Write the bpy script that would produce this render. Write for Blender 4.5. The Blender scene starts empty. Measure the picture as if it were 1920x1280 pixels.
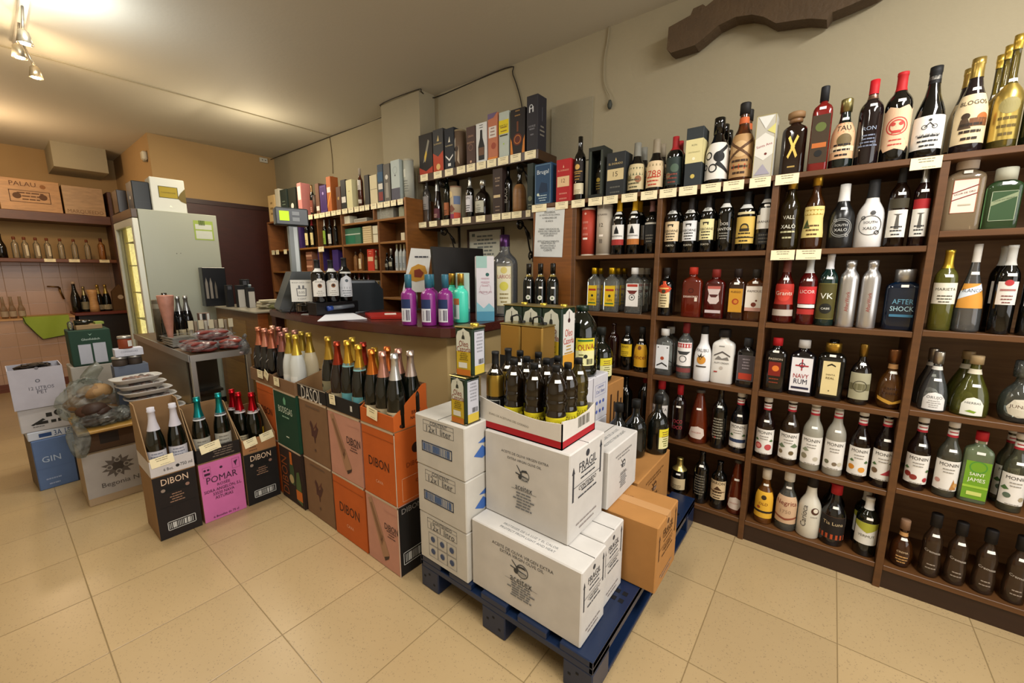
import bpy, math, random
from mathutils import Vector, Matrix
from mathutils.geometry import tessellate_polygon
from math import sin, cos, pi, radians

random.seed(7)
S = bpy.context.scene
COL = S.collection

# ---------------------------------------------------------------- camera
# room frame: +X points at the shelf wall on the right, +Y runs along it to
# the back of the shop, floor at z = 0; the photographer stands at (0, 0)
cam_data = bpy.data.cameras.new('camera')
cam_data.sensor_width = 36.0
cam_data.lens = 36.0 * 764.0 / 1920.0
cam_data.clip_start = 0.05
cam = bpy.data.objects.new('camera', cam_data)
COL.objects.link(cam)
yaw, pitch = radians(37.9), radians(9.53)
fwd = Vector((cos(yaw) * cos(pitch), sin(yaw) * cos(pitch), -sin(pitch)))
cam.location = (0, 0, 1.31)
cam.rotation_euler = fwd.to_track_quat('-Z', 'Y').to_euler()
S.camera = cam

# ---------------------------------------------------------------- world, exposure
w = bpy.data.worlds.new('world')
S.world = w
w.use_nodes = True
w.node_tree.nodes['Background'].inputs[0].default_value = (0.80, 0.86, 1.0, 1)
w.node_tree.nodes['Background'].inputs[1].default_value = 0.02
S.view_settings.view_transform = 'Standard'
S.view_settings.look = 'None'
S.view_settings.exposure = 0.0
S.view_settings.gamma = 1.0
S.view_settings.use_curve_mapping = False


def area(name, loc, rot, size, power, col, sy=None):
    l = bpy.data.lights.new(name, 'AREA')
    l.energy = power
    l.color = col
    l.size = size
    if sy:
        l.shape = 'RECTANGLE'
        l.size_y = sy
    o = bpy.data.objects.new(name, l)
    o.location = loc
    o.rotation_euler = rot
    COL.objects.link(o)
    return o


# shop-window daylight behind the photographer
area('window_daylight', (0.9, -2.7, 1.6), (radians(90), 0, 0), 3.2, 50, (0.95, 0.97, 1.0), 1.8)
# ceiling tubes of the shop (fixtures are outside the picture)
area('ceiling_tube_light', (1.05, -0.9, 2.70), (radians(14), radians(0), 0), 1.3, 68, (1.0, 0.97, 0.93), 0.3)
area('ceiling_tube_light', (0.1, 0.6, 2.70), (0, 0, 0), 1.2, 28, (1.0, 0.96, 0.88), 0.25)
area('ceiling_tube_light', (0.6, 2.9, 2.70), (0, 0, 0), 1.2, 24, (1.0, 0.93, 0.80), 0.25)
area('shelf_tube_light', (1.75, 4.5, 2.60), (0, radians(25), 0), 0.4, 18, (1.0, 0.84, 0.60), 0.5)


def point(name, loc, power, col, r=0.03):
    l = bpy.data.lights.new(name, 'POINT')
    l.energy = power
    l.color = col
    l.shadow_soft_size = r
    o = bpy.data.objects.new(name, l)
    o.location = loc
    COL.objects.link(o)
    return o


point('spot_and_wash_glow', (0.42, 4.15, 2.47), 7, (1.0, 0.72, 0.42))
point('spot_and_wash_glow', (0.24, 3.84, 2.50), 5, (1.0, 0.80, 0.55))
point('spot_and_wash_glow', (0.36, 3.30, 2.54), 17, (0.86, 0.94, 1.0), 0.05)  # added cool point light near the bar, washes the ceiling white
point('recess_lamp_glow', (0.1, 6.2, 2.3), 22, (1.0, 0.70, 0.42), 0.06)
point('far_wall_fill', (1.72, 4.35, 2.38), 9, (1.0, 0.86, 0.62), 0.06)  # added fill without a fixture, brightens the wall above the far unit

# ---------------------------------------------------------------- materials
MATS = {}


def lin(h):
    h = h.lstrip('#')
    v = [int(h[i:i + 2], 16) / 255 for i in (0, 2, 4)]
    return tuple((x / 12.92 if x < .04045 else ((x + .055) / 1.055) ** 2.4) for x in v) + (1,)


def newmat(name):
    m = bpy.data.materials.new(name)
    m.use_nodes = True
    return m, m.node_tree.nodes, m.node_tree.links, m.node_tree.nodes['Principled BSDF']


def M(key):
    """paper '#rrggbb', g: glossy plastic, m: metallic foil, t: clear or tinted
    glass full of liquid, d: dark bottle glass, w: cardboard, e: emitter"""
    if key in MATS:
        return MATS[key]
    kind, hx = key.split(':') if ':' in key else ('p', key)
    m, N, L, b = newmat({'p': 'paper', 'g': 'glossy_plastic', 'm': 'metal_foil', 't': 'bottle_glass', 'd': 'dark_glass',
                         'w': 'cardboard', 'e': 'glow', 'k': 'wood', 'f': 'film'}[kind] + hx)
    c = lin(hx)
    b.inputs['Base Color'].default_value = c
    m.diffuse_color = c
    tc = N.new('ShaderNodeTexCoord')
    if kind in 'pw':
        b.inputs['Roughness'].default_value = .62
        b.inputs['Specular IOR Level'].default_value = .35
        nz = N.new('ShaderNodeTexNoise')
        nz.inputs['Scale'].default_value = 14 if kind == 'w' else 30
        nz.inputs['Detail'].default_value = 3
        L.new(tc.outputs['Object'], nz.inputs['Vector'])
        mx = N.new('ShaderNodeMix')
        mx.data_type = 'RGBA'
        mx.inputs[6].default_value = tuple(x * (.86 if kind == 'w' else .93) for x in c[:3]) + (1,)
        mx.inputs[7].default_value = tuple(min(1, x * (1.1 if kind == 'w' else 1.04)) for x in c[:3]) + (1,)
        L.new(nz.outputs['Fac'], mx.inputs[0])
        L.new(mx.outputs[2], b.inputs['Base Color'])
        if kind == 'w':
            b.inputs['Roughness'].default_value = .8
    elif kind == 'g':
        b.inputs['Roughness'].default_value = .28
    elif kind == 'm':
        b.inputs['Metallic'].default_value = .85
        b.inputs['Roughness'].default_value = .32
        nz = N.new('ShaderNodeTexNoise')
        nz.inputs['Scale'].default_value = 60
        L.new(tc.outputs['Object'], nz.inputs['Vector'])
        bp = N.new('ShaderNodeBump')
        bp.inputs['Strength'].default_value = .12
        L.new(nz.outputs['Fac'], bp.inputs['Height'])
        L.new(bp.outputs[0], b.inputs['Normal'])
    elif kind == 't':
        # glass seen through twice: tinted transparency, a little body colour, a sharp gloss
        N.remove(b)
        out = [n for n in N if n.type == 'OUTPUT_MATERIAL'][0]
        sat = max(c[:3]) - min(c[:3])
        tr = N.new('ShaderNodeBsdfTransparent')
        tr.inputs[0].default_value = tuple(max(.02, x) ** .5 for x in c[:3]) + (1,)
        df = N.new('ShaderNodeBsdfPrincipled')
        df.inputs['Base Color'].default_value = tuple(x * .8 for x in c[:3]) + (1,)
        df.inputs['Roughness'].default_value = .3
        m1 = N.new('ShaderNodeMixShader')
        nz = N.new('ShaderNodeTexNoise')
        nz.inputs['Scale'].default_value = 9
        L.new(tc.outputs['Object'], nz.inputs['Vector'])
        mr = N.new('ShaderNodeMapRange')
        base = .05 + min(.34, sat * .8)
        mr.inputs[3].default_value = base * .85
        mr.inputs[4].default_value = base * 1.15
        L.new(nz.outputs['Fac'], mr.inputs[0])
        L.new(mr.outputs[0], m1.inputs[0])
        L.new(tr.outputs[0], m1.inputs[1])
        L.new(df.outputs[0], m1.inputs[2])
        gl = N.new('ShaderNodeBsdfGlossy')
        gl.inputs['Roughness'].default_value = .05
        fr = N.new('ShaderNodeFresnel')
        fr.inputs[0].default_value = 1.55
        m2 = N.new('ShaderNodeMixShader')
        L.new(fr.outputs[0], m2.inputs[0])
        L.new(m1.outputs[0], m2.inputs[1])
        L.new(gl.outputs[0], m2.inputs[2])
        L.new(m2.outputs[0], out.inputs[0])
    elif kind == 'd':
        b.inputs['Roughness'].default_value = .07
        b.inputs['IOR'].default_value = 1.5
        b.inputs['Coat Weight'].default_value = .3
    elif kind == 'e':
        b.inputs['Emission Color'].default_value = c
        b.inputs['Emission Strength'].default_value = 6
    elif kind == 'f':
        N.remove(b)
        out = [n for n in N if n.type == 'OUTPUT_MATERIAL'][0]
        tr = N.new('ShaderNodeBsdfTransparent')
        tr.inputs[0].default_value = c
        gl = N.new('ShaderNodeBsdfPrincipled')
        gl.inputs['Roughness'].default_value = .12
        gl.inputs['Base Color'].default_value = tuple(x * .8 for x in c[:3]) + (1,)
        gl.inputs['Specular IOR Level'].default_value = .8
        nz = N.new('ShaderNodeTexNoise')
        nz.inputs['Scale'].default_value = 16
        nz.inputs['Detail'].default_value = 4
        nz.inputs['Distortion'].default_value = 1.5
        L.new(tc.outputs['Object'], nz.inputs['Vector'])
        mr = N.new('ShaderNodeMapRange')
        mr.inputs[1].default_value = .40
        mr.inputs[2].default_value = .72
        mr.inputs[3].default_value = .07
        mr.inputs[4].default_value = .30
        L.new(nz.outputs['Fac'], mr.inputs[0])
        mx = N.new('ShaderNodeMixShader')
        L.new(mr.outputs[0], mx.inputs[0])
        L.new(tr.outputs[0], mx.inputs[1])
        L.new(gl.outputs[0], mx.inputs[2])
        L.new(mx.outputs[0], out.inputs[0])
    elif kind == 'k':
        wood_nodes(N, L, b, tc, c, .45)
    MATS[key] = m
    return m


def wood_nodes(N, L, b, tc, c, rough):
    mp = N.new('ShaderNodeMapping')
    mp.inputs['Scale'].default_value = (3, 1, 14)
    L.new(tc.outputs['Object'], mp.inputs[0])
    nz = N.new('ShaderNodeTexNoise')
    nz.inputs['Scale'].default_value = 3.5
    nz.inputs['Detail'].default_value = 6
    nz.inputs['Distortion'].default_value = .6
    L.new(mp.outputs[0], nz.inputs['Vector'])
    mx = N.new('ShaderNodeMix')
    mx.data_type = 'RGBA'
    mx.inputs[6].default_value = tuple(x * .55 for x in c[:3]) + (1,)
    mx.inputs[7].default_value = tuple(min(1, x * 1.35) for x in c[:3]) + (1,)
    L.new(nz.outputs['Fac'], mx.inputs[0])
    L.new(mx.outputs[2], b.inputs['Base Color'])
    b.inputs['Roughness'].default_value = rough
    bp = N.new('ShaderNodeBump')
    bp.inputs['Strength'].default_value = .06
    L.new(nz.outputs['Fac'], bp.inputs['Height'])
    L.new(bp.outputs[0], b.inputs['Normal'])


def plaster(name, hx, amt=.10, scale=2.2, rough=.9, bump=.25):
    m, N, L, b = newmat(name)
    c = lin(hx)
    tc = N.new('ShaderNodeTexCoord')
    n1 = N.new('ShaderNodeTexNoise')
    n1.inputs['Scale'].default_value = scale
    n1.inputs['Detail'].default_value = 5
    L.new(tc.outputs['Object'], n1.inputs['Vector'])
    mx = N.new('ShaderNodeMix')
    mx.data_type = 'RGBA'
    mx.inputs[6].default_value = tuple(x * (1 - amt) for x in c[:3]) + (1,)
    mx.inputs[7].default_value = tuple(min(1, x * (1 + amt)) for x in c[:3]) + (1,)
    L.new(n1.outputs['Fac'], mx.inputs[0])
    L.new(mx.outputs[2], b.inputs['Base Color'])
    b.inputs['Roughness'].default_value = rough
    n2 = N.new('ShaderNodeTexNoise')
    n2.inputs['Scale'].default_value = 55
    n2.inputs['Detail'].default_value = 4
    L.new(tc.outputs['Object'], n2.inputs['Vector'])
    bp = N.new('ShaderNodeBump')
    bp.inputs['Strength'].default_value = bump
    bp.inputs['Distance'].default_value = .004
    L.new(n2.outputs['Fac'], bp.inputs['Height'])
    L.new(bp.outputs[0], b.inputs['Normal'])
    return m


def tiles(name, c1, grout, px, py, ox, oy, gw, axes='XY', speck=False, rough=.35):
    """square tiles with grout, laid on two object axes"""
    m, N, L, b = newmat(name)
    tc = N.new('ShaderNodeTexCoord')
    sp = N.new('ShaderNodeSeparateXYZ')
    L.new(tc.outputs['Object'], sp.inputs[0])

    def mth(op, a, bb=None, c=None):
        n = N.new('ShaderNodeMath')
        n.operation = op
        for i, v in enumerate((a, bb, c)):
            if v is None:
                continue
            if isinstance(v, (int, float)):
                n.inputs[i].default_value = v
            else:
                L.new(v, n.inputs[i])
        return n.outputs[0]
    dist = []
    cell = []
    for ax, p, o in ((axes[0], px, ox), (axes[1], py, oy)):
        v = mth('DIVIDE', mth('SUBTRACT', sp.outputs[ax], o), p)
        f = mth('FRACT', v)
        dist.append(mth('MULTIPLY', mth('MINIMUM', f, mth('SUBTRACT', 1.0, f)), p))
        cell.append(mth('FLOOR', v))
    d = mth('MINIMUM', dist[0], dist[1])
    g = mth('SMOOTH_MIN', mth('DIVIDE', d, gw), 1.0, .3)
    cmb = N.new('ShaderNodeCombineXYZ')
    L.new(cell[0], cmb.inputs[0])
    L.new(cell[1], cmb.inputs[1])
    wn = N.new('ShaderNodeTexWhiteNoise')
    L.new(cmb.outputs[0], wn.inputs['Vector'])
    base = N.new('ShaderNodeMix')
    base.data_type = 'RGBA'
    cc = lin(c1)
    base.inputs[6].default_value = tuple(x * .94 for x in cc[:3]) + (1,)
    base.inputs[7].default_value = tuple(min(1, x * 1.05) for x in cc[:3]) + (1,)
    L.new(wn.outputs[0], base.inputs[0])
    cur = base.outputs[2]
    n1 = N.new('ShaderNodeTexNoise')
    n1.inputs['Scale'].default_value = 1.6
    n1.inputs['Detail'].default_value = 6
    L.new(tc.outputs['Object'], n1.inputs['Vector'])
    mm = N.new('ShaderNodeMix')
    mm.data_type = 'RGBA'
    mm.blend_type = 'MULTIPLY'
    mm.inputs[0].default_value = .35
    L.new(cur, mm.inputs[6])
    cr = N.new('ShaderNodeValToRGB')
    cr.color_ramp.elements[0].position = .3
    cr.color_ramp.elements[0].color = (.72, .68, .6, 1)
    cr.color_ramp.elements[1].position = .7
    cr.color_ramp.elements[1].color = (1, 1, 1, 1)
    L.new(n1.outputs['Fac'], cr.inputs[0])
    L.new(cr.outputs[0], mm.inputs[7])
    cur = mm.outputs[2]
    if speck:
        for sc, th, col in ((95, .16, (.10, .07, .045, 1)), (52, .16, (.27, .19, .10, 1)), (130, .24, (.25, .18, .10, 1))):
            vo = N.new('ShaderNodeTexVoronoi')
            vo.inputs['Scale'].default_value = sc
            L.new(tc.outputs['Object'], vo.inputs['Vector'])
            wn2 = N.new('ShaderNodeTexWhiteNoise')
            L.new(vo.outputs['Color'], wn2.inputs['Vector'])
            k = mth('MULTIPLY', mth('LESS_THAN', vo.outputs['Distance'], th), mth('GREATER_THAN', wn2.outputs[0], .62))
            sm = N.new('ShaderNodeMix')
            sm.data_type = 'RGBA'
            L.new(mth('MULTIPLY', k, .65), sm.inputs[0])
            L.new(cur, sm.inputs[6])
            sm.inputs[7].default_value = col
            cur = sm.outputs[2]
    fin = N.new('ShaderNodeMix')
    fin.data_type = 'RGBA'
    L.new(g, fin.inputs[0])
    fin.inputs[6].default_value = lin(grout)
    L.new(cur, fin.inputs[7])
    L.new(fin.outputs[2], b.inputs['Base Color'])
    b.inputs['Roughness'].default_value = rough
    bp = N.new('ShaderNodeBump')
    bp.inputs['Strength'].default_value = .3
    bp.inputs['Distance'].default_value = .002
    L.new(g, bp.inputs['Height'])
    L.new(bp.outputs[0], b.inputs['Normal'])
    return m


# ---------------------------------------------------------------- mesh builder
FIRST = {}


class MB:
    def __init__(s):
        s.v, s.f, s.m, s.sm, s.mats = [], [], [], [], []

    def mi(s, mat):
        if isinstance(mat, str):
            mat = M(mat)
        if mat not in s.mats:
            s.mats.append(mat)
        return s.mats.index(mat)

    def add(s, vs, fs, mat, smooth=False):
        o = len(s.v)
        i = s.mi(mat)
        s.v += [tuple(p) for p in vs]
        for f in fs:
            s.f.append([a + o for a in f])
            s.m.append(i)
            s.sm.append(smooth)

    def box(s, x0, y0, z0, x1, y1, z1, mat, b=0.0):
        if b <= 0:
            v = [(x, y, z) for z in (z0, z1) for y in (y0, y1) for x in (x0, x1)]
            s.add(v, [(0, 2, 3, 1), (4, 5, 7, 6), (0, 1, 5, 4), (2, 6, 7, 3), (0, 4, 6, 2), (1, 3, 7, 5)], mat)
            return
        C = [(x0, x1), (y0, y1), (z0, z1)]
        vs, idx = [], {}
        for sx in (0, 1):
            for sy in (0, 1):
                for sz in (0, 1):
                    sg = (sx, sy, sz)
                    for ax in range(3):
                        p = [C[k][sg[k]] + (0 if k == ax else (b if sg[k] == 0 else -b)) for k in range(3)]
                        idx[(sg, ax)] = len(vs)
                        vs.append(p)
        fs = []
        for ax in range(3):
            a, c = [k for k in range(3) if k != ax]
            for e in (0, 1):
                q = []
                for (ea, ec) in ((0, 0), (1, 0), (1, 1), (0, 1)):
                    sg = [0, 0, 0]
                    sg[ax], sg[a], sg[c] = e, ea, ec
                    q.append(idx[(tuple(sg), ax)])
                if (e == 0) != (ax == 1):
                    q.reverse()
                fs.append(q)
        for ax in range(3):
            a, c = [k for k in range(3) if k != ax]
            for (ea, ec) in ((0, 0), (1, 0), (1, 1), (0, 1)):
                q = []
                for (end, n) in ((0, a), (0, c), (1, c), (1, a)):
                    sg = [0, 0, 0]
                    sg[ax], sg[a], sg[c] = end, ea, ec
                    q.append(idx[(tuple(sg), n)])
                fs.append(q)
        for sx in (0, 1):
            for sy in (0, 1):
                for sz in (0, 1):
                    fs.append([idx[((sx, sy, sz), k)] for k in range(3)])
        cen = Vector(((x0 + x1) / 2, (y0 + y1) / 2, (z0 + z1) / 2))
        out = []
        for q in fs:
            p = [Vector(vs[i]) for i in q]
            n = (p[1] - p[0]).cross(p[2] - p[0])
            fc = sum(p, Vector()) / len(p)
            out.append(q if n.dot(fc - cen) > 0 else q[::-1])
        s.add(vs, out, mat)

    def lathe(s, prof, mat, seg=24, n=2.0, asp=1.0, c=(0, 0, 0), caps=True, smooth=True):
        R = max(p[0] for p in prof)
        vs, fs = [], []
        for (r, z) in prof:
            for k in range(seg):
                t = 2 * pi * k / seg
                x, y = outline(t, r, R, n, asp)
                vs.append((c[0] + x, c[1] + y, c[2] + z))
        for i in range(len(prof) - 1):
            for k in range(seg):
                a, b2 = i * seg + k, i * seg + (k + 1) % seg
                fs.append((a, b2, b2 + seg, a + seg))
        s.add(vs, fs, mat, smooth)
        if caps:
            o = len(s.v) - len(vs)
            i = s.mi(mat)
            if prof[0][0] > 1e-5:
                s.f.append([o + k for k in range(seg)][::-1]); s.m.append(i); s.sm.append(False)
            if prof[-1][0] > 1e-5:
                s.f.append([o + (len(prof) - 1) * seg + k for k in range(seg)]); s.m.append(i); s.sm.append(False)

    def tube(s, pts, r, mat, seg=8, closed=False):
        P = [Vector(p) for p in pts]
        rs = r if isinstance(r, (list, tuple)) else [r] * len(P)
        up = Vector((0, 0, 1))
        vs, fs = [], []
        prev = None
        for i, p in enumerate(P):
            d = (P[min(i + 1, len(P) - 1)] - P[max(i - 1, 0)]).normalized()
            a = (prev or up)
            a = a - d * a.dot(d)
            if a.length < 1e-3:
                a = Vector((1, 0, 0)) - d * d.x
            a.normalize()
            prev = a
            b = d.cross(a)
            for k in range(seg):
                t = 2 * pi * k / seg
                vs.append(p + a * cos(t) * rs[i] + b * sin(t) * rs[i])
        for i in range(len(P) - 1):
            for k in range(seg):
                q, w2 = i * seg + k, i * seg + (k + 1) % seg
                fs.append((q, w2, w2 + seg, q + seg))
        fs.append(list(range(seg))[::-1])
        fs.append([(len(P) - 1) * seg + k for k in range(seg)])
        s.add(vs, fs, mat, True)

    def prism(s, pts, mat, f, t, smooth=False):
        """extrude the 2D outline pts by t; f(u, v, w) gives the 3D point"""
        n = len(pts)
        vs = [f(u, v, 0) for u, v in pts] + [f(u, v, t) for u, v in pts]
        tri = tessellate_polygon([[Vector((u, v, 0)) for u, v in pts]])
        fs = [tuple(q) for q in tri] + [tuple(a + n for a in q[::-1]) for q in tri]
        fs += [(i, (i + 1) % n, n + (i + 1) % n, n + i) for i in range(n)]
        s.add(vs, fs, mat, smooth)

    def build(s, name, parent=None, loc=(0, 0, 0), rz=0, fix=False):
        me = bpy.data.meshes.new(name)
        me.from_pydata(s.v, [], s.f)
        for m in s.mats:
            me.materials.append(m)
        me.polygons.foreach_set('material_index', s.m)
        me.polygons.foreach_set('use_smooth', s.sm)
        me.update()
        o = bpy.data.objects.new(name, me)
        o.location = loc
        o.rotation_euler = (0, 0, rz)
        COL.objects.link(o)
        if parent:
            o.parent = parent
            FIRST.setdefault(parent.name, o)
        return o


def outline(t, r, R, n, asp):
    k = min(1, max(0, (r / R - .42) / .35)) if R > 0 else 0
    nn = 2 + (n - 2) * k
    aa = 1 + (asp - 1) * k
    a, b = sin(t), -cos(t)
    rr = (abs(a) ** nn + abs(b) ** nn) ** (-1 / nn) if nn > 2.01 else 1
    return r * rr * a, r * rr * b * aa


def tag(o, label, cat, group=None, kind=None):
    if label:
        o['label'] = label
    if cat:
        o['category'] = cat
    if group:
        o['group'] = group
    if kind:
        o['kind'] = kind
    return o


def thing(name, label, cat, loc, rz=0, group=None):
    o = bpy.data.objects.new(name, None)
    o.empty_display_size = .05
    COL.objects.link(o)
    o.location = loc
    o.rotation_euler = (0, 0, rz)
    return tag(o, label, cat, group)


def struct(name, mb):
    o = mb.build(name)
    o['kind'] = 'structure'
    return o


# ---------------------------------------------------------------- lettering and print
TXT = {}


def text_geo(body):
    """vertices and faces of a word, scaled to width 1, centred, with its height"""
    if body in TXT:
        return TXT[body]
    cu = bpy.data.curves.new('lettering', 'FONT')
    cu.body = body
    cu.size = 1
    cu.resolution_u = 2
    cu.align_x = 'CENTER'
    ob = bpy.data.objects.new('lettering', cu)
    COL.objects.link(ob)
    bpy.context.view_layer.update()
    dg = bpy.context.evaluated_depsgraph_get()
    me = ob.evaluated_get(dg).to_mesh()
    vs = [(v.co.x, v.co.y) for v in me.vertices]
    fs = [tuple(p.vertices) for p in me.polygons]
    ob.evaluated_get(dg).to_mesh_clear()
    COL.objects.unlink(ob)
    bpy.data.objects.remove(ob)
    bpy.data.curves.remove(cu)
    if not vs:
        TXT[body] = ([], [], 1)
        return TXT[body]
    x0, x1 = min(v[0] for v in vs), max(v[0] for v in vs)
    y0, y1 = min(v[1] for v in vs), max(v[1] for v in vs)
    w_ = x1 - x0
    vs = [((x - (x0 + x1) / 2) / w_, (y - (y0 + y1) / 2) / w_) for x, y in vs]
    TXT[body] = (vs, fs, (y1 - y0) / w_)
    return TXT[body]


def emit(mb, pts, fs, mapf, off, col, curved):
    """flat print mapped onto the face; on curved faces wide triangles are split first"""
    if not curved:
        mb.add([mapf(x, y, off) for x, y in pts], fs, col)
        return
    out = []
    st = []
    for f in fs:
        st += [(pts[f[0]], pts[f[i]], pts[f[i + 1]], 0) for i in range(1, len(f) - 1)]
    while st:
        a, b, c, d = st.pop()
        xs = (a[0], b[0], c[0])
        if d < 7 and max(xs) - min(xs) > .007:
            e = sorted(((abs(a[0] - b[0]), 0), (abs(b[0] - c[0]), 1), (abs(c[0] - a[0]), 2)))[-1][1]
            if e == 1:
                a, b, c = b, c, a
            elif e == 2:
                a, b, c = c, a, b
            m = ((a[0] + b[0]) / 2, (a[1] + b[1]) / 2)
            st += [(a, m, c, d + 1), (m, b, c, d + 1)]
        else:
            out.append((a, b, c))
    vs = [mapf(x, y, off) for t in out for x, y in t]
    mb.add(vs, [(3 * i, 3 * i + 1, 3 * i + 2) for i in range(len(out))], col)


def draw(mb, items, W, H, mapf, curved=False, off0=.0004):
    """print items on a face W wide and H high; u in [-.5, .5], v in [0, 1]"""
    off = off0
    nu = 6 if curved else 1
    for it in items:
        off += .00018
        k, col = it[0], it[-1]
        if k == 't':
            _, body, u, v, w_, col, *rest = it
            rot = radians(rest[0]) if rest else 0
            hs = rest[1] if len(rest) > 1 else 1
            vs, fs, _h = text_geo(body)
            cr, sr = cos(rot), sin(rot)
            sc = w_ * W
            emit(mb, [(u * W + (x * cr - y * hs * sr) * sc, v * H + (x * sr + y * hs * cr) * sc) for x, y in vs], fs, mapf, off, col, curved)
        elif k == 'b':
            _, u0, v0, u1, v1 = it[:-1]
            _bar(mb, u0 * W, v0 * H, u1 * W, v1 * H, mapf, off, nu, col)
        elif k == 'f':
            _, u0, v0, u1, v1, th = it[:-1]
            a, b, c, d = u0 * W, v0 * H, u1 * W, v1 * H
            for q in ((a, b, c, b + th), (a, d - th, c, d), (a, b, a + th, d), (c - th, b, c, d)):
                _bar(mb, *q, mapf, off, nu, col)
        elif k == 'c' or k == 'o':
            u, v, r = it[1:4]
            r *= W
            n = 20
            if k == 'o':
                r2 = r * (1 - it[4])
            else:
                r2 = 0
            if r2:
                pts = [(u * W + q * cos(2 * pi * i / n), v * H + q * sin(2 * pi * i / n)) for q in (r, r2) for i in range(n)]
                emit(mb, pts, [(i, (i + 1) % n, n + (i + 1) % n, n + i) for i in range(n)], mapf, off, col, curved)
            else:
                pts = [(u * W + q * cos(2 * pi * i / n), v * H + q * sin(2 * pi * i / n)) for q in (r, r * .5) for i in range(n)]
                pts.append((u * W, v * H))
                emit(mb, pts, [(i, (i + 1) % n, n + (i + 1) % n, n + i) for i in range(n)] +
                       [(n + i, n + (i + 1) % n, 2 * n) for i in range(n)], mapf, off, col, curved)
        elif k == 'p':
            P = [(a * W, b * H) for a, b in it[1]]
            tri = tessellate_polygon([[Vector((a, b, 0)) for a, b in P]])
            emit(mb, P, [tuple(q[::-1]) for q in tri], mapf, off, col, curved)
        elif k == 'n':
            _, u0, v0, u1, v1, n = it[:-1]
            rnd = random.Random(n)
            x = u0
            st = (u1 - u0) / n
            for i in range(n):
                ww = st * rnd.choice((.35, .55, .8))
                _bar(mb, x * W, v0 * H, (x + ww) * W, v1 * H, mapf, off, 1, col)
                x += st
        elif k == 'l':
            _, u, v0, v1, n, w_ = it[:-1]
            rnd = random.Random(int(n * 31 + v0 * 97))
            for i in range(n):
                v = v0 + (v1 - v0) * (i / max(1, n - 1))
                hh = (v1 - v0) / max(1, n) * .28 if n > 1 else .012
                ww = w_ * rnd.uniform(.55, 1) / 2
                x = u - ww
                while x < u + ww - 1e-6:
                    e = min(u + ww, x + w_ * rnd.uniform(.10, .26))
                    _bar(mb, x * W, (v - hh) * H, e * W, (v + hh) * H, mapf, off, 1 if not curved else 2, col)
                    x = e + w_ * .03


def _bar(mb, a, b, c, d, mapf, off, nu, col):
    pts = []
    for i in range(nu + 1):
        u = a + (c - a) * i / nu
        pts += [mapf(u, b, off), mapf(u, d, off)]
    mb.add(pts, [(2 * i, 2 * i + 2, 2 * i + 3, 2 * i + 1) for i in range(nu)], col)


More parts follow.
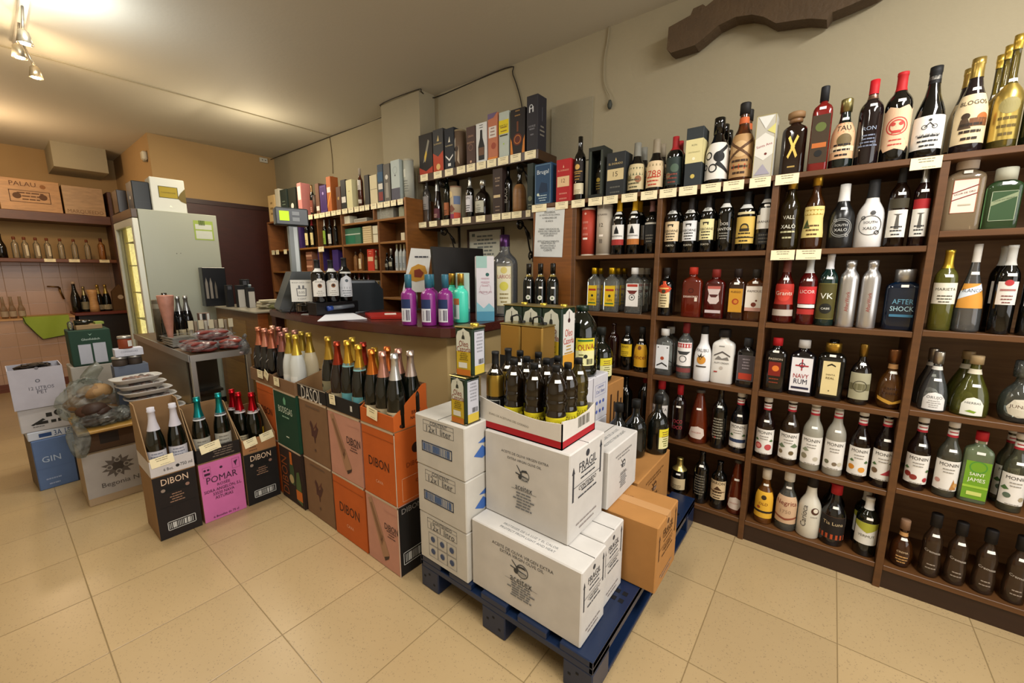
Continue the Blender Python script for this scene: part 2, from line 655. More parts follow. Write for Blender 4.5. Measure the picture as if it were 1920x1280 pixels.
# ---------------------------------------------------------------- bottles
FAM = {
    'bord': [(.9, 0), (1, .015), (1, .3), (1, .60), (.985, .65), (.92, .695), (.76, .735), (.55, .77), (.42, .805), (.37, .84), (.36, .9), (.36, .965), (.39, .97), (.39, 1)],
    'champ': [(.92, 0), (1, .015), (1, .25), (1, .40), (.97, .46), (.88, .54), (.72, .62), (.56, .70), (.43, .77), (.36, .83), (.33, .93), (.40, .935), (.40, .955), (.35, .96), (.36, 1)],
    'burg': [(.9, 0), (1, .015), (1, .25), (1, .40), (.97, .46), (.86, .54), (.68, .62), (.50, .70), (.41, .78), (.37, .84), (.36, .93), (.39, .94), (.38, 1)],
    'spirit': [(.92, 0), (1, .02), (1, .3), (1, .60), (.985, .65), (.93, .69), (.80, .725), (.60, .755), (.44, .785), (.38, .82), (.37, .9), (.37, 1)],
    'monin': [(.92, 0), (1, .02), (1, .3), (1, .54), (.96, .59), (.86, .635), (.70, .68), (.54, .72), (.45, .77), (.42, .83), (.42, .92), (.42, 1)],
    'square': [(.94, 0), (1, .02), (1, .35), (1, .66), (.99, .70), (.94, .735), (.80, .765), (.58, .79), (.42, .81), (.36, .84), (.36, .92), (.36, 1)],
    'squat': [(.85, 0), (.97, .03), (1, .10), (1, .45), (.97, .53), (.86, .60), (.66, .66), (.44, .70), (.33, .74), (.30, .80), (.30, .9), (.30, 1)],
    'bell': [(.92, 0), (1, .03), (1, .14), (.97, .26), (.88, .38), (.74, .48), (.56, .58), (.40, .67), (.31, .75), (.27, .82), (.27, .9), (.27, 1)],
    'drum': [(.9, 0), (1, .02), (1, .3), (1, .585), (.97, .62), (.86, .655), (.64, .685), (.46, .70), (.42, .72), (.41, .76), (.41, 1)],
    'cone': [(.92, 0), (1, .03), (1, .22), (.95, .36), (.84, .52), (.70, .66), (.54, .79), (.42, .88), (.36, .93), (.38, .95), (.38, 1)],
    'alu': [(.94, 0), (1, .015), (1, .3), (1, .70), (.97, .75), (.88, .79), (.70, .825), (.55, .855), (.52, .88), (.52, .92), (.56, .925), (.56, 1)],
    'round': [(.62, 0), (.8, .03), (.95, .12), (1, .24), (.97, .36), (.86, .46), (.68, .54), (.48, .60), (.37, .65), (.33, .71), (.33, .85), (.33, 1)],
    'malibu': [(.92, 0), (1, .02), (1, .2), (1, .44), (.96, .51), (.86, .57), (.68, .63), (.52, .68), (.44, .74), (.40, .82), (.38, .92), (.38, 1)],
    'gourd': [(.9, 0), (1, .04), (1, .22), (.90, .34), (.86, .42), (.92, .50), (.88, .60), (.66, .68), (.46, .74), (.38, .80), (.36, .9), (.36, 1)],
    'pet': [(.85, 0), (1, .02), (1, .18), (.94, .20), (1, .22), (1, .28), (.94, .30), (1, .32), (1, .38), (.90, .42), (.88, .47), (1, .51), (1, .56), (.94, .58), (1, .60), (1, .68), (.93, .75), (.72, .82), (.48, .88), (.34, .92), (.32, .95), (.32, 1)],
    'jug': [(.88, 0), (1, .02), (1, .10), (.96, .12), (1, .14), (1, .22), (.96, .24), (1, .26), (1, .40), (.96, .42), (1, .44), (1, .56), (.98, .64), (.88, .74), (.66, .83), (.42, .89), (.32, .92), (.32, .96), (.32, 1)],
    'tallneck': [(.9, 0), (1, .02), (1, .2), (1, .42), (.95, .48), (.76, .53), (.5, .57), (.36, .60), (.30, .66), (.29, .8), (.28, .93), (.31, .935), (.31, 1)],
}


def prad(pr, z):
    for (r0, z0), (r1, z1) in zip(pr, pr[1:]):
        if z <= z1:
            return r0 + (r1 - r0) * (z - z0) / max(1e-6, z1 - z0)
    return pr[-1][0]


BCACHE = {}


def bottle(loc, H, R, sp, label, rz, group=None, name='liquor_bottle', cat='bottle'):
    """sp: f family, g glass, n squareness, a depth ratio, c caps, L labels, st price sticker"""
    root = thing(name, label, cat, loc, rz, group)
    key = (repr(sp), round(H, 4), round(R, 4))
    if key in BCACHE:
        for nm, me in BCACHE[key]:
            o = bpy.data.objects.new(nm, me)
            COL.objects.link(o)
            o.parent = root
        return root
    n, asp = sp.get('n', 2.0), sp.get('a', 1.0)
    pr = [(r * R, z * H) for r, z in FAM[sp['f']]]
    seg = 28 if n == 2 else 40
    made = []

    def P(nm, mb):
        o = mb.build(nm, root)
        made.append((nm, o.data))
    b = MB()
    b.lathe([(0, 0)] + pr + [(0, pr[-1][1])], sp['g'], seg, n, asp, caps=False)
    P('glass_body' if sp['g'][0] in 'td' else 'bottle_body', b)
    for ci, c in enumerate(sp.get('c', [])):
        col, z0, kind = c[0], c[1], c[2]
        z1 = (c[3] if len(c) > 3 else 1.0) * H
        z0 = z0 * H
        mb = MB()
        if kind == 'f':
            zs = [z0] + [z for _, z in pr if z0 < z < z1] + [z1]
            q = [(prad(pr, z) + .0009, z) for z in zs]
            if z1 >= H * .999:
                q = q[:-1] + [(q[-1][0], z1 + .001), (0, z1 + .0012)]
            mb.lathe(q, col, 24, n, asp, caps=False)
            # keep outline blending identical to the body
            P('foil_capsule' if z1 >= H * .99 else 'neck_band', mb)
        elif kind == 's':
            rc = prad(pr, z0 + .002) * (c[4] if len(c) > 4 else 1.14)
            q = [(rc, z0), (rc, z1 - .002), (rc * .93, z1 + .0008), (0, z1 + .001)]
            vs = MB()
            vs.lathe([(rc * .6, z0)] + q, col, 24, caps=False)
            P('screw_cap', vs)
        elif kind == 'k':
            rc = prad(pr, z0 + .002) * (c[4] if len(c) > 4 else 1.3)
            mb.lathe([(rc * .7, z0), (rc, z0 + .003), (rc * 1.02, (z0 + z1) / 2), (rc, z1 - .003), (rc * .8, z1 + .0008), (0, z1 + .001)], col, 24, caps=False)
            P('stopper', mb)
    for lb in sp.get('L', []):
        z0, z1, a, col, items = lb[0] * H, lb[1] * H, lb[2], lb[3], lb[4]
        ang0 = radians(lb[5]) if len(lb) > 5 else 0
        mb = MB()
        if n > 2.01 and prad(pr, (z0 + z1) / 2) > .8 * R:
            W = 2 * a * R
            y0 = -R * asp

            def mp(u, v, off, y0=y0, z0=z0):
                return (u, y0 - off - .0004, z0 + v)
            if col:
                _bar(mb, -W / 2, 0, W / 2, z1 - z0, mp, .0002, 1, col)
            draw(mb, items, W, z1 - z0, mp)
        else:
            rm = max(prad(pr, z0), prad(pr, z1)) if z1 < .8 * H else prad(pr, (z0 + z1) / 2)
            W = 2 * a * rm

            def mp(u, v, off, z0=z0, rm=rm):
                z = z0 + v
                r = prad(pr, z) + off + .0005
                t = u / rm + ang0
                return (r * sin(t), -r * cos(t), z)
            if col:
                nu = max(4, int(a * 14))
                zs = [0] + [z - z0 for _, z in pr if z0 < z < z1] + [z1 - z0]
                pts = [mp(-W / 2 + W * i / nu, z, 0) for z in zs for i in range(nu + 1)]
                fs = [(j * (nu + 1) + i, j * (nu + 1) + i + 1, (j + 1) * (nu + 1) + i + 1, (j + 1) * (nu + 1) + i)
                      for j in range(len(zs) - 1) for i in range(nu)]
                mb.add(pts, fs, col, True)
            draw(mb, items, W, z1 - z0, mp, True)
        P('label' if z0 < .72 * H else 'neck_label', mb)
    if sp.get('st'):
        zc = sp['st'] * H
        r = prad(pr, zc)
        mb = MB()

        def mp(u, v, off):
            rr = prad(pr, zc + v) + off + .0014
            t = u / max(.01, r) + .12
            k = asp if n > 2.01 and r > .8 * R else 1
            return (rr * sin(t), -rr * cos(t) * k, zc + v)
        if n > 2.01 and r > .8 * R:
            def mp(u, v, off):
                return (u, -R * asp - off - .0012, zc + v)
        _bar(mb, -.011, 0, .011, .010, mp, 0, 5, '#f2efe6')
        P('price_sticker', mb)
    BCACHE[key] = made
    return root


# ---------------------------------------------------------------- cartons and boxes
def face_map(face, x, y, z0):
    """x, y half sizes of the box; returns W and mapf for face F, R, L, B or T"""
    if face == 'F':
        return 2 * x, lambda u, v, o: (u, -y - o, z0 + v)
    if face == 'R':
        return 2 * y, lambda u, v, o: (x + o, u, z0 + v)
    if face == 'L':
        return 2 * y, lambda u, v, o: (-x - o, -u, z0 + v)
    return None


def merge_into(o, mb):
    """append printed faces to the mesh of the part that carries them"""
    me = o.data
    vs = [tuple(v.co) for v in me.vertices]
    fs = [list(q.vertices) for q in me.polygons]
    mi = [q.material_index for q in me.polygons]
    sm = [q.use_smooth for q in me.polygons]
    mats = list(me.materials)
    k = len(vs)
    mp = []
    for m in mb.mats:
        if m not in mats:
            mats.append(m)
        mp.append(mats.index(m))
    nm = bpy.data.meshes.new(me.name)
    nm.from_pydata(vs + mb.v, [], fs + [[i + k for i in f] for f in mb.f])
    for m in mats:
        nm.materials.append(m)
    nm.polygons.foreach_set('material_index', mi + [mp[i] for i in mb.m])
    nm.polygons.foreach_set('use_smooth', sm + mb.sm)
    nm.update()
    o.data = nm
    bpy.data.meshes.remove(me)


def print_on(root, face, x, y, z0, z1, items, name='printing'):
    mb = MB()
    if face == 'T':
        draw(mb, items, 2 * x, 2 * y, lambda u, v, o: (u, -y + v, z1 + o))
    else:
        W, f = face_map(face, x, y, z0)
        draw(mb, items, W, z1 - z0, f)
    if name == 'printing' and root.name in FIRST:
        merge_into(FIRST[root.name], mb)
    else:
        mb.build(name, root)


def carton(name, label, loc, w_, d, h, col, rz=0, prints=None, group=None, cat='box', bev=.004, tape=None, seam=True, parts='carton_body'):
    """closed box, local front is -Y; w_ along X, d along Y"""
    root = thing(name, label, cat, loc, rz, group)
    b = MB()
    x, y = w_ / 2, d / 2
    b.box(-x, -y, 0, x, y, h, col, bev)
    b.build(parts, root)
    if seam:
        t = MB()
        if seam == 'y':
            t.box(-.0012, -y + .001, h - .001, .0012, y - .001, h + .0006, '#2c261f')
        else:
            t.box(-x + .001, -.0012, h - .001, x - .001, .0012, h + .0006, '#2c261f')
        t.build('flap_seam', root)
    if tape:
        t = MB()
        if seam == 'y':
            t.box(-.024, -y - .0006, h - .05, .024, -y, h + .0009, tape)
            t.box(-.024, -y, h, .024, y, h + .0009, tape)
        else:
            t.box(x, -.024, h - .05, x + .0006, .024, h + .0009, tape)
            t.box(-x, -.024, h, x, .024, h + .0009, tape)
        t.build('packing_tape', root)
    for f, items in (prints or {}).items():
        print_on(root, f, x, y, 0, h, items)
    return root


def open_carton(name, label, loc, w_, d, hf, hb, hbody, col, inner, rz=0, prints=None, group=None, rim=None, th=.004, cat='box', slope=.25):
    """open display box: front wall hf high, back hb high, sides slope; body below hbody keeps col,
    the cut rim above it shows rim (kraft)"""
    root = thing(name, label, cat, loc, rz, group)
    x, y = w_ / 2, d / 2
    rim = rim or col
    b = MB()
    b.box(-x, -y, 0, x, y, .004, inner)
    b.box(-x, -y, .004, x, -y + th, min(hbody, hf), col)
    if hf > hbody:
        b.box(-x, -y, hbody, x, -y + th, hf, rim)
    b.box(-x, y - th, .004, x, y, hb, inner)
    prof = [(-y + th, .004), (y - th, .004), (y - th, hb), (y - th - (2 * y) * slope, hb), (-y + th, hf)]
    for sx in (-1, 1):
        b.prism(prof, rim, lambda u, v, w2, sx=sx: (sx * (x - (th if sx > 0 else 0)) + (w2 if sx > 0 else w2 - 0), u, v) if sx > 0 else (-x + w2, u, v), th)
    b.build('carton_body', root)
    # printed outer side panels below the cut line
    s = MB()
    for sx in (-1, 1):
        xx = sx * (x + .0005)
        s.add([(xx, -y, .004), (xx, y, .004), (xx, y, hbody), (xx, -y, hbody)], [(0, 1, 2, 3)], col if name != 'x' else inner)
    s.build('side_panel', root)
    for f, items in (prints or {}).items():
        print_on(root, f, x + .0006, y + .0002, 0, hbody, items)
    return root


def tube_box(name, label, loc, R, h, col, lid, rz=0, bands=(), items=(), group=None):
    root = thing(name, label, 'tube', loc, rz, group)
    b = MB()
    b.lathe([(0, 0), (R, 0), (R, h * .985), (0, h * .985)], col, 28, caps=False)
    b.build('tube_body', root)
    l = MB()
    l.lathe([(R + .001, h * .96), (R + .001, h), (R * .9, h + .001), (0, h + .001)], lid, 28, caps=False)
    l.build('lid', root)
    l = MB()
    l.lathe([(R + .001, 0), (R + .001, h * .03)], lid, 28, caps=False)
    l.build('base_ring', root)
    if items:
        m2 = MB()
        draw(m2, items, 2 * R * 1.0, h, lambda u, v, o: ((R + o + .0006) * sin(u / R), -(R + o + .0006) * cos(u / R), v), True)
        m2.build('printing', root)
    return root


CARDS = []


def price_card(loc, rz, under, w_=.075, h=.042, lines=True, tilt=0, where='on the shelf edge under the '):
    lab = 'cream price card ' + where + under
    if len(lab.split()) > 16:
        lab = ' '.join(lab.split()[:16])
    mb = MB()
    x = w_ / 2
    mb.box(-x, -.0012, -h, x, 0, 0, '#efe4bd')
    draw(mb, [('l', 0, .62, .84, 2, .6, '#7a705a'), ('l', .1, .16, .30, 1, .45, '#3a352c')], w_, h, lambda u, v, o: (u, -.0012 - o, -h + v))
    o = mb.build('price_card', None, loc, rz)
    if tilt:
        o.rotation_euler = (0, tilt, rz)
    tag(o, lab, 'price card', 'cream price cards')
    return o

# ---------------------------------------------------------------- shelf goods, in metres: x, y, z, height, radius, look, label, turn, group
LOOKS = [
 {'f':'malibu','g':'d:#060605','c':[('#7b7a70',.74,'f')],'L':[(.08,.58,1.35,'#c4b58c',[('b',-.4,.55,.4,.85,'#5a5f43'),('c',-.2,.45,.12,'#7a6c40'),('c',.2,.4,.14,'#8a5a3a'),('l',0,.1,.38,3,.6,'#4c4a33')])]},
 {'f':'malibu','g':'d:#060605','c':[('#8a7f6a',.74,'f')],'L':[(.08,.58,1.35,'#d3bc96',[('b',-.45,.8,.45,.88,'#8a7a55'),('t','1788',0,.5,.7,'#b03a22'),('l',0,.1,.38,3,.6,'#b03a22')])]},
 {'f':'spirit','g':'d:#060605','c':[('#9c1f22',.74,'f')],'L':[(.08,.6,1.3,'#23302c',[('c',.12,.6,.2,'#4a5d4c'),('c',-.2,.35,.14,'#7b6a4a'),('l',0,.1,.38,3,.6,'#7d3a2c')])]},
 {'f':'malibu','g':'d:#060605','c':[('d:#060605',.76,'s',1,1.1)],'L':[(.07,.62,1.5,'#ddd9d0',[('c',.12,.6,.16,'#151515'),('o',-.2,.65,.12,.3,'#1c1c1c'),('o',-.05,.3,.13,.3,'#1c1c1c'),('o',-.3,.35,.09,.35,'#1c1c1c'),('p',[(.1,.6),(.45,.9),(.4,.95),(.05,.7)],'#1c1c1c'),('p',[(.1,.5),(.45,.2),(.42,.14),(.02,.4)],'#1c1c1c')])]},
 {'f':'malibu','g':'t:#8a4a14','c':[('#141210',.86,'s',1,1.2),('#c4602f',.74,'f',.82)],'L':[(.05,.6,1.5,'#b08a5a',[('b',-.5,.18,.5,.3,'#b8512c'),('c',0,.65,.25,'#c9a878'),('p',[(-.4,.9),(.4,.45),(.4,.38),(-.4,.82)],'#5b3c20'),('p',[(.4,.9),(-.4,.45),(-.4,.38),(.4,.82)],'#5b3c20'),('l',0,.1,.38,3,.6,'#3b2412')])]},
 {'f':'burg','g':'d:#1b1215','c':[('m:#b59a52',.8,'f')],'L':[(.1,.62,1.3,'#d8c49c',[('c',-.15,.55,.1,'#3c2c1c'),('p',[(-.25,.5),(-.1,.52),(.0,.3),(-.3,.3)],'#4a3826'),('c',.25,.5,.15,'#a9632e'),('b',-.05,.34,.4,.5,'#6d4424'),('t','BLOGOS',0,.82,.7,'#2e2216'),('l',0,.1,.38,3,.6,'#2e2216')])],'st':.66},
 {'f':'tallneck','g':'t:#8a7a2c','c':[('m:#c6a646',.88,'f')],'L':[(.08,.58,1.3,'m:#b59c50',[('c',0,.6,.28,'#8f8452'),('l',0,.1,.38,3,.6,'#5b4a1e')])],'st':.6},
 {'f':'bord','g':'d:#060605','c':[('#d8a818',.8,'f')],'L':[(.18,.55,1.2,'#dfddd8',[('p',[(0,.95),(.12,.72),(.16,.55),(-.16,.55),(-.12,.72)],'#141414'),('b',-.5,0,.5,.28,'#b06a2c'),('t','SANDEMAN',0,.44,.75,'#222222')]),(.74,.79,1.0,'#d6d6d0',[])],'st':.66},
 {'f':'bord','g':'d:#060605','c':[('#1a1412',.78,'f')],'L':[(.22,.58,1.25,'#d8c29c',[('p',[(-.2,.86),(-.16,.82),(-.14,.72),(-.1,.72),(-.1,.8),(.08,.8),(.08,.72),(.13,.72),(.16,.86)],'#15120f'),('t','OSBORNE',0,.52,.85,'#20201e'),('l',0,.1,.38,3,.6,'#20201e')]),(.1,.18,1.0,None,[('t','PORTO',0,.5,.55,'#cfc8b4')]),(.72,.8,1.0,'#c9c9c4',[('c',0,.5,.2,'#8f8f8a')])]},
 {'f':'bord','g':'d:#060605','c':[('#1a1412',.78,'f')],'L':[(.22,.58,1.25,'#d4d5d6',[('p',[(-.2,.86),(-.16,.82),(-.14,.72),(-.1,.72),(-.1,.8),(.08,.8),(.08,.72),(.13,.72),(.16,.86)],'#15120f'),('t','OSBORNE',0,.52,.85,'#20201e'),('l',0,.1,.38,3,.6,'#20201e')]),(.1,.18,1.0,None,[('t','PORTO',0,.5,.55,'#cfc8b4')]),(.72,.8,1.0,'#c9c9c4',[('c',0,.5,.2,'#8f8f8a')])]},
 {'f':'bord','g':'d:#060605','c':[('#1a1412',.78,'f')],'L':[(.22,.58,1.25,'#ddd29a',[('p',[(-.2,.86),(-.16,.82),(-.14,.72),(-.1,.72),(-.1,.8),(.08,.8),(.08,.72),(.13,.72),(.16,.86)],'#15120f'),('t','OSBORNE',0,.52,.85,'#20201e'),('l',0,.1,.38,3,.6,'#20201e')]),(.1,.18,1.0,None,[('t','PORTO',0,.5,.55,'#cfc8b4')]),(.72,.8,1.0,'#c9c9c4',[('c',0,.5,.2,'#8f8f8a')])]},
 {'f':'bord','g':'d:#060605','c':[('#141414',.8,'f')],'L':[(.13,.58,1.3,'#d2b158',[('c',0,.6,.18,'#2c230f'),('c',0,.58,.13,'#b3923f'),('b',-.2,.45,.2,.56,'#2c230f'),('b',-.45,.2,.45,.24,'#2c230f'),('l',0,.1,.38,3,.6,'#2c230f')]),(.62,.66,1.1,'#cdbf92',[]),(.72,.79,1.0,'#c9c9c4',[])]},
 {'f':'square','n':4,'a':.6,'g':'t:#e8eeea','c':[('m:#d8b020',.86,'s',1,1.15)],'L':[(.14,.6,.72,'#d9b41e',[('b',-.5,.0,.5,1,'#d9b41e'),('b',-.4,.74,.4,.84,'#a5341f'),('c',0,.5,.13,'#1d3020'),('t','GIN',0,.3,.5,'#7a3414'),('b',-.4,.1,.4,.16,'#2f6a34')])]},
 {'f':'square','n':4,'a':.6,'g':'t:#e8eeea','c':[('#e9e9e6',.86,'s',1,1.15)],'L':[(.16,.66,.74,'#e4e2dc',[('b',-.42,.86,.42,.97,'#b03a2a'),('p',[(-.42,.7),(.42,.7),(.2,.55),(-.2,.55)],'#6a2a22'),('o',0,.4,.24,.2,'#3a3a3a'),('c',0,.4,.07,'#3a3a3a')])]},
 {'f':'alu','g':'m:#c4c2c0','c':[('m:#b9b7b4',.9,'k',1,1.03)],'L':[(.12,.66,.5,None,[('t','AfterWork',0,.5,2.6,'#8c2a26',90)])]},
 {'f':'bord','g':'d:#060605','c':[('#b9b7b0',.78,'f')],'L':[(.34,.6,.9,'#ddd6cc',[('c',0,.95,.2,'#b03436'),('b',-.35,.6,.35,.68,'#a06a64'),('l',0,.1,.38,3,.6,'#7a4a44')])],'st':.66},
 {'f':'square','n':4,'a':.65,'g':'t:#e6ece8','c':[('#e9e9e6',.86,'s',1,1.3)],'L':[(.14,.66,.74,'#dfe2e4',[('c',-.35,.9,.05,'#2c2c2c'),('c',.35,.9,.05,'#2c2c2c'),('c',0,.45,.14,'#a8482a'),('p',[(-.4,.1),(0,.22),(.4,.1),(.4,.16),(0,.28),(-.4,.16)],'#2c2c2c')])]},
 {'f':'bell','g':'t:#d6dcda','c':[('m:#b9b2a4',.8,'s',1,1.3),('#d9d6cc',.7,'f',.76)],'L':[(.04,.34,.8,None,[('p',[(-.5,0),(.5,0),(.5,.6),(.3,.9),(0,1),(-.3,.9),(-.5,.6)],'#dcdad6'),('t','ORUJO',0,.68,.7,'#4a4a4a'),('l',0,.15,.5,4,.6,'#9c9a96')])],'st':.52},
 {'f':'bell','g':'t:#8f9036','c':[('k:#b39a72',.86,'s',1,1.35),('#d6cfb8',.7,'f',.78)],'L':[(.04,.34,.6,None,[('p',[(-.5,0),(.5,0),(.5,.6),(.3,.9),(0,1),(-.3,.9),(-.5,.6)],'#dcdcd0'),('t','HIERBAS',0,.68,.7,'#4a4a4a'),('p',[(-.3,.2),(-.1,.3),(.2,.22),(.1,.12)],'#7f9a2c')])],'st':.5},
 {'f':'cone','g':'t:#a03c14','c':[('#55504a',.95,'s',1,1.2)],'L':[(.1,.34,.9,None,[('p',[(-.5,.2),(-.3,.05),(.3,.0),(.5,.3),(.45,.8),(.1,1),(-.35,.85)],'#cfc0b4'),('t','SANGRIA',0,.5,.6,'#a0483a')])],'st':.64},
 {'f':'monin','g':'d:#0a0a10','c':[('#ddd9d4',.93,'s',1,1.12),('#a82430',.8,'f',.83)],'L':[(.1,.5,1.35,'#e2ded6',[('t','MONIN',0,.87,.62,'#2a2620',0,1.1),('b',-.42,.22,.42,.36,'#2e3c5a'),('p',[(-.35,.5),(-.25,.5800000000000001),(-.15,.5),(-.25,.47)],'#4a6a3a'),('p',[(.19999999999999998,.52),(.3,.6000000000000001),(.4,.52),(.3,.49)],'#4a6a3a'),('l',0,.03,.1,1,.5,'#8a857c'),('l',0,.62,.72,2,.4,'#8a857c')]),(.83,.9,2.2,'#dfdad4',[('b',-.2,.4,.2,.6,'#a82430')])],'st':.62},
 {'f':'monin','g':'t:#9a9c7c','c':[('#ddd9d4',.93,'s',1,1.12),('#a82430',.8,'f',.83)],'L':[(.1,.5,1.35,'#e2ded6',[('t','MONIN',0,.87,.62,'#2a2620',0,1.1),('c',-.2,.3,.12,'#5a6a58'),('c',.25,.22,.1,'#a89a7c'),('p',[(-.44,.5),(-.3,.612),(-.15999999999999998,.5),(-.3,.458)],'#4a6a3a'),('l',0,.03,.1,1,.5,'#8a857c'),('l',0,.62,.72,2,.4,'#8a857c')]),(.83,.9,2.2,'#dfdad4',[('b',-.2,.4,.2,.6,'#a82430')])],'st':.62},
 {'f':'malibu','g':'d:#12100f','c':[('#b01c22',.84,'s',1,1.15)],'L':[(.12,.5,1.2,'#1c1512',[('b',-.5,0,.5,.22,'#b04a24'),('t','Tia Luna',0,.7,.7,'#c9b48c'),('f',-.5,0,.5,1,.001,'#6a4a30')])],'st':.62},
 {'f':'bord','g':'d:#0d1008','c':[('#e2e0da',.8,'f')],'L':[(.22,.6,1.25,'#dedcd2',[('p',[(-.5,1),(.5,1),(.5,.8),(0,.55),(-.5,.8)],'#a8a83a'),('t','VERMUT',0,.4,.6,'#4a4a3a')])],'st':.66},
 {'f':'gourd','g':'t:#7a5a40','c':[('#15100e',.8,'s',1,1.4)],'L':[(.34,.5,1.2,None,[('t','Cremosa',0,.5,.75,'#c9bfb0',-8)]),(.14,.24,1.0,None,[('l',0,.2,.8,2,.6,'#9a8c7c')])],'st':.66},
 {'f':'spirit','g':'#bcc0bc','c':[('#c9c49a',.84,'s',1,1.2)],'L':[(.1,.55,1.2,'#a4acb0',[('l',0,.1,.38,3,.6,'#5a6468')])]},
]
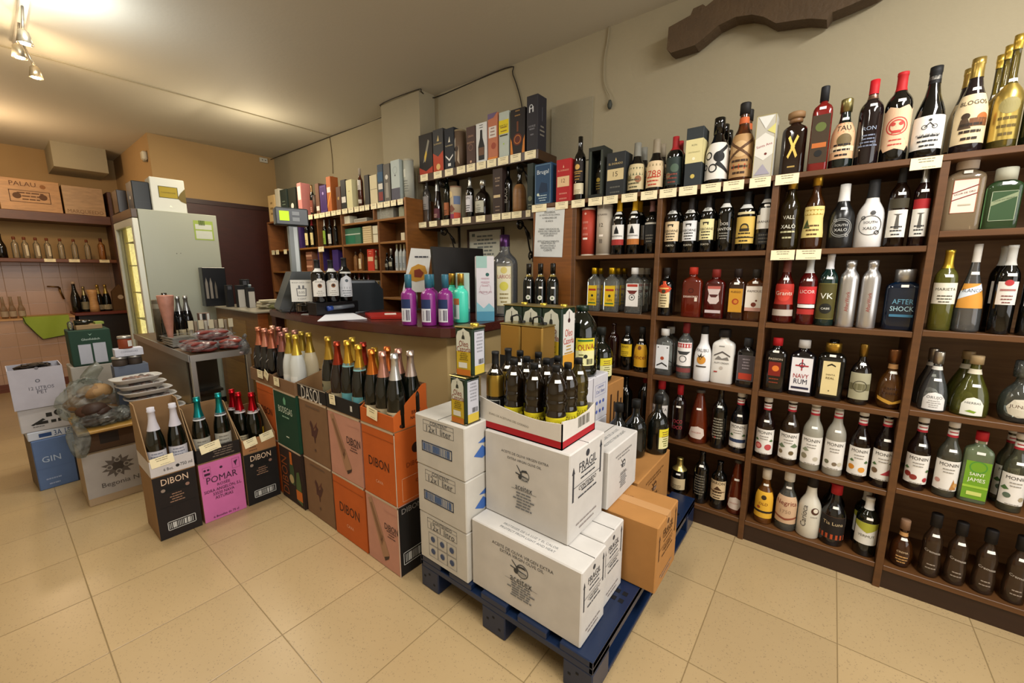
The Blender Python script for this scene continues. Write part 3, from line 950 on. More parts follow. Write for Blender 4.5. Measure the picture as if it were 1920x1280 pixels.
BOTTLES = [
(2.209,1.2201,1.725,.3515,.0338,{'f':'spirit','g':'d:#060605','c':[('d:#060605',.8,'f')],'L':[(.3,.62,1.1,'#1d130c',[('b',-.4,.45,.4,.5,'#a9813f'),('c',0,.7,.2,'#c9a15a'),('l',0,.1,.38,3,.6,'#a9813f')]),(.1,.27,1.2,'#d9cfae',[('l',0,.1,.38,3,.6,'#8a7c58')])]},'slim black bottle with gold and cream labels between red box and window box',-90,0),
(2.22,.8839,1.725,.2592,.0454,0,'dark rum bottle with cream and green village label and grey capsule',-90,0),
(2.319,.8869,1.725,.2592,.0454,0,'dark rum bottle with cream and green village label and grey capsule, behind its twin',-90,0),
(2.22,.7832,1.725,.2588,.0447,1,'dark rum bottle with cream label and large red figures',-90,0),
(2.317,.7862,1.725,.2588,.0447,1,'dark rum bottle with cream label and large red figures, behind its twin',-90,0),
(2.214,.6865,1.725,.2519,.0389,2,'dark bottle with red capsule and green floral label',-90,0),
(2.3,.6895,1.725,.2519,.0389,2,'dark bottle with red capsule and green floral label, behind its twin',-90,0),
(2.225,.4927,1.725,.3001,.0504,3,'black rum bottle with white label showing a black sea creature',-90,0),
(2.334,.4957,1.725,.3001,.0504,3,'black rum bottle with white label showing a black sea creature, behind its twin',-90,0),
(2.443,.4987,1.725,.3001,.0504,3,'black rum bottle with white label showing a black sea creature, hindmost of three',-90,0),
(2.222,.3896,1.725,.3396,.0466,4,'amber rum bottle with tan wrap label and black stopper',-90,0),
(2.323,.3926,1.725,.3396,.0466,4,'amber rum bottle with tan wrap label and black stopper, behind its twin',-90,0),
(2.22,.1914,1.725,.2574,.0449,{'f':'square','n':3,'a':.75,'g':'d:#1c0d07','c':[('k:#7a5836',.83,'k',.9,1.5),('#8b6b47',.9,'k',1,1.9)],'L':[(.26,.62,.7,None,[('p',[(-.3,.1),(-.2,0),(.3,.9),(.2,1)],'m:#c9ac5a'),('p',[(.3,.1),(.2,0),(-.3,.9),(-.2,1)],'m:#c9ac5a'),('c',0,.5,.12,'m:#c9ac5a')]),(.1,.16,.6,None,[('b',-.25,.3,.25,.7,'#a98c4a')])]},'squat dark rum bottle with gold cross emblem and wooden stopper',-90,0),
(2.209,.1013,1.725,.3309,.0339,{'f':'square','n':5,'a':.9,'g':'t:#b01512','c':[('#16161a',.83,'s',1,1.2)],'L':[(.1,.66,.88,'#3a2a16',[('c',0,.75,.3,'#59652e'),('b',-.4,.32,.4,.42,'#b5642a'),('c',.0,.2,.22,'#11100e')])],'st':.72},'red liqueur bottle with dark picture label and black cap',-90,0),
(2.215,.0257,1.725,.2667,.0398,{'f':'malibu','g':'d:#0b1512','c':[('m:#8f8556',.82,'s',1,1.25)],'L':[(.14,.66,1.4,'#d2a880',[('b',-.5,.72,.5,.98,'#cf7c5c'),('c',.05,.5,.22,'#6a5a38'),('b',-.4,.2,.4,.34,'#e3cda8'),('t','TAU',0,.84,.5,'#1d120c'),('l',0,.1,.38,3,.6,'#1d120c')])],'st':.7},'round shouldered dark bottle with peach coloured label and brass cap',-90,0),
(2.213,-.0525,1.725,.3156,.0376,{'f':'spirit','g':'d:#170e10','c':[('#b3121b',.84,'f'),('m:#8c6d5c',.78,'f',.83)],'L':[(.15,.55,1.2,None,[('t','RON',0,.7,.45,'#93a0b5'),('l',0,.2,.5,4,.7,'#6c7488')])],'st':.68},'dark ribbed bottle with bright red cap and pale blue lettering',-90,0),
(2.215,-.1312,1.725,.3214,.0399,{'f':'bord','g':'d:#060605','c':[('#ae1a1d',.8,'f')],'L':[(.12,.62,1.35,None,[('p',[(-.5,.05),(-.4,.12),(-.3,0),(0,.06),(.3,0),(.4,.12),(.5,.05),(.48,.95),(.4,.9),(.25,1),(0,.93),(-.25,1),(-.4,.9),(-.48,.95)],'#dcb896'),('o',0,.55,.3,.12,'#b94036'),('o',0,.55,.22,.2,'#b94036'),('c',-.1,.6,.06,'#b94036'),('c',.1,.6,.06,'#b94036'),('b',-.12,.4,.12,.46,'#b94036'),('l',0,.15,.25,2,.5,'#b94036')])],'st':.66},'dark bottle with red capsule and cream label with red face drawing',-90,0),
(2.219,-.22,1.725,.3179,.0435,{'f':'burg','g':'d:#060605','c':[('#0d0d0d',.82,'f'),('#e8e4da',.86,'f',.9)],'L':[(.1,.46,1.3,'#e6e3dc',[('o',-.12,.66,.07,.25,'#2b2b2b'),('o',.12,.66,.07,.25,'#2b2b2b'),('p',[(-.12,.66),(0,.8),(.12,.66),(.1,.64),(0,.76),(-.1,.64)],'#2b2b2b'),('c',0,.86,.04,'#2b2b2b'),('t','FLOR DE ROSA',0,.42,.6,'#2b2b2b'),('l',0,.1,.38,3,.6,'#2b2b2b')])]},'black bottle with white label showing a bicycle drawing',-90,0),
(2.217,-.3237,1.725,.3154,.0422,5,'gold capped bottle with cream label showing a working figure',-90,0),
(2.309,-.3207,1.725,.3154,.0422,5,'gold capped bottle with cream label showing a working figure, behind its twin',-90,0),
(2.21,-.4069,1.725,.3591,.0352,6,'tall golden bottle with gold label near right end of top board',-90,0),
(2.289,-.4039,1.725,.3591,.0352,6,'tall golden bottle with gold label near right end of top board, behind its twin',-90,0),
(2.367,-.4009,1.725,.3591,.0352,6,'tall golden bottle with gold label near right end of top board, hindmost of three',-90,0),
(2.206,-.4753,1.725,.2041,.0306,{'f':'bord','g':'d:#04130e','c':[('d:#04130e',.8,'f')],'L':[]},'dark green bottle cut off by the right picture edge, top board',-90,0),
(2.211,.9673,1.41,.2928,.0363,{'f':'bord','g':'d:#060605','c':[('#d8a818',.8,'f')],'L':[(.18,.55,1.2,'#dfddd8',[('p',[(0,.95),(.12,.72),(.16,.55),(-.16,.55),(-.12,.72)],'#141414'),('b',-.5,0,.5,.28,'#9c2a24'),('t','SANDEMAN',0,.44,.75,'#222222')]),(.74,.79,1.0,'#d6d6d0',[])],'st':.66},'port bottle with yellow capsule and red banded white label',-90,1),
(2.21,.8787,1.41,.289,.0351,7,'port bottle with yellow capsule and orange banded white label',-90,1),
(2.288,.8817,1.41,.289,.0351,7,'port bottle with yellow capsule and orange banded white label, behind its twin',-90,1),
(2.209,.784,1.41,.2709,.0337,{'f':'bord','g':'d:#060605','c':[('#6d4a46',.8,'f')],'L':[(.2,.6,1.2,'#141413',[('b',-.4,.9,.4,.98,'#bdb9ad'),('l',0,.1,.38,3,.6,'#6b675c')])]},'black bottle with dusky pink capsule at right end of its shelf',-90,1),
(2.211,.6763,1.41,.2705,.0359,8,'port bottle with peach bull label, leftmost of three',-90,1),
(2.291,.6793,1.41,.2705,.0359,8,'port bottle with peach bull label, leftmost of three, behind its twin',-90,1),
(2.209,.5891,1.41,.2662,.0344,9,'port bottle with white bull label, middle of three',-90,1),
(2.286,.5921,1.41,.2662,.0344,9,'port bottle with white bull label, middle of three, behind its twin',-90,1),
(2.208,.5099,1.41,.2699,.0331,10,'port bottle with pale yellow bull label, rightmost of three',-90,1),
(2.282,.5129,1.41,.2699,.0331,10,'port bottle with pale yellow bull label, rightmost of three, behind its twin',-90,1),
(2.209,.4302,1.41,.2828,.0341,{'f':'bord','g':'d:#060605','c':[('#111111',.8,'f')],'L':[(.18,.56,1.1,None,[('t','DOS',0,.72,.45,'#d6d2c6'),('t','SANTOS',0,.5,.85,'#d6d2c6'),('l',0,.1,.32,3,.6,'#8c897f')]),(.72,.79,1.0,'#d0d0ca',[])]},'black port bottle printed with plain white words',-90,1),
(2.213,.3446,1.41,.2664,.0382,11,'black port bottle with large yellow label and dark vignette',-90,1),
(2.298,.3476,1.41,.2664,.0382,11,'black port bottle with large yellow label and dark vignette, behind its twin',-90,1),
(2.209,.2665,1.41,.2818,.0343,{'f':'bord','g':'d:#060605','c':[('#111317',.8,'f')],'L':[(.34,.56,1.3,'#d7d5cc',[('t',"GRAHAM'S",0,.5,.8,'#2a2a2a')]),(.56,.66,.6,'#d7d5cc',[]),(.1,.28,1.1,'#171717',[('l',0,.2,.8,3,.6,'#55524a')]),(.74,.82,1.0,'#c9c9c4',[])],'st':.68},'port bottle with white shaped label under the neck',-90,1),
(2.216,.1774,1.41,.3072,.0413,{'f':'gourd','g':'t:#5d4a12','c':[('m:#b8973e',.84,'s',1,1.2)],'L':[(.15,.55,1.2,None,[('t','VALL',0,.75,.5,'#e2dfcc'),('t','XALÓ',0,.45,.6,'#e2dfcc'),('l',0,.05,.25,2,.6,'#b8b48a')])]},'olive herbal liqueur bottle with white printed words and gold cap',-90,1),
(2.214,.0905,1.41,.3036,.0389,{'f':'gourd','g':'t:#7a4310','c':[('m:#c49a36',.86,'s',1,1.2)],'L':[(.16,.58,1.25,'#d9c67e',[('b',-.4,.72,.4,.9,'#a98936'),('p',[(-.4,.3),(-.25,.6),(-.1,.3)],'#3c4a22'),('l',0,.1,.38,3,.6,'#5a3f16')])]},'amber liqueur bottle with pale yellow label and gold cap',-90,1),
(2.218,-.0037,1.41,.2562,.0434,{'f':'malibu','g':'g:#141414','c':[('#d9d8d4',.74,'f')],'L':[(.12,.52,1.2,None,[('o',0,.5,.36,.06,'#9a9a96'),('o',0,.5,.3,.08,'#9a9a96'),('t','SOUTH',0,.6,.4,'#c9c9c4'),('t','XALO',0,.42,.4,'#c9c9c4'),('o',-.2,.8,.06,.4,'#9a9a96'),('o',.2,.2,.06,.4,'#9a9a96')])],'st':.6},'matt black bottle with silver cap and round white drawing',-90,1),
(2.219,-.0937,1.41,.2611,.0439,{'f':'malibu','g':'g:#d8d6d2','c':[('#1a1919',.74,'f')],'L':[(.12,.58,1.2,None,[('o',0,.45,.36,.06,'#2a2a2a'),('t','SOUTH',0,.55,.4,'#222222'),('t','XALO',0,.36,.4,'#222222'),('c',.05,.85,.08,'#444444'),('o',-.22,.7,.07,.4,'#3a3a3a'),('o',.22,.22,.08,.4,'#3a3a3a')])]},'gloss white bottle with black cap and dark round drawing',-90,1),
(2.205,-.1709,1.41,.2988,.0305,{'f':'bord','g':'t:#4a2a10','c':[('#17130f',.8,'f')],'L':[(.12,.46,1.1,'#dcd9cf',[('p',[(-.1,.3),(.1,.3),(.05,.8),(.2,.85),(-.2,.85),(-.05,.8)],'#55524a'),('l',0,.1,.38,3,.6,'#333333')]),(.48,.6,1.1,'#3b3524',[])],'st':.64},'brown bottle with white palm label and dark capsule',-90,1),
(2.2,-.2335,1.41,.2957,.0246,{'f':'bord','g':'d:#170808','c':[('m:#9c9a94',.78,'f')],'L':[(.12,.46,1.1,'#dcd9cf',[('p',[(-.1,.3),(.1,.3),(.05,.8),(.2,.85),(-.2,.85),(-.05,.8)],'#55524a'),('l',0,.1,.38,3,.6,'#333333')]),(.46,.58,1.1,'#a01d20',[])],'st':.66},'dark bottle with white palm label topped by red band',-90,1),
(2.225,-.3408,1.46,.2631,.0503,{'f':'square','n':5,'a':.6,'g':'t:#cdb28a','c':[('#c9b9a9',.82,'s',1,1.5),('#a8282c',.93,'f',.96)],'L':[(.24,.68,.62,'#d8cdbc',[('f',-.5,0,.5,1,.0015,'#a85a3a'),('p',[(-.5,.36),(.5,.56),(.5,.59),(-.5,.39)],'#7a2420'),('p',[(-.5,.58),(.5,.8),(.5,.83),(-.5,.61)],'#7a2420'),('t','LICOR DE ORO',0,.6,.85,'#7a2420',12),('b',-.2,.22,.3,.26,'#b3a890')])],'st':.755},'wide pale flask with white label crossed by a red slanted band',-90,1),
(2.217,-.4367,1.46,.2059,.0421,{'f':'square','n':5,'a':.6,'g':'t:#5d8a52','c':[('#b9b9a5',.8,'s',1,1.5),('#2d4a2a',.92,'f',.96)],'L':[(.14,.62,.72,'#2f4a28',[('f',-.5,0,.5,1,.0015,'#9fa78a'),('p',[(-.5,.5),(.5,.8),(.5,.95),(-.5,.65)],'#7f8a68'),('t','LICOR DE HIERBAS',0,.72,.8,'#1f3320',14)])],'st':.72},'wide green flask with slanted band label',-90,1),
(2.214,1.1081,1.087,.253,.0389,12,'clear gin flask with yellow label, left end of its shelf',-90,1),
(2.3,1.1111,1.087,.253,.0389,12,'clear gin flask with yellow label, left end of its shelf, behind its twin',-90,1),
(2.219,1.0001,1.087,.2523,.0437,12,'clear gin flask with yellow label, second from left on its shelf',-90,1),
(2.314,1.0031,1.087,.2523,.0437,12,'clear gin flask with yellow label, second from left on its shelf, behind its twin',-90,1),
(2.409,1.0061,1.087,.2523,.0437,12,'clear gin flask with yellow label, second from left on its shelf, hindmost of three',-90,1),
(2.222,.8672,1.087,.2513,.0475,13,'clear gin flask with white label and moustache shaped emblem',-90,1),
(2.325,.8702,1.087,.2513,.0475,13,'clear gin flask with white label and moustache shaped emblem, behind its twin',-90,1),
(2.428,.8732,1.087,.2513,.0475,13,'clear gin flask with white label and moustache shaped emblem, hindmost of three',-90,1),
(2.215,.6906,1.087,.2499,.0399,{'f':'spirit','g':'d:#060605','c':[('#26201c',.84,'s',1,1.15)],'L':[(.18,.5,.75,'#d8c79a',[('l',0,.1,.8,5,.6,'#6a5a3a')]),(.44,.74,1.0,None,[('p',[(-.5,.45),(-.35,.25),(-.1,.1),(.1,.1),(.35,.25),(.5,.45),(.35,.6),(.2,.65),(.12,.95),(-.12,.95),(-.2,.65),(-.35,.6)],'#c2441f'),('c',0,.25,.13,'#3c3c20'),('b',-.3,.42,.3,.5,'#e0c070')])]},'black amaro bottle with red and cream shaped label',-90,1),
(2.223,.5601,1.087,.2516,.0477,{'f':'square','n':4,'a':.65,'g':'t:#a03010','c':[('#b8301c',.86,'s',1,1.2)],'L':[(.2,.62,.8,None,[('o',0,.8,.16,.2,'#2a0d08'),('t','DISARONO',0,.52,.9,'#e8d8c8'),('b',.25,.3,.42,.48,'#d8c8b8')])]},'deep red liqueur flask with white name across it',-90,1),
(2.22,.4532,1.087,.2404,.0453,{'f':'square','n':4,'a':.65,'g':'t:#8a1c10','c':[('#7a2018',.84,'s',1,1.2)],'L':[(.2,.68,.8,None,[('p',[(-.4,.85),(.4,.85),(.3,.65),(.36,.35),(.2,.22),(-.2,.22),(-.36,.35),(-.3,.65)],'#c9b9b4'),('b',-.4,.85,.4,.97,'#b05a50'),('p',[(-.3,.62),(.3,.62),(.15,.5),(-.15,.5)],'#4a1c18')]),(.12,.18,.78,'#c4b4b4',[])]},'red gin flask with pale label and moustache shaped emblem',-90,1),
(2.211,.3563,1.087,.2423,.0363,{'f':'square','n':4,'a':.65,'g':'d:#2a1206','c':[('#1f120c',.84,'s',1,1.3)],'L':[(.16,.62,.8,'#c08a26',[('c',0,.45,.25,'#9c3a16'),('c',.02,.45,.15,'#c07a26'),('t','FUEGO',0,.86,.7,'#3a1a0a')])],'st':.7},'dark cinnamon whisky bottle with gold label and black cap',-90,1),
(2.216,.2804,1.087,.2395,.0414,{'f':'square','n':4,'a':.65,'g':'d:#4a2408','c':[('#2b2620',.84,'s',1,1.2)],'L':[(.2,.68,.85,'#dcd3c6',[('c',0,.26,.15,'#6a2a18'),('c',.14,.42,.06,'#6a2a18'),('b',.0,.12,.02,.2,'#6a2a18'),('b',-.5,0,.5,.14,'#b88a7a'),('t','FAMOUS',0,.8,.8,'#4a3a34')])],'st':.73},'whisky flask with white label showing a red grouse',-90,1),
(2.216,.1656,1.087,.2833,.0406,{'f':'gourd','g':'t:#8a1a0a','c':[('#6d3a30',.8,'f')],'L':[(.3,.62,1.2,'#a82c20',[('c',0,.45,.3,'#c03c2c'),('t','Grants',0,.55,.75,'#e6d8c8')]),(.12,.22,1.2,'#b9ada0',[])],'st':.68},'red tinted bottle with triangular red and white label',-90,1),
(2.208,.0815,1.087,.2859,.0335,{'f':'bord','g':'t:#8e1410','c':[('#a9a9a6',.78,'f')],'L':[(.32,.58,1.2,'#c02a2c',[('t','LICOR',0,.7,.7,'#e8d0c8')]),(.26,.31,1.1,'#e0e0dc',[]),(.16,.24,1.1,'#a82a24',[])],'st':.66},'cherry red bottle with silver capsule and red label',-90,1),
(2.208,.0136,1.087,.2998,.0329,{'f':'bord','g':'d:#0f2622','c':[('#d9d9dc',.8,'f')],'L':[(.1,.6,1.1,'#4a4418',[('f',-.5,0,.5,1,.001,'#a99a4a'),('c',0,.3,.3,'#1a1a12'),('t','CASIS',0,.3,.4,'#e4e4d8'),('t','VK',0,.65,.6,'#e4e4d8')])],'st':.66},'dark teal bottle with olive label and large pale letters',-90,1),
(2.206,-.0548,1.087,.2743,.0313,14,'silver aluminium bottle with red upright lettering, left of the pair',-90,1),
(2.205,-.1234,1.087,.273,.0298,14,'silver aluminium bottle with red upright lettering, right of the pair',-90,1),
(2.228,-.2238,1.087,.2369,.0528,{'f':'square','n':6,'a':.7,'g':'d:#041426','c':[('m:#b9b9b6',.8,'s',1,1.35)],'L':[(.14,.56,.72,None,[('t','AFTER',0,.8,.8,'#5f93a8',0,1.3),('t','SHOCK',0,.52,.9,'#9cc0c8',0,1.3),('b',-.45,.2,.45,.3,'#3a6d88')])],'st':.71},'wide dark blue bottle with pale blue block letters',-90,1),
(2.207,-.3328,1.096,.2971,.0323,{'f':'bord','g':'t:#9a9a3c','c':[('m:#c9a93c',.78,'f')],'L':[(.34,.6,1.25,'#dcd8c6',[('t','MARIETA',0,.7,.7,'#4a4636'),('l',0,.1,.38,3,.6,'#4a4636')])],'st':.67},'yellow white wine bottle with cream label and gold capsule',-90,1),
(2.212,-.4018,1.096,.3156,.0371,{'f':'bell','g':'t:#dfe4e2','c':[('#c9c4ba',.8,'f')],'L':[(.28,.56,1.2,'#c98c34',[('p',[(-.5,.35),(.5,.75),(.5,1),(-.5,.7)],'#cdd6e0'),('t','BLANCO',0,.72,.8,'#2a2620')])],'st':.66},'clear bell shaped bottle with orange and white label',-90,1),
(2.204,-.4829,1.096,.3082,.0293,15,'black wine bottle with square white label and red seal',-90,1),
(2.271,-.4799,1.096,.3082,.0293,15,'black wine bottle with square white label and red seal, behind its twin',-90,1),
(2.2,-.5459,1.096,.302,.0252,{'f':'bord','g':'d:#060605','c':[('#b9b7b0',.78,'f')],'L':[(.34,.6,.9,'#ddd6cc',[('l',0,.1,.38,3,.6,'#7a4a44')])],'st':.66},'black wine bottle cut by the right picture edge, third shelf down',-90,1),
(2.209,.8868,.765,.2496,.0341,{'f':'bord','g':'d:#060605','c':[('#2a2a2a',.84,'s',1,1.1)],'L':[(.32,.6,1.2,'#c9a818',[('t','ANIS',0,.8,.5,'#5a4410'),('l',0,.1,.38,3,.6,'#5a4410')])],'st':.68},'dark bottle with plain mustard label, right of the big olive oil jug',-90,1),
(2.214,.8039,.765,.2498,.0387,{'f':'malibu','g':'d:#060605','c':[('#20201e',.84,'s',1,1.1)],'L':[(.12,.62,1.2,'#c9961c',[('c',0,.86,.12,'#6a3a14'),('f',-.5,0,.5,1,.001,'#e0c060'),('t','Ancel',0,.45,.8,'#7a2410')])],'st':.7},'dark bottle with tall mustard label and red brown lettering',-90,1),
(2.209,.9716,.765,.2585,.0335,{'f':'bord','g':'d:#1a0806','c':[('d:#1a0806',.84,'f')],'L':[]},'unlabelled dark red bottle behind the olive oil jug',-90,1),
(2.221,.6816,.765,.2502,.0464,16,'clear gin flask with silver white label, far left of its bay',-90,1),
(2.322,.6846,.765,.2502,.0464,16,'clear gin flask with silver white label, far left of its bay, behind its twin',-90,1),
(2.213,.5728,.765,.2909,.0376,{'f':'spirit','g':'t:#e6ece8','c':[('#7a2022',.82,'s',1,1.2)],'L':[(.24,.66,1.2,'#e0dcd8',[('b',-.45,.78,.45,.96,'#b03436'),('p',[(-.4,.62),(.4,.62),(.2,.48),(-.2,.48)],'#3a3a3a'),('o',0,.3,.2,.2,'#3a3a3a')]),(.12,.2,1.2,'#7a3a38',[])]},'clear gin bottle with red topped white label',-90,1),
(2.216,.4839,.765,.2809,.0411,{'f':'malibu','g':'g:#dedede','c':[('#171310',.86,'s',1,1.1)],'L':[(.22,.62,1.0,None,[('t','MALIBU',0,.88,.9,'#3a302a'),('c',0,.45,.26,'#c98a30'),('p',[(-.05,.45),(-.25,.7),(-.1,.62),(.0,.78),(.02,.6),(.2,.7)],'#2a2a1c'),('b',-.3,.12,.3,.18,'#3a302a')])]},'white coconut rum bottle with orange sunset and palm',-90,1),
(2.225,.3929,.765,.2712,.0503,{'f':'square','n':4,'a':.65,'g':'g:#dcd9d2','c':[('#1f1a18',.86,'s',1,1.5)],'L':[(.15,.75,.8,None,[('b',-.2,.9,.1,.93,'#8c8a86'),('p',[(-.45,.6),(0,.72),(.45,.6),(.45,.64),(0,.77),(-.45,.64)],'#55504c'),('p',[(-.4,.5),(-.2,.62),(0,.54),(.3,.6),(.4,.5)],'#7a7670'),('t','RUM CREAM',0,.4,.8,'#4a4440'),('c',0,.25,.1,'#b9b0a6'),('b',-.4,.1,-.2,.14,'#9c3430')])]},'wide white rum cream bottle with grey print and black cap',-90,1),
(2.216,.2869,.765,.2374,.0407,{'f':'square','n':4,'a':.65,'g':'d:#121012','c':[('#2b2b2d',.84,'s',1,1.3)],'L':[(.14,.66,.85,'#4a4244',[('b',-.4,.05,.4,.3,'#b03a24'),('f',-.5,0,.5,1,.001,'#8a8084'),('l',0,.5,.85,4,.6,'#8a8084')])]},'dark liqueur flask with grey label and orange foot',-90,1),
(2.217,.1699,.765,.2512,.0423,{'f':'square','n':4,'a':.7,'g':'d:#0d0a09','c':[('#b81c22',.86,'s',1,1.3)],'L':[(.14,.7,.8,None,[('t','PASSION',0,.86,.8,'#c9b9a0'),('b',-.35,.3,.35,.76,'#7a1c10'),('c',.05,.55,.2,'#d8782c'),('l',0,.08,.2,2,.6,'#8a3a20')])],'st':.74},'black flask with red cap and flame coloured picture',-90,1),
(2.223,.0689,.765,.2507,.0476,{'f':'square','n':4,'a':.7,'g':'d:#0e0b0d','c':[('#c9c7c4',.86,'s',1,1.3)],'L':[(.08,.7,.84,'#dfdcdc',[('f',-.5,0,.5,1,.0015,'#28253c'),('b',-.03,.62,.03,.95,'#a02c34'),('o',0,.78,.14,.3,'#28253c'),('b',-.3,.74,.3,.78,'#a02c34'),('t','NAVY',0,.46,.7,'#a02c34',0,1.3),('t','RUM',0,.3,.6,'#28253c',0,1.3),('b',-.4,.08,.4,.14,'#28253c')])]},'dark navy rum bottle with white anchor label',-90,1),
(2.223,-.0337,.765,.261,.0482,{'f':'square','n':5,'a':.8,'g':'d:#0c0b08','c':[('m:#b8913c',.8,'s',.95,1.3),('#1c1a16',.95,'s',1,1.0)],'L':[(.1,.66,.6,'#d8c690',[('p',[(-.25,.88),(0,.94),(.25,.88),(.25,.84),(0,.89),(-.25,.84)],'#2c2410'),('t','SANTA',0,.6,.55,'#4a3c1c'),('t','REAL',0,.5,.5,'#4a3c1c'),('c',0,.12,.04,'#2c2410')])],'st':.735},'square black bottle with cream label and gold collar',-90,1),
(2.211,-.1329,.765,.2546,.0362,{'f':'squat','g':'d:#120d0a','c':[('m:#8c6c2c',.8,'s',1,1.3)],'L':[(.1,.54,1.1,'#a09c80',[('b',-.5,.35,.5,.6,'#6a6648'),('o',0,.5,.3,.1,'#3a3626')])],'st':.66},'dark cream liqueur bottle with round grey green label',-90,1),
(2.219,-.2293,.765,.2422,.0435,{'f':'round','g':'t:#8e5a22','c':[('m:#7a5030',.78,'s',1,1.4),('#a87c4c',.68,'f',.76)],'L':[(.1,.5,1.0,None,[('t','CREMA',0,.65,.5,'#2a1408'),('t','CASERA',0,.45,.6,'#2a1408'),('p',[(-.5,.3),(.1,.1),(.5,.25),(.5,.1),(0,-.02),(-.5,.15)],'#c99a3c')])],'st':.6},'round copper brown cream decanter on the middle shelf',-90,1),
(2.216,-.3529,.783,.23,.0409,17,'clear bell shaped orujo bottle with arched white label',-90,1),
(2.306,-.3499,.783,.23,.0409,17,'clear bell shaped orujo bottle with arched white label, behind its twin',-90,1),
(2.225,-.4529,.783,.2265,.0498,18,'broad yellow green herbal liqueur bottle with cork',-90,1),
(2.332,-.4499,.783,.2265,.0498,18,'broad yellow green herbal liqueur bottle with cork, behind its twin',-90,1),
(2.226,-.5714,.783,.222,.0507,{'f':'round','g':'t:#aeb8ac','c':[('t:#c9d0cc',.72,'k',1,1.6)],'L':[(.1,.42,.8,None,[('p',[(-.5,.5),(-.4,.15),(-.1,0),(.2,.05),(.5,.3),(.45,.8),(.2,1),(-.3,.9)],'#cfc8b4'),('t','JUNIPER',0,.55,.8,'#5a4030')])]},'large clear glass decanter with parchment shaped label',-90,1),
(2.218,.6811,.43,.3023,.0434,{'f':'spirit','g':'t:#c9ccc4','c':[('#b8202a',.84,'s',1,1.2)],'L':[(.14,.56,1.25,'#cfc9c4',[('p',[(-.3,.45),(-.1,.6),(.1,.5),(.3,.62),(.35,.4),(-.3,.35)],'#4a403c'),('t','NEGRITA',0,.82,.85,'#2c2824'),('l',0,.1,.38,3,.6,'#2c2824')])],'st':.66},'rum bottle with red cap and grey white illustrated label',-90,1),
(2.21,.5803,.43,.2943,.0348,{'f':'bord','g':'d:#120708','c':[('#b01c24',.82,'s',1,1.15)],'L':[(.1,.42,1.0,None,[('t','LOCO',0,.75,.8,'#a83440',0,1.3),('t','LOCO',0,.4,.8,'#a83440',0,1.3)])],'st':.6},'dark bottle with red cap and red block lettering',-90,1),
(2.221,.4822,.43,.2828,.0463,19,'orange sangria bottle on the second shelf from the floor',-90,1),
(2.209,.3838,.43,.3087,.0342,{'f':'bord','g':'d:#060605','c':[('d:#060605',.8,'f')],'L':[(.15,.55,1.0,None,[('l',0,.1,.9,8,.8,'#8a8474'),('c',-.1,.12,.06,'#a02a2a')])],'st':.7},'black bottle with fine pale print between orange bottle and syrup',-90,1),
(2.213,.2939,.43,.305,.0375,20,'syrup bottle with dark blue berries on white label',-90,2),
(2.296,.2969,.43,.305,.0375,20,'syrup bottle with dark blue berries on white label, behind its twin',-90,2),
(2.211,.1809,.43,.3025,.0364,{'f':'monin','g':'d:#160a08','c':[('#ddd9d4',.93,'s',1,1.12),('#a82430',.8,'f',.83)],'L':[(.1,.5,1.35,'#e2ded6',[('t','MONIN',0,.87,.62,'#2a2620',0,1.1),('c',-.22,.32,.16,'#b8484a'),('c',.2,.3,.15,'#b8484a'),('c',-.22,.32,.1,'#d88a80'),('p',[(-.4,.55),(-.3,.6300000000000001),(-.19999999999999998,.55),(-.3,.52)],'#4a6a3a'),('p',[(.22,.55),(.32,.6300000000000001),(.42000000000000004,.55),(.32,.52)],'#4a6a3a'),('l',0,.03,.1,1,.5,'#8a857c'),('l',0,.62,.72,2,.4,'#8a857c')]),(.83,.9,2.2,'#dfdad4',[('b',-.2,.4,.2,.6,'#a82430')])],'st':.62},'syrup bottle with pink grapefruit halves on white label',-90,2),
(2.212,.0858,.43,.3179,.0374,{'f':'monin','g':'t:#6a4a2a','c':[('#ddd9d4',.93,'s',1,1.12),('#a82430',.8,'f',.83)],'L':[(.1,.5,1.35,'#e2ded6',[('t','MONIN',0,.87,.62,'#2a2620',0,1.1),('c',-.28,.25,.1,'#7a6a4c'),('c',.15,.25,.1,'#6a5a3c'),('p',[(-.41000000000000003,.45),(-.25,.5780000000000001),(-.09,.45),(-.25,.402)],'#6a7a5c'),('p',[(.09,.5),(.25,.628),(.41000000000000003,.5),(.25,.452)],'#6a7a5c'),('l',0,.03,.1,1,.5,'#8a857c'),('l',0,.62,.72,2,.4,'#8a857c')]),(.83,.9,2.2,'#dfdad4',[('b',-.2,.4,.2,.6,'#a82430')])],'st':.62},'brown syrup bottle with nuts and leaves on white label',-90,2),
(2.212,.0001,.43,.3196,.0374,{'f':'monin','g':'g:#8f8c7e','c':[('#ddd9d4',.93,'s',1,1.12),('#a82430',.8,'f',.83)],'L':[(.1,.5,1.35,'#e2ded6',[('t','MONIN',0,.87,.62,'#2a2620',0,1.1),('c',-.25,.28,.13,'#8a8268'),('c',.2,.22,.1,'#b9b2a0'),('p',[(-.34,.5),(-.2,.612),(-.06,.5),(-.2,.458)],'#8a9278'),('l',0,.03,.1,1,.5,'#8a857c'),('l',0,.62,.72,2,.4,'#8a857c')]),(.83,.9,2.2,'#dfdad4',[('b',-.2,.4,.2,.6,'#a82430')])],'st':.62},'cloudy pale syrup bottle, third from left of six',-90,2),
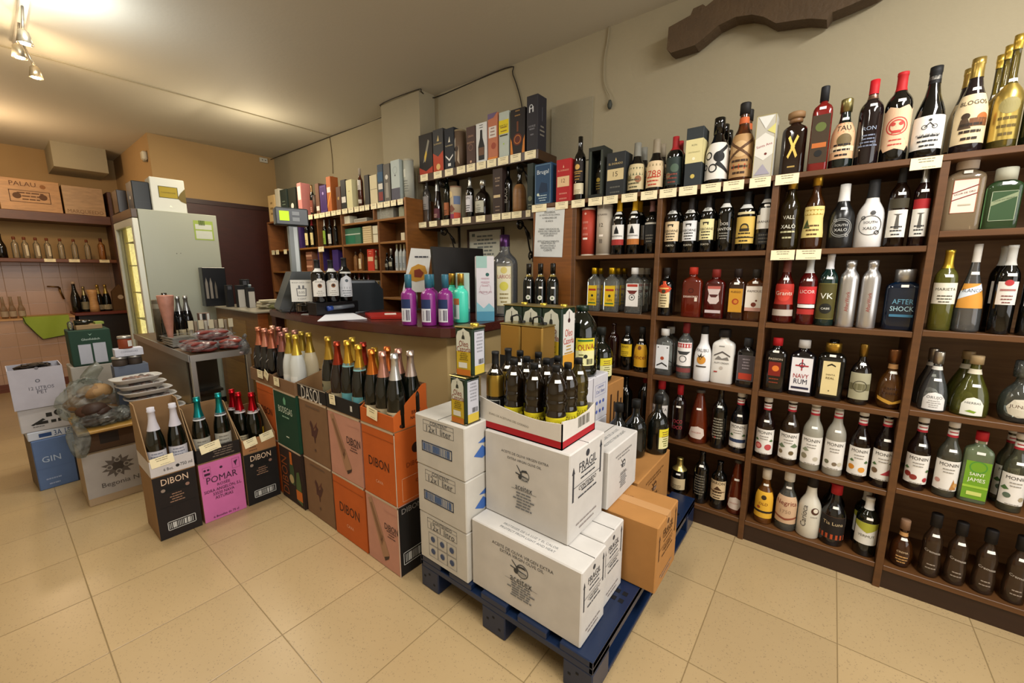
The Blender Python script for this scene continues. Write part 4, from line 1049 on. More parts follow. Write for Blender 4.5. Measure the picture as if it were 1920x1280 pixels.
(2.21,-.0812,.43,.3241,.0354,{'f':'monin','g':'g:#938f82','c':[('#ddd9d4',.93,'s',1,1.12),('#a82430',.8,'f',.83)],'L':[(.1,.5,1.35,'#e2ded6',[('t','MONIN',0,.87,.62,'#2a2620',0,1.1),('c',-.25,.24,.1,'#6a6a50'),('c',.25,.2,.1,'#c4bca8'),('c',.05,.2,.09,'#7a6a54'),('l',0,.03,.1,1,.5,'#8a857c'),('l',0,.62,.72,2,.4,'#8a857c')]),(.83,.9,2.2,'#dfdad4',[('b',-.2,.4,.2,.6,'#a82430')])],'st':.62},'cloudy pale syrup bottle, fourth from left of six',-90,2),
(2.208,-.1635,.43,.3109,.0334,{'f':'monin','g':'t:#4a2208','c':[('#ddd9d4',.93,'s',1,1.12),('#a82430',.8,'f',.83)],'L':[(.1,.5,1.35,'#e2ded6',[('t','MONIN',0,.87,.62,'#2a2620',0,1.1),('c',-.25,.28,.13,'#c9821e'),('c',.15,.22,.13,'#d8963a'),('p',[(-.35,.5),(-.25,.5800000000000001),(-.15,.5),(-.25,.47)],'#4a6a3a'),('p',[(.19999999999999998,.48),(.3,.56),(.4,.48),(.3,.44999999999999996)],'#4a6a3a'),('l',0,.03,.1,1,.5,'#8a857c'),('l',0,.62,.72,2,.4,'#8a857c')]),(.83,.9,2.2,'#dfdad4',[('b',-.2,.4,.2,.6,'#a82430')])],'st':.62},'amber brown syrup bottle with orange fruit on white label',-90,2),
(2.208,-.2397,.43,.3249,.0334,{'f':'monin','g':'d:#0f0708','c':[('#ddd9d4',.93,'s',1,1.12),('#a82430',.8,'f',.83)],'L':[(.1,.5,1.35,'#e2ded6',[('t','MONIN',0,.87,.62,'#2a2620',0,1.1),('p',[(-.05,.2),(.35,.18),(.3,.42)],'#b04048'),('c',-.28,.3,.13,'#6a5238'),('p',[(.19999999999999998,.58),(.3,.6599999999999999),(.4,.58),(.3,.5499999999999999)],'#4a6a3a'),('p',[(-.4,.5),(-.3,.5800000000000001),(-.19999999999999998,.5),(-.3,.47)],'#4a6a3a'),('l',0,.03,.1,1,.5,'#8a857c'),('l',0,.62,.72,2,.4,'#8a857c')]),(.83,.9,2.2,'#dfdad4',[('b',-.2,.4,.2,.6,'#a82430')])],'st':.62},'dark syrup bottle with watermelon slice on white label',-90,2),
(2.209,-.3411,.453,.299,.034,{'f':'monin','g':'d:#0f0606','c':[('#ddd9d4',.93,'s',1,1.12),('#a82430',.8,'f',.83)],'L':[(.1,.5,1.35,'#e2ded6',[('t','MONIN',0,.87,.62,'#2a2620',0,1.1),('c',-.3,.3,.12,'#8a3026'),('c',-.1,.22,.12,'#8a3026'),('c',.3,.16,.1,'#a82c34'),('p',[(-.44999999999999996,.5),(-.35,.5800000000000001),(-.24999999999999997,.5),(-.35,.47)],'#4a6a3a'),('p',[(.24999999999999997,.45),(.35,.53),(.44999999999999996,.45),(.35,.42000000000000004)],'#4a6a3a'),('l',0,.03,.1,1,.5,'#8a857c'),('l',0,.62,.72,2,.4,'#8a857c')]),(.83,.9,2.2,'#dfdad4',[('b',-.2,.4,.2,.6,'#a82430')])],'st':.62},'dark syrup bottle with red berries, first right of the divider',-90,2),
(2.208,-.4244,.453,.2987,.0332,{'f':'monin','g':'t:#a8a890','c':[('#ddd9d4',.93,'s',1,1.12),('#a82430',.8,'f',.83)],'L':[(.1,.5,1.35,'#e2ded6',[('t','MONIN',0,.87,.62,'#2a2620',0,1.1),('c',-.3,.3,.1,'#b8867a'),('p',[(.1,.05),(.2,.4),(.35,.05)],'#b07a3c'),('c',.3,.2,.1,'#c89a5c'),('l',0,.03,.1,1,.5,'#8a857c'),('l',0,.62,.72,2,.4,'#8a857c')]),(.83,.9,2.2,'#dfdad4',[('b',-.2,.4,.2,.6,'#a82430')])],'st':.62},'clear syrup bottle with brown sugar drawing on its label',-90,2),
(2.213,-.4995,.453,.2752,.038,{'f':'square','n':4,'a':.7,'g':'t:#b9cfa0','c':[('#b01c24',.88,'s',1,1.2),('#d9b0a8',.84,'f',.88)],'L':[(.06,.6,.85,'#6d9a22',[('o',0,.85,.36,.15,'#4c8a34'),('t','SAINT',0,.66,.6,'#eef0dc',0,1.2),('t','JAMES',0,.5,.7,'#eef0dc',0,1.2),('b',-.5,.3,.5,.36,'#9abf3c'),('b',-.3,.1,.3,.2,'#c8d070')])],'st':.7},'clear square rum bottle with bright green label and red cap',-90,1),
(2.206,-.5918,.453,.2943,.031,21,'pale syrup bottle with grey green leaves near right edge',-90,2),
(2.276,-.5888,.453,.2943,.031,21,'pale syrup bottle with grey green leaves near right edge, behind its twin',-90,2),
(2.216,.5581,.105,.2094,.0409,{'f':'bord','g':'d:#060605','c':[('m:#c9b46a',.7,'f')],'L':[(.2,.5,1.1,'#c9b48c',[('l',0,.1,.38,3,.6,'#5a4a30')])],'st':.6},'gold necked dark bottle beside the pallet end',-90,1),
(2.211,.4461,.105,.2828,.0363,{'f':'bord','g':'d:#060605','c':[('d:#060605',.8,'f')],'L':[(.15,.6,1.0,None,[('l',0,.1,.9,8,.8,'#6a6456')])],'st':.72},'black bottle with fine dark print on the lowest shelf',-90,1),
(2.211,.3595,.105,.2518,.0362,{'f':'bord','g':'d:#060605','c':[('d:#060605',.8,'f')],'L':[(.22,.62,1.2,'#d0b890',[('b',-.45,.4,.45,.45,'#6a4a2a'),('p',[(-.2,.5),(0,.72),(.25,.5)],'#4a3018'),('t','BARON',0,.88,.8,'#2a1c10'),('l',0,.1,.38,3,.6,'#2a1c10')])]},'black bottle with tan label on the lowest shelf',-90,1),
(2.211,.2795,.105,.2814,.036,19,'orange sangria bottle on the lowest shelf',-90,1),
(2.214,.155,.105,.2729,.0394,{'f':'malibu','g':'t:#a8641a','c':[('#e0d6c4',.82,'s',1,1.2)],'L':[(.12,.6,1.2,'#dcaa32',[('c',0,.8,.12,'#3a2a10'),('t','OLD',0,.55,.4,'#7a3a14'),('b',-.5,.2,.5,.28,'#2a2018'),('c',-.2,.4,.08,'#9c4a20')])],'st':.7},'golden rum bottle with yellow label and white cap',-90,1),
(2.219,.0647,.105,.2858,.0438,{'f':'malibu','g':'t:#c9c8b8','c':[('#e0dcd2',.84,'s',1,1.2)],'L':[(.14,.6,1.2,'#c9a886',[('p',[(-.5,.22),(0,.12),(.5,.22),(.5,.28),(0,.2),(-.5,.28)],'#8a4a34'),('t','1750',0,.45,.4,'#a08468'),('t','Negrita',0,.75,.85,'#7a2c1c')])],'st':.72},'clear rum bottle with peach coloured label and white cap',-90,1),
(2.219,-.0234,.105,.2872,.0445,{'f':'malibu','g':'g:#cfc9b8','c':[('#1c1612',.84,'s',1,1.15)],'L':[(.12,.62,1.0,None,[('t','Carioca',-.22,.5,1.15,'#55504a',90),('c',.25,.72,.18,'#4a2a1a'),('c',.27,.74,.11,'#d9d0bc'),('t','COCO',.22,.52,.3,'#55504a')])]},'cream coloured coconut bottle with upright grey lettering',-90,1),
(2.22,-.1107,.105,.2796,.0449,22,'dark coffee liqueur bottle with red cap and orange based label',-90,1),
(2.318,-.1077,.105,.2796,.0449,22,'dark coffee liqueur bottle with red cap and orange based label, behind its twin',-90,1),
(2.213,-.2237,.105,.2594,.038,23,'dark bottle with white cap and green topped label',-90,1),
(2.297,-.2207,.105,.2594,.038,23,'dark bottle with white cap and green topped label, behind its twin',-90,1),
(2.212,-.3402,.105,.2019,.0366,{'f':'round','g':'t:#7a4418','c':[('#8a6a50',.8,'s',1,1.3),('#c09058',.66,'f',.74)],'L':[(.1,.5,1.0,None,[('t','CREMA',0,.65,.5,'#d0b48c'),('l',0,.1,.4,3,.6,'#c99a5c')])],'st':.58},'round copper brown cream decanter on the lowest shelf',-90,1),
(2.207,-.4242,.105,.2634,.032,24,'first brown waisted cream bottle from left on lowest shelf',-90,1),
(2.207,-.4949,.105,.2552,.0316,24,'second brown waisted cream bottle from left on lowest shelf',-90,1),
(2.207,-.5704,.105,.2552,.0316,24,'third brown waisted cream bottle from left on lowest shelf',-90,1),
(2.206,-.6469,.105,.2597,.0314,24,'fourth brown waisted cream bottle from left on lowest shelf',-90,1),
(2.213,.7701,.43,.3259,.0378,{'f':'bord','g':'d:#060605','c':[('#7a1c1c',.84,'s',1,1.15)],'L':[]},'dark bottle with dull red cap behind the olive oil jugs',-90,1),
(2.215,.886,.43,.2919,.0395,{'f':'bord','g':'d:#060605','c':[('d:#060605',.84,'f')],'L':[]},'plain black bottle behind the olive oil jugs',-90,1),
(2.34,2.7116,1.72,.3473,.0326,{'f':'spirit','g':'t:#b9b4b0','c':[('m:#9c9a96',.76,'f')],'L':[(.3,.6,1.2,'#8a8480',[('l',0,.1,.38,3,.6,'#4a4644')])]},'pale glass bottle at left end of lower wall shelf',-90,3),
(2.34,2.5808,1.72,.3381,.0341,{'f':'cone','g':'d:#160c0a','c':[('m:#a8a8a4',.7,'f')],'L':[(.08,.3,1.2,'#5a2a34',[('l',0,.1,.38,3,.6,'#c9a890')])]},'dark bottle with long silver neck foil on lower wall shelf',-90,3),
(2.34,2.4682,1.72,.3389,.0293,{'f':'bord','g':'d:#0a100a','c':[('d:#0a100a',.8,'f')],'L':[(.12,.4,1.2,'#a8643c',[('l',0,.1,.38,3,.6,'#2a1a10')])]},'tall dark green bottle with orange label on lower wall shelf',-90,3),
(2.34,2.2227,1.72,.2939,.0322,{'f':'spirit','g':'d:#060605','c':[('m:#c9c9c0',.74,'f')],'L':[(.15,.55,1.3,'#d4d2d6',[('t','GIN',0,.85,.5,'#1c1c24'),('l',0,.1,.38,3,.6,'#1c1c24')])]},'black bottle with white label and pale cap on lower wall shelf',-90,3),
(2.34,2.0922,1.72,.2578,.057,{'f':'squat','g':'d:#17100c','c':[('m:#c4c0b4',.84,'k',1,1.3)],'L':[(.1,.42,.8,'#b9b8a8',[('t','XO',0,.6,.3,'#1c1814'),('l',0,.1,.38,3,.6,'#1c1814')])]},'squat dark brandy decanter with silver stopper on lower wall shelf',-90,3),
(2.34,1.855,1.72,.3147,.0302,{'f':'spirit','g':'d:#060605','c':[('d:#060605',.8,'f')],'L':[(.1,.7,1.1,None,[('t','BLACK',0,.5,1.6,'#a8a49c',90)])]},'black bottle with pale upright print on lower wall shelf',-90,3),
(2.34,1.7562,1.72,.2725,.0462,{'f':'squat','g':'k:#8a6034','c':[('d:#120e0a',.68,'f')],'L':[]},'leather wrapped brown flask on lower wall shelf',-90,3),
(2.215,4.3561,1.9,.3062,.0226,{'f':'spirit','g':'d:#060605','c':[('m:#8a6a4a',.78,'f')],'L':[(.1,.5,1.2,'#7a3a2a',[('l',0,.1,.38,3,.6,'#c9a890')])]},'copper labelled bottle right of the pink box',-90,4),
(2.215,3.9314,1.9,.3322,.0216,{'f':'cone','g':'t:#9a3412','c':[('#c04a28',.8,'f')],'L':[(.2,.5,1.2,'#d8a080',[('l',0,.1,.38,3,.6,'#5a2a1a')])]},'orange red bottle between the orange and brown boxes',-90,4),
(2.215,3.5639,1.9,.1842,.0185,{'f':'spirit','g':'t:#c9c9c0','c':[('m:#b9b9b4',.8,'f')],'L':[(.2,.5,1.2,'#b9b4a8',[('l',0,.1,.38,3,.6,'#4a4a44')])]},'silver capped clear bottle right of the pale cream box',-90,4),
(2.215,3.4676,1.9,.3375,.0251,{'f':'spirit','g':'t:#7a3a1c','c':[('#a89a88',.84,'s',1,1.2)],'L':[(.45,.7,1.2,'#cfc9bc',[('l',0,.1,.38,3,.6,'#5a4a44')]),(.1,.2,1.2,'#cfc9bc',[('l',0,.1,.38,3,.6,'#5a4a44')])]},'brown bottle with two white bands on the far unit',-90,4),
(2.215,4.5262,1.575,.3145,.0233,{'f':'bord','g':'d:#060605','c':[('#8a1c24',.74,'f')],'L':[(.1,.5,1.3,'#d6c68c',[('l',0,.1,.38,3,.6,'#5a4a24')])]},'red capped bottle with yellow label, left of two',-90,5),
(2.215,4.4091,1.575,.3107,.0231,{'f':'bord','g':'d:#060605','c':[('#96202a',.74,'f')],'L':[(.1,.5,1.3,'#d6c68c',[('l',0,.1,.38,3,.6,'#5a4a24')])]},'red capped bottle with yellow label, right of two',-90,5),
(2.215,4.2403,1.575,.2015,.0202,{'f':'bord','g':'d:#060605','c':[('#b9b9b4',.74,'f')],'L':[(.1,.5,1.3,'#d6c68c',[('l',0,.1,.38,3,.6,'#5a4a24')])]},'small silver capped wine bottle in the far unit',-90,5),
(2.215,4.1534,1.575,.2695,.02,{'f':'bord','g':'d:#0a100a','c':[('m:#c9c9c0',.76,'f')],'L':[(.1,.6,1.3,'#8fae3c',[('l',0,.1,.38,3,.6,'#3a4a1c')])]},'wine bottle with bright green label',-90,5),
(2.215,4.0479,1.575,.2717,.0222,{'f':'bord','g':'d:#060605','c':[('#1c1c1c',.76,'f')],'L':[(.1,.45,1.3,'#d2cfc0',[('l',0,.1,.38,3,.6,'#3a3a34')])]},'dark wine bottle with white label in the far unit',-90,5),
(2.215,3.9455,1.575,.2536,.022,{'f':'bord','g':'d:#060605','c':[('m:#8a8474',.76,'f')],'L':[]},'dark unlabelled wine bottle in the far unit',-90,5),
(2.215,3.6106,1.33,.1789,.0215,{'f':'square','n':4,'a':.8,'g':'t:#c98a4a','c':[('#3a2a1c',.84,'s',1,1.2)],'L':[]},'plain amber whisky bottle in the far unit',-90,5),
(2.215,3.5202,1.33,.2055,.0236,{'f':'square','n':4,'a':.8,'g':'t:#c08040','c':[('#3a2a1c',.84,'s',1,1.2)],'L':[(.1,.55,.8,'#d8c49c',[('l',0,.1,.38,3,.6,'#6a4a24')])]},'amber whisky bottle with cream label in the far unit',-90,5),
(2.215,3.2803,1.33,.1782,.0207,{'f':'spirit','g':'t:#a88a4c','c':[('m:#c9c4a8',.82,'s',1,1.2)],'L':[(.1,.55,1.2,'#b0a880',[('l',0,.1,.38,3,.6,'#4a4430')])]},'pale gold bottle right of the red gift box',-90,5),
(2.215,3.1197,1.33,.1546,.0204,{'f':'squat','g':'d:#060605','c':[('d:#060605',.8,'s',1,1.3)],'L':[(.2,.4,1.0,'#8a8474',[('l',0,.1,.38,3,.6,'#222222')])]},'small round black bottle in the far unit, left one',-90,5),
(2.215,3.0578,1.33,.1891,.0247,{'f':'squat','g':'d:#060605','c':[('m:#c9c4b4',.74,'s',1,1.4)],'L':[(.2,.4,1.0,'#a8a48c',[('l',0,.1,.38,3,.6,'#222222')])]},'round black bottle with silver stopper in the far unit',-90,5),
(2.215,2.9747,1.33,.2218,.0178,25,'slim white bottle in the far unit, left of three',-90,5),
(2.215,2.9194,1.33,.2195,.0177,25,'slim white bottle in the far unit, middle of three',-90,5),
(2.215,2.8724,1.33,.2175,.0176,25,'slim white bottle in the far unit, right of three',-90,5),
(2.215,3.7212,1.1,.2087,.0195,{'f':'bord','g':'d:#1c0c08','c':[('#6a2a2c',.8,'f')],'L':[(.15,.45,1.2,'#8a7a6a',[('l',0,.1,.38,3,.6,'#222222')])]},'first dark bottle from left in the low bay of the far unit',-90,5),
(2.215,3.6459,1.1,.229,.0194,{'f':'bord','g':'d:#060605','c':[('#2a2220',.8,'f')],'L':[(.15,.45,1.2,'#3a3430',[('l',0,.1,.38,3,.6,'#222222')])]},'second dark bottle from left in the low bay of the far unit',-90,5),
(2.215,3.5722,1.1,.2087,.0192,{'f':'bord','g':'d:#1c0c08','c':[('#6a2a2c',.8,'f')],'L':[(.15,.45,1.2,'#b8b09c',[('l',0,.1,.38,3,.6,'#222222')])]},'third dark bottle from left in the low bay of the far unit',-90,5),
(2.215,3.4913,1.1,.2186,.0191,{'f':'bord','g':'d:#060605','c':[('#2a2220',.8,'f')],'L':[]},'fourth dark bottle from left in the low bay of the far unit',-90,5),
(2.215,3.421,1.1,.194,.0189,{'f':'bord','g':'d:#1c0c08','c':[('#6a2a2c',.8,'f')],'L':[(.15,.45,1.2,'#3a3430',[('l',0,.1,.38,3,.6,'#222222')])]},'fifth dark bottle from left in the low bay of the far unit',-90,5),
(2.215,3.2685,1.1,.132,.014,{'f':'spirit','g':'t:#b09a3c','c':[('m:#c9a93c',.84,'s',1,1.2)],'L':[]},'small yellow bottle low in the far unit',-90,5),
]
# x, y, z, width, depth, height, look, label, group
BOXES = [
(2.22,1.4518,1.725,.1215,.1,.2383,{'c':'#1f3f5e','F':[('t','Brugal',0,.78,.7,'#c9d4da'),('p',[(-.25,.35),(-.1,.55),(.25,.5),(.3,.3),(-.2,.28)],'#132a44'),('f',-.46,.03,.46,.97,.002,'#7fa0b4'),('l',0,.1,.22,3,.6,'#a9bcc4'),('c',-.28,.25,.07,'#cfd8c0')]},'blue spirit gift box at left end of the top board',6),
(2.22,1.3078,1.725,.0986,.1,.2396,{'c':'#a81f22','F':[('p',[(-.04,.8),(0,.87),(.05,.8)],'#e0b090'),('t','EL DORADO',0,.74,.75,'#e0b090'),('b',-.42,.36,.42,.6,'#d9b88c'),('t','12',0,.5,.25,'#6a3a20'),('l',0,.08,.2,2,.6,'#c97a6a')]},'red spirit gift box with tan band',6),
(2.22,.9828,1.725,.1078,.1,.2226,{'c':'#26292b','F':[('p',[(-.04,.8),(0,.88),(.05,.8)],'#c9b07a'),('t','EL DORADO',0,.74,.75,'#c9b07a'),('b',-.44,.36,.44,.62,'#cbb98c'),('t','15',0,.5,.25,'#4a3a24'),('l',0,.08,.2,2,.6,'#5a5a54')]},'charcoal spirit gift box with tan band',6),
(2.22,.5859,1.725,.0783,.1,.2672,{'c':'#2c3234','F':[('b',-.5,.4,.5,.8,'#d9cf98'),('t','RON',0,.7,.3,'#4a4a34'),('t','CENTENARIO',0,.58,.7,'#8a8458'),('c',0,.47,.09,'#efe9c8'),('c',0,.17,.13,'#c9b35a')],'Rr':[('b',-.5,.4,.5,.8,'#d2c790')]},'black gift box with broad cream band on the top board',6),
(2.215,.2951,1.725,.0751,.09,.2577,{'c':'#b9b5a8','F':[('p',[(-.5,.62),(0,.72),(.5,.62),(.5,.38),(0,.28),(-.5,.38)],'#d9d6cc'),('f',-.5,0,.5,1,.002,'#a89a5c'),('t','Santa Ana',0,.52,.8,'#a03a44',12),('c',.1,.38,.07,'#6a2a20'),('p',[(-.4,.98),(0,.78),(.4,.98)],'#d8d8d2'),('p',[(-.4,.05),(0,.22),(.4,.05)],'#9c98a4'),('p',[(.1,.75),(.5,.85),(.5,.68)],'#cfc878')]},'silver patterned gift box with hexagon label',6),
(2.33,2.6458,2.085,.1608,.09,.3029,{'c':'#26221f','F':[('p',[(-.5,0),(.5,0),(.5,.18),(0,.08),(-.5,.2)],'#a83c26'),('p',[(-.2,.3),(.0,.35),(.3,.8),(.2,.85)],'#8a8678'),('p',[(-.05,.3),(.1,.5),(.05,.6),(-.1,.45)],'#c9a83c')]},'shrink wrapped black box with red foot, left end of upper wall shelf',7),
(2.33,2.5013,2.085,.1157,.09,.3092,{'c':'#3a3a3a','F':[('p',[(-.5,0),(.5,0),(.5,.48),(0,.36),(-.5,.46)],'#b04428'),('p',[(-.1,.72),(.05,.86),(.12,.72)],'#c9b47a'),('t','EL DORADO',0,.66,.75,'#c9b47a'),('c',0,.12,.2,'#d8b470')]},'grey gift box with red lower half',7),
(2.33,2.3777,2.085,.1016,.09,.292,{'c':'#1c2028','F':[('p',[(-.1,.66),(.05,.8),(.12,.66)],'#d8d2c0'),('t','EL DORADO',0,.58,.75,'#d8c89a'),('p',[(-.4,.32),(0,.2),(.4,.32),(.4,.36),(0,.25),(-.4,.36)],'#dcdcd8'),('b',-.15,.08,.15,.15,'#dcdcd8')]},'black gift box with white chevron',7),
(2.325,2.1555,2.085,.0877,.08,.2581,{'c':'#4a342c','F':[('t','GRAN',0,.75,.6,'#b08a6a'),('t','RESERVA',0,.58,.8,'#b08a6a'),('o',0,.45,.25,.15,'#8a6450'),('c',0,.08,.1,'#c9a080')]},'brown gift box with copper print',7),
(2.325,2.0529,2.085,.1018,.08,.2616,{'c':'#d6d8d6','F':[('p',[(-.28,.06),(.28,.06),(.3,.4),(.12,.62),(.1,.82),(-.1,.82),(-.12,.62),(-.3,.4)],'#1c1a18'),('b',-.25,.18,.25,.38,'#6a4a34'),('l',0,.88,.94,2,.4,'#55585a')]},'white gift box with a black bottle silhouette',7),
(2.325,1.9482,2.085,.0877,.08,.3007,{'c':'#b87050','F':[('b',-.4,.48,.4,.72,'#dcd4cc'),('l',0,.54,.68,3,.5,'#8a6a5c'),('p',[(-.5,.88),(.1,.9),(.5,1),(-.5,1)],'#6a5a7a'),('c',.1,.3,.25,'#9c4a34'),('b',-.5,0,.5,.06,'#d8822c')]},'orange and pink gift box with white window label',7),
(2.325,1.8493,2.085,.0863,.08,.2889,{'c':'#b4beb4','F':[('b',-.5,.52,.5,.82,'#dcc81e'),('t','BARCELO',0,.7,.8,'#2a2a1c'),('l',0,.58,.66,2,.7,'#7a5a1c'),('b',-.4,.47,.4,.5,'#3a3a2c'),('c',0,.3,.06,'#a8cc3c')]},'pale grey gift box with yellow band',7),
(2.33,1.7326,2.085,.1196,.09,.2822,{'c':'#1c1512','F':[('b',-.06,.5,.06,.72,'#6a3a1c'),('c',0,.33,.32,'#5a2412'),('o',0,.33,.24,.2,'#b06a2c'),('l',0,.85,.95,2,.5,'#8a6a3c'),('p',[(-.5,0),(-.3,0),(-.4,.3),(-.5,.4)],'#c97a2c'),('p',[(.5,0),(.3,0),(.4,.3),(.5,.4)],'#c97a2c')]},'black gift box with amber decanter picture',7),
(2.335,1.6158,2.085,.0882,.1,.3337,{'c':'#26242a','F':[('o',-.1,.8,.16,.35,'#c9ccd0'),('b',-.28,.7,-.18,.8,'#c9ccd0'),('b',.02,.7,.12,.8,'#c9ccd0'),('t','HORSE',0,.45,.6,'#8a8a90'),('l',0,.3,.4,2,.5,'#6a6a70')],'Rr':[('l',0,.3,.45,3,.6,'#7a7468'),('b',-.04,.55,.04,.8,'#4a4a50')]},'tall dark gift box with silver horseshoe, right end of upper wall shelf',7),
(2.325,1.9076,1.72,.088,.08,.305,{'c':'#33241e','F':[('t','ROM',0,.78,.5,'#b09a84'),('l',0,.62,.72,2,.5,'#8a7664'),('b',-.4,.36,.3,.42,'#c9b48a'),('l',0,.08,.16,2,.5,'#8a7664')]},'dark brown gift box on lower wall shelf',3),
(2.315,1.6291,1.72,.0476,.06,.2934,{'c':'#26302a','F':[('c',0,.25,.35,'#6a7058'),('l',0,.05,.12,2,.7,'#8a8c74')]},'narrow dark green box at right end of lower wall shelf',3),
(2.205,5.2115,1.9,.1718,.08,.2934,{'c':'#b59a6a','F':[('l',0,.3,.7,3,.5,'#7a6238')]},'low cream box at far left of the far unit top',4),
(2.205,5.0497,1.9,.0961,.08,.3444,{'c':'#a8a494','F':[]},'narrow white box near far left of the far unit top',4),
(2.205,4.8955,1.9,.1582,.08,.3204,{'c':'#1a2622','F':[('l',0,.5,.6,2,.5,'#6a7a6a')]},'dark green box left of the pink box',4),
(2.205,4.6967,1.9,.1624,.08,.3133,{'c':'#20241c','F':[('c',0,.4,.2,'#c9c9c0')]},'black green box directly left of the pink box',4),
(2.215,4.5252,1.9,.0834,.1,.3405,{'c':'#c47c78','F':[('b',-.4,.5,.4,.9,'#d9c4bc')]},'tall pink gift box on the far unit',4),
(2.205,4.1552,1.9,.0696,.08,.2883,{'c':'#6a4a3a','F':[('b',-.4,.1,.4,.25,'#d6ccc0')]},'brown narrow box left of the purple box',4),
(2.205,4.0423,1.9,.1243,.08,.2591,{'c':'#3f2460','F':[('f',-.42,.05,.42,.95,.002,'#8a6ab0'),('c',0,.7,.12,'#a08ac0')]},'purple gift box on the far unit',4),
(2.205,3.93,1.9,.0801,.08,.3232,{'c':'#b0602a','F':[('p',[(-.5,.1),(.5,.5),(.5,.6),(-.5,.2)],'#d8903a'),('b',-.4,.55,.4,.7,'#d9cfc4')]},'orange patterned box on the far unit',4),
(2.205,3.764,1.9,.0761,.08,.2102,{'c':'#5a3a2a','F':[('c',0,.5,.2,'#a8864c')]},'brown gold box right of the orange boxes',4),
(2.205,3.675,1.9,.0832,.08,.2604,{'c':'#16181a','F':[('b',-.4,.22,.45,.42,'#d8d4cc')]},'black box with white square low on its front',4),
(2.205,3.575,1.9,.0985,.08,.2473,{'c':'#d2cb9c','F':[('l',0,.6,.66,1,.5,'#8f8a62')]},'pale cream box on the far unit top',4),
(2.205,3.2968,1.9,.0654,.08,.2503,{'c':'#2a2826','F':[]},'dark box under a grey lid box',4),
(2.205,3.1947,1.9,.1065,.08,.2362,{'c':'#c8bc98','F':[('b',-.5,.5,.5,.52,'#8a8468')]},'cream box with thin grey line on the far unit',4),
(2.205,3.0918,1.9,.0761,.08,.3066,{'c':'#2c3c4c','F':[('b',-.5,.55,.5,.8,'#1f4a6a'),('b',-.4,.35,.4,.5,'#c9c4b8'),('b',-.4,.05,.4,.28,'#7a2a28')]},'blue and white picture box on the far unit',4),
(2.205,3.0019,1.9,.0885,.08,.2971,{'c':'#5a5650','F':[('c',0,.65,.22,'#c9c4b8'),('p',[(-.25,.1),(.25,.1),(.2,.5),(-.2,.5)],'#8f8a80')]},'grey window box holding a pale bottle on the far unit',4),
(2.205,2.8866,1.9,.1132,.08,.3078,{'c':'#aab4b0','F':[('b',-.5,0,.5,.3,'#4a4a58'),('o',0,.75,.25,.1,'#7a8480'),('c',0,.62,.06,'#2a2a2a')]},'pale grey whisky box with slate foot',4),
(2.22,4.6701,1.575,.1242,.07,.2723,{'c':'#36205a','F':[('c',0,.6,.12,'#8a6ab0')]},'purple box inside the far unit, upper bay',5),
(2.265,3.6094,1.575,.2916,.16,.1478,{'c':'#3d6a50','F':[('b',-.45,.1,.2,.55,'#1f6a4c'),('b',-.5,.6,.5,.66,'#b9c4b4')]},'green topped plastic card tray in the far unit',5),
(2.235,3.3616,1.575,.1347,.1,.1504,{'c':'#cdb88c','F':[('b',-.5,.125,.5,.145,'#9a8458'),('b',-.5,.25,.5,.27,'#9a8458'),('b',-.5,.375,.5,.395,'#9a8458'),('b',-.5,.5,.5,.52,'#9a8458'),('b',-.5,.625,.5,.645,'#9a8458'),('b',-.5,.75,.5,.77,'#9a8458'),('b',-.5,.875,.5,.895,'#9a8458')]},'stack of cream papers leaning in the far unit',5),
(2.215,3.2333,1.575,.0726,.06,.1463,{'c':'#d6cfb4','F':[('b',-.5,.48,.5,.52,'#6a6248')]},'small white and cream boxes stacked beside papers',5),
(2.21,2.8483,1.575,.0494,.05,.0646,{'c':'#cfc2a4','F':[]},'small pale box in the right bay of the far unit',5),
(2.22,4.4651,1.33,.1296,.07,.2041,{'c':'#8a5a44','F':[('b',-.5,.2,.5,.3,'#c99a80'),('b',-.5,.55,.5,.6,'#4a2c20'),('b',-.5,.75,.5,.85,'#c99a80')]},'copper coloured gift boxes in the far unit',5),
(2.22,4.2202,1.33,.11,.07,.2504,{'c':'#33205c','F':[]},'tall violet box left in the middle bay',5),
(2.22,3.9301,1.33,.1112,.07,.2083,{'c':'#3a2668','F':[]},'tall violet box right in the middle bay',5),
(2.22,3.3271,1.33,.1006,.07,.1926,{'c':'#b8341f','F':[('b',-.4,.45,.4,.65,'#d8b088'),('l',0,.8,.9,2,.5,'#e0a080')]},'red and cream gift box in the far unit',5),
(2.22,3.2822,1.1,.0333,.07,.1419,{'c':'#c4b8a0','F':[('b',-.5,.3,.5,.45,'#6a3a34')]},'white and brown box standing low in the far unit',5),
(2.225,3.6799,1.766,.1021,.08,.0734,{'c':'#cfcbb4','F':[]},'small white box on the raised board of the far unit',5),
(2.235,3.4532,1.766,.2071,.1,.0361,{'c':'#8f8a7c','F':[('f',-.48,.1,.48,.9,.003,'#d2cfc2')]},'flat pale carton lying on the raised board of the far unit',5),
(2.245,3.1094,1.766,.2997,.12,.0885,{'c':'#86857a','F':[('b',-.1,0,-.08,1,'#a9a89a'),('l',.1,.2,.8,5,.5,'#a3a294')]},'grey wrapped box pack under the top board of the far unit',5),
(2.215,2.8524,1.766,.0702,.06,.0817,{'c':'#8f9078','F':[]},'small crumpled pale box at right end of the raised board',5),
]
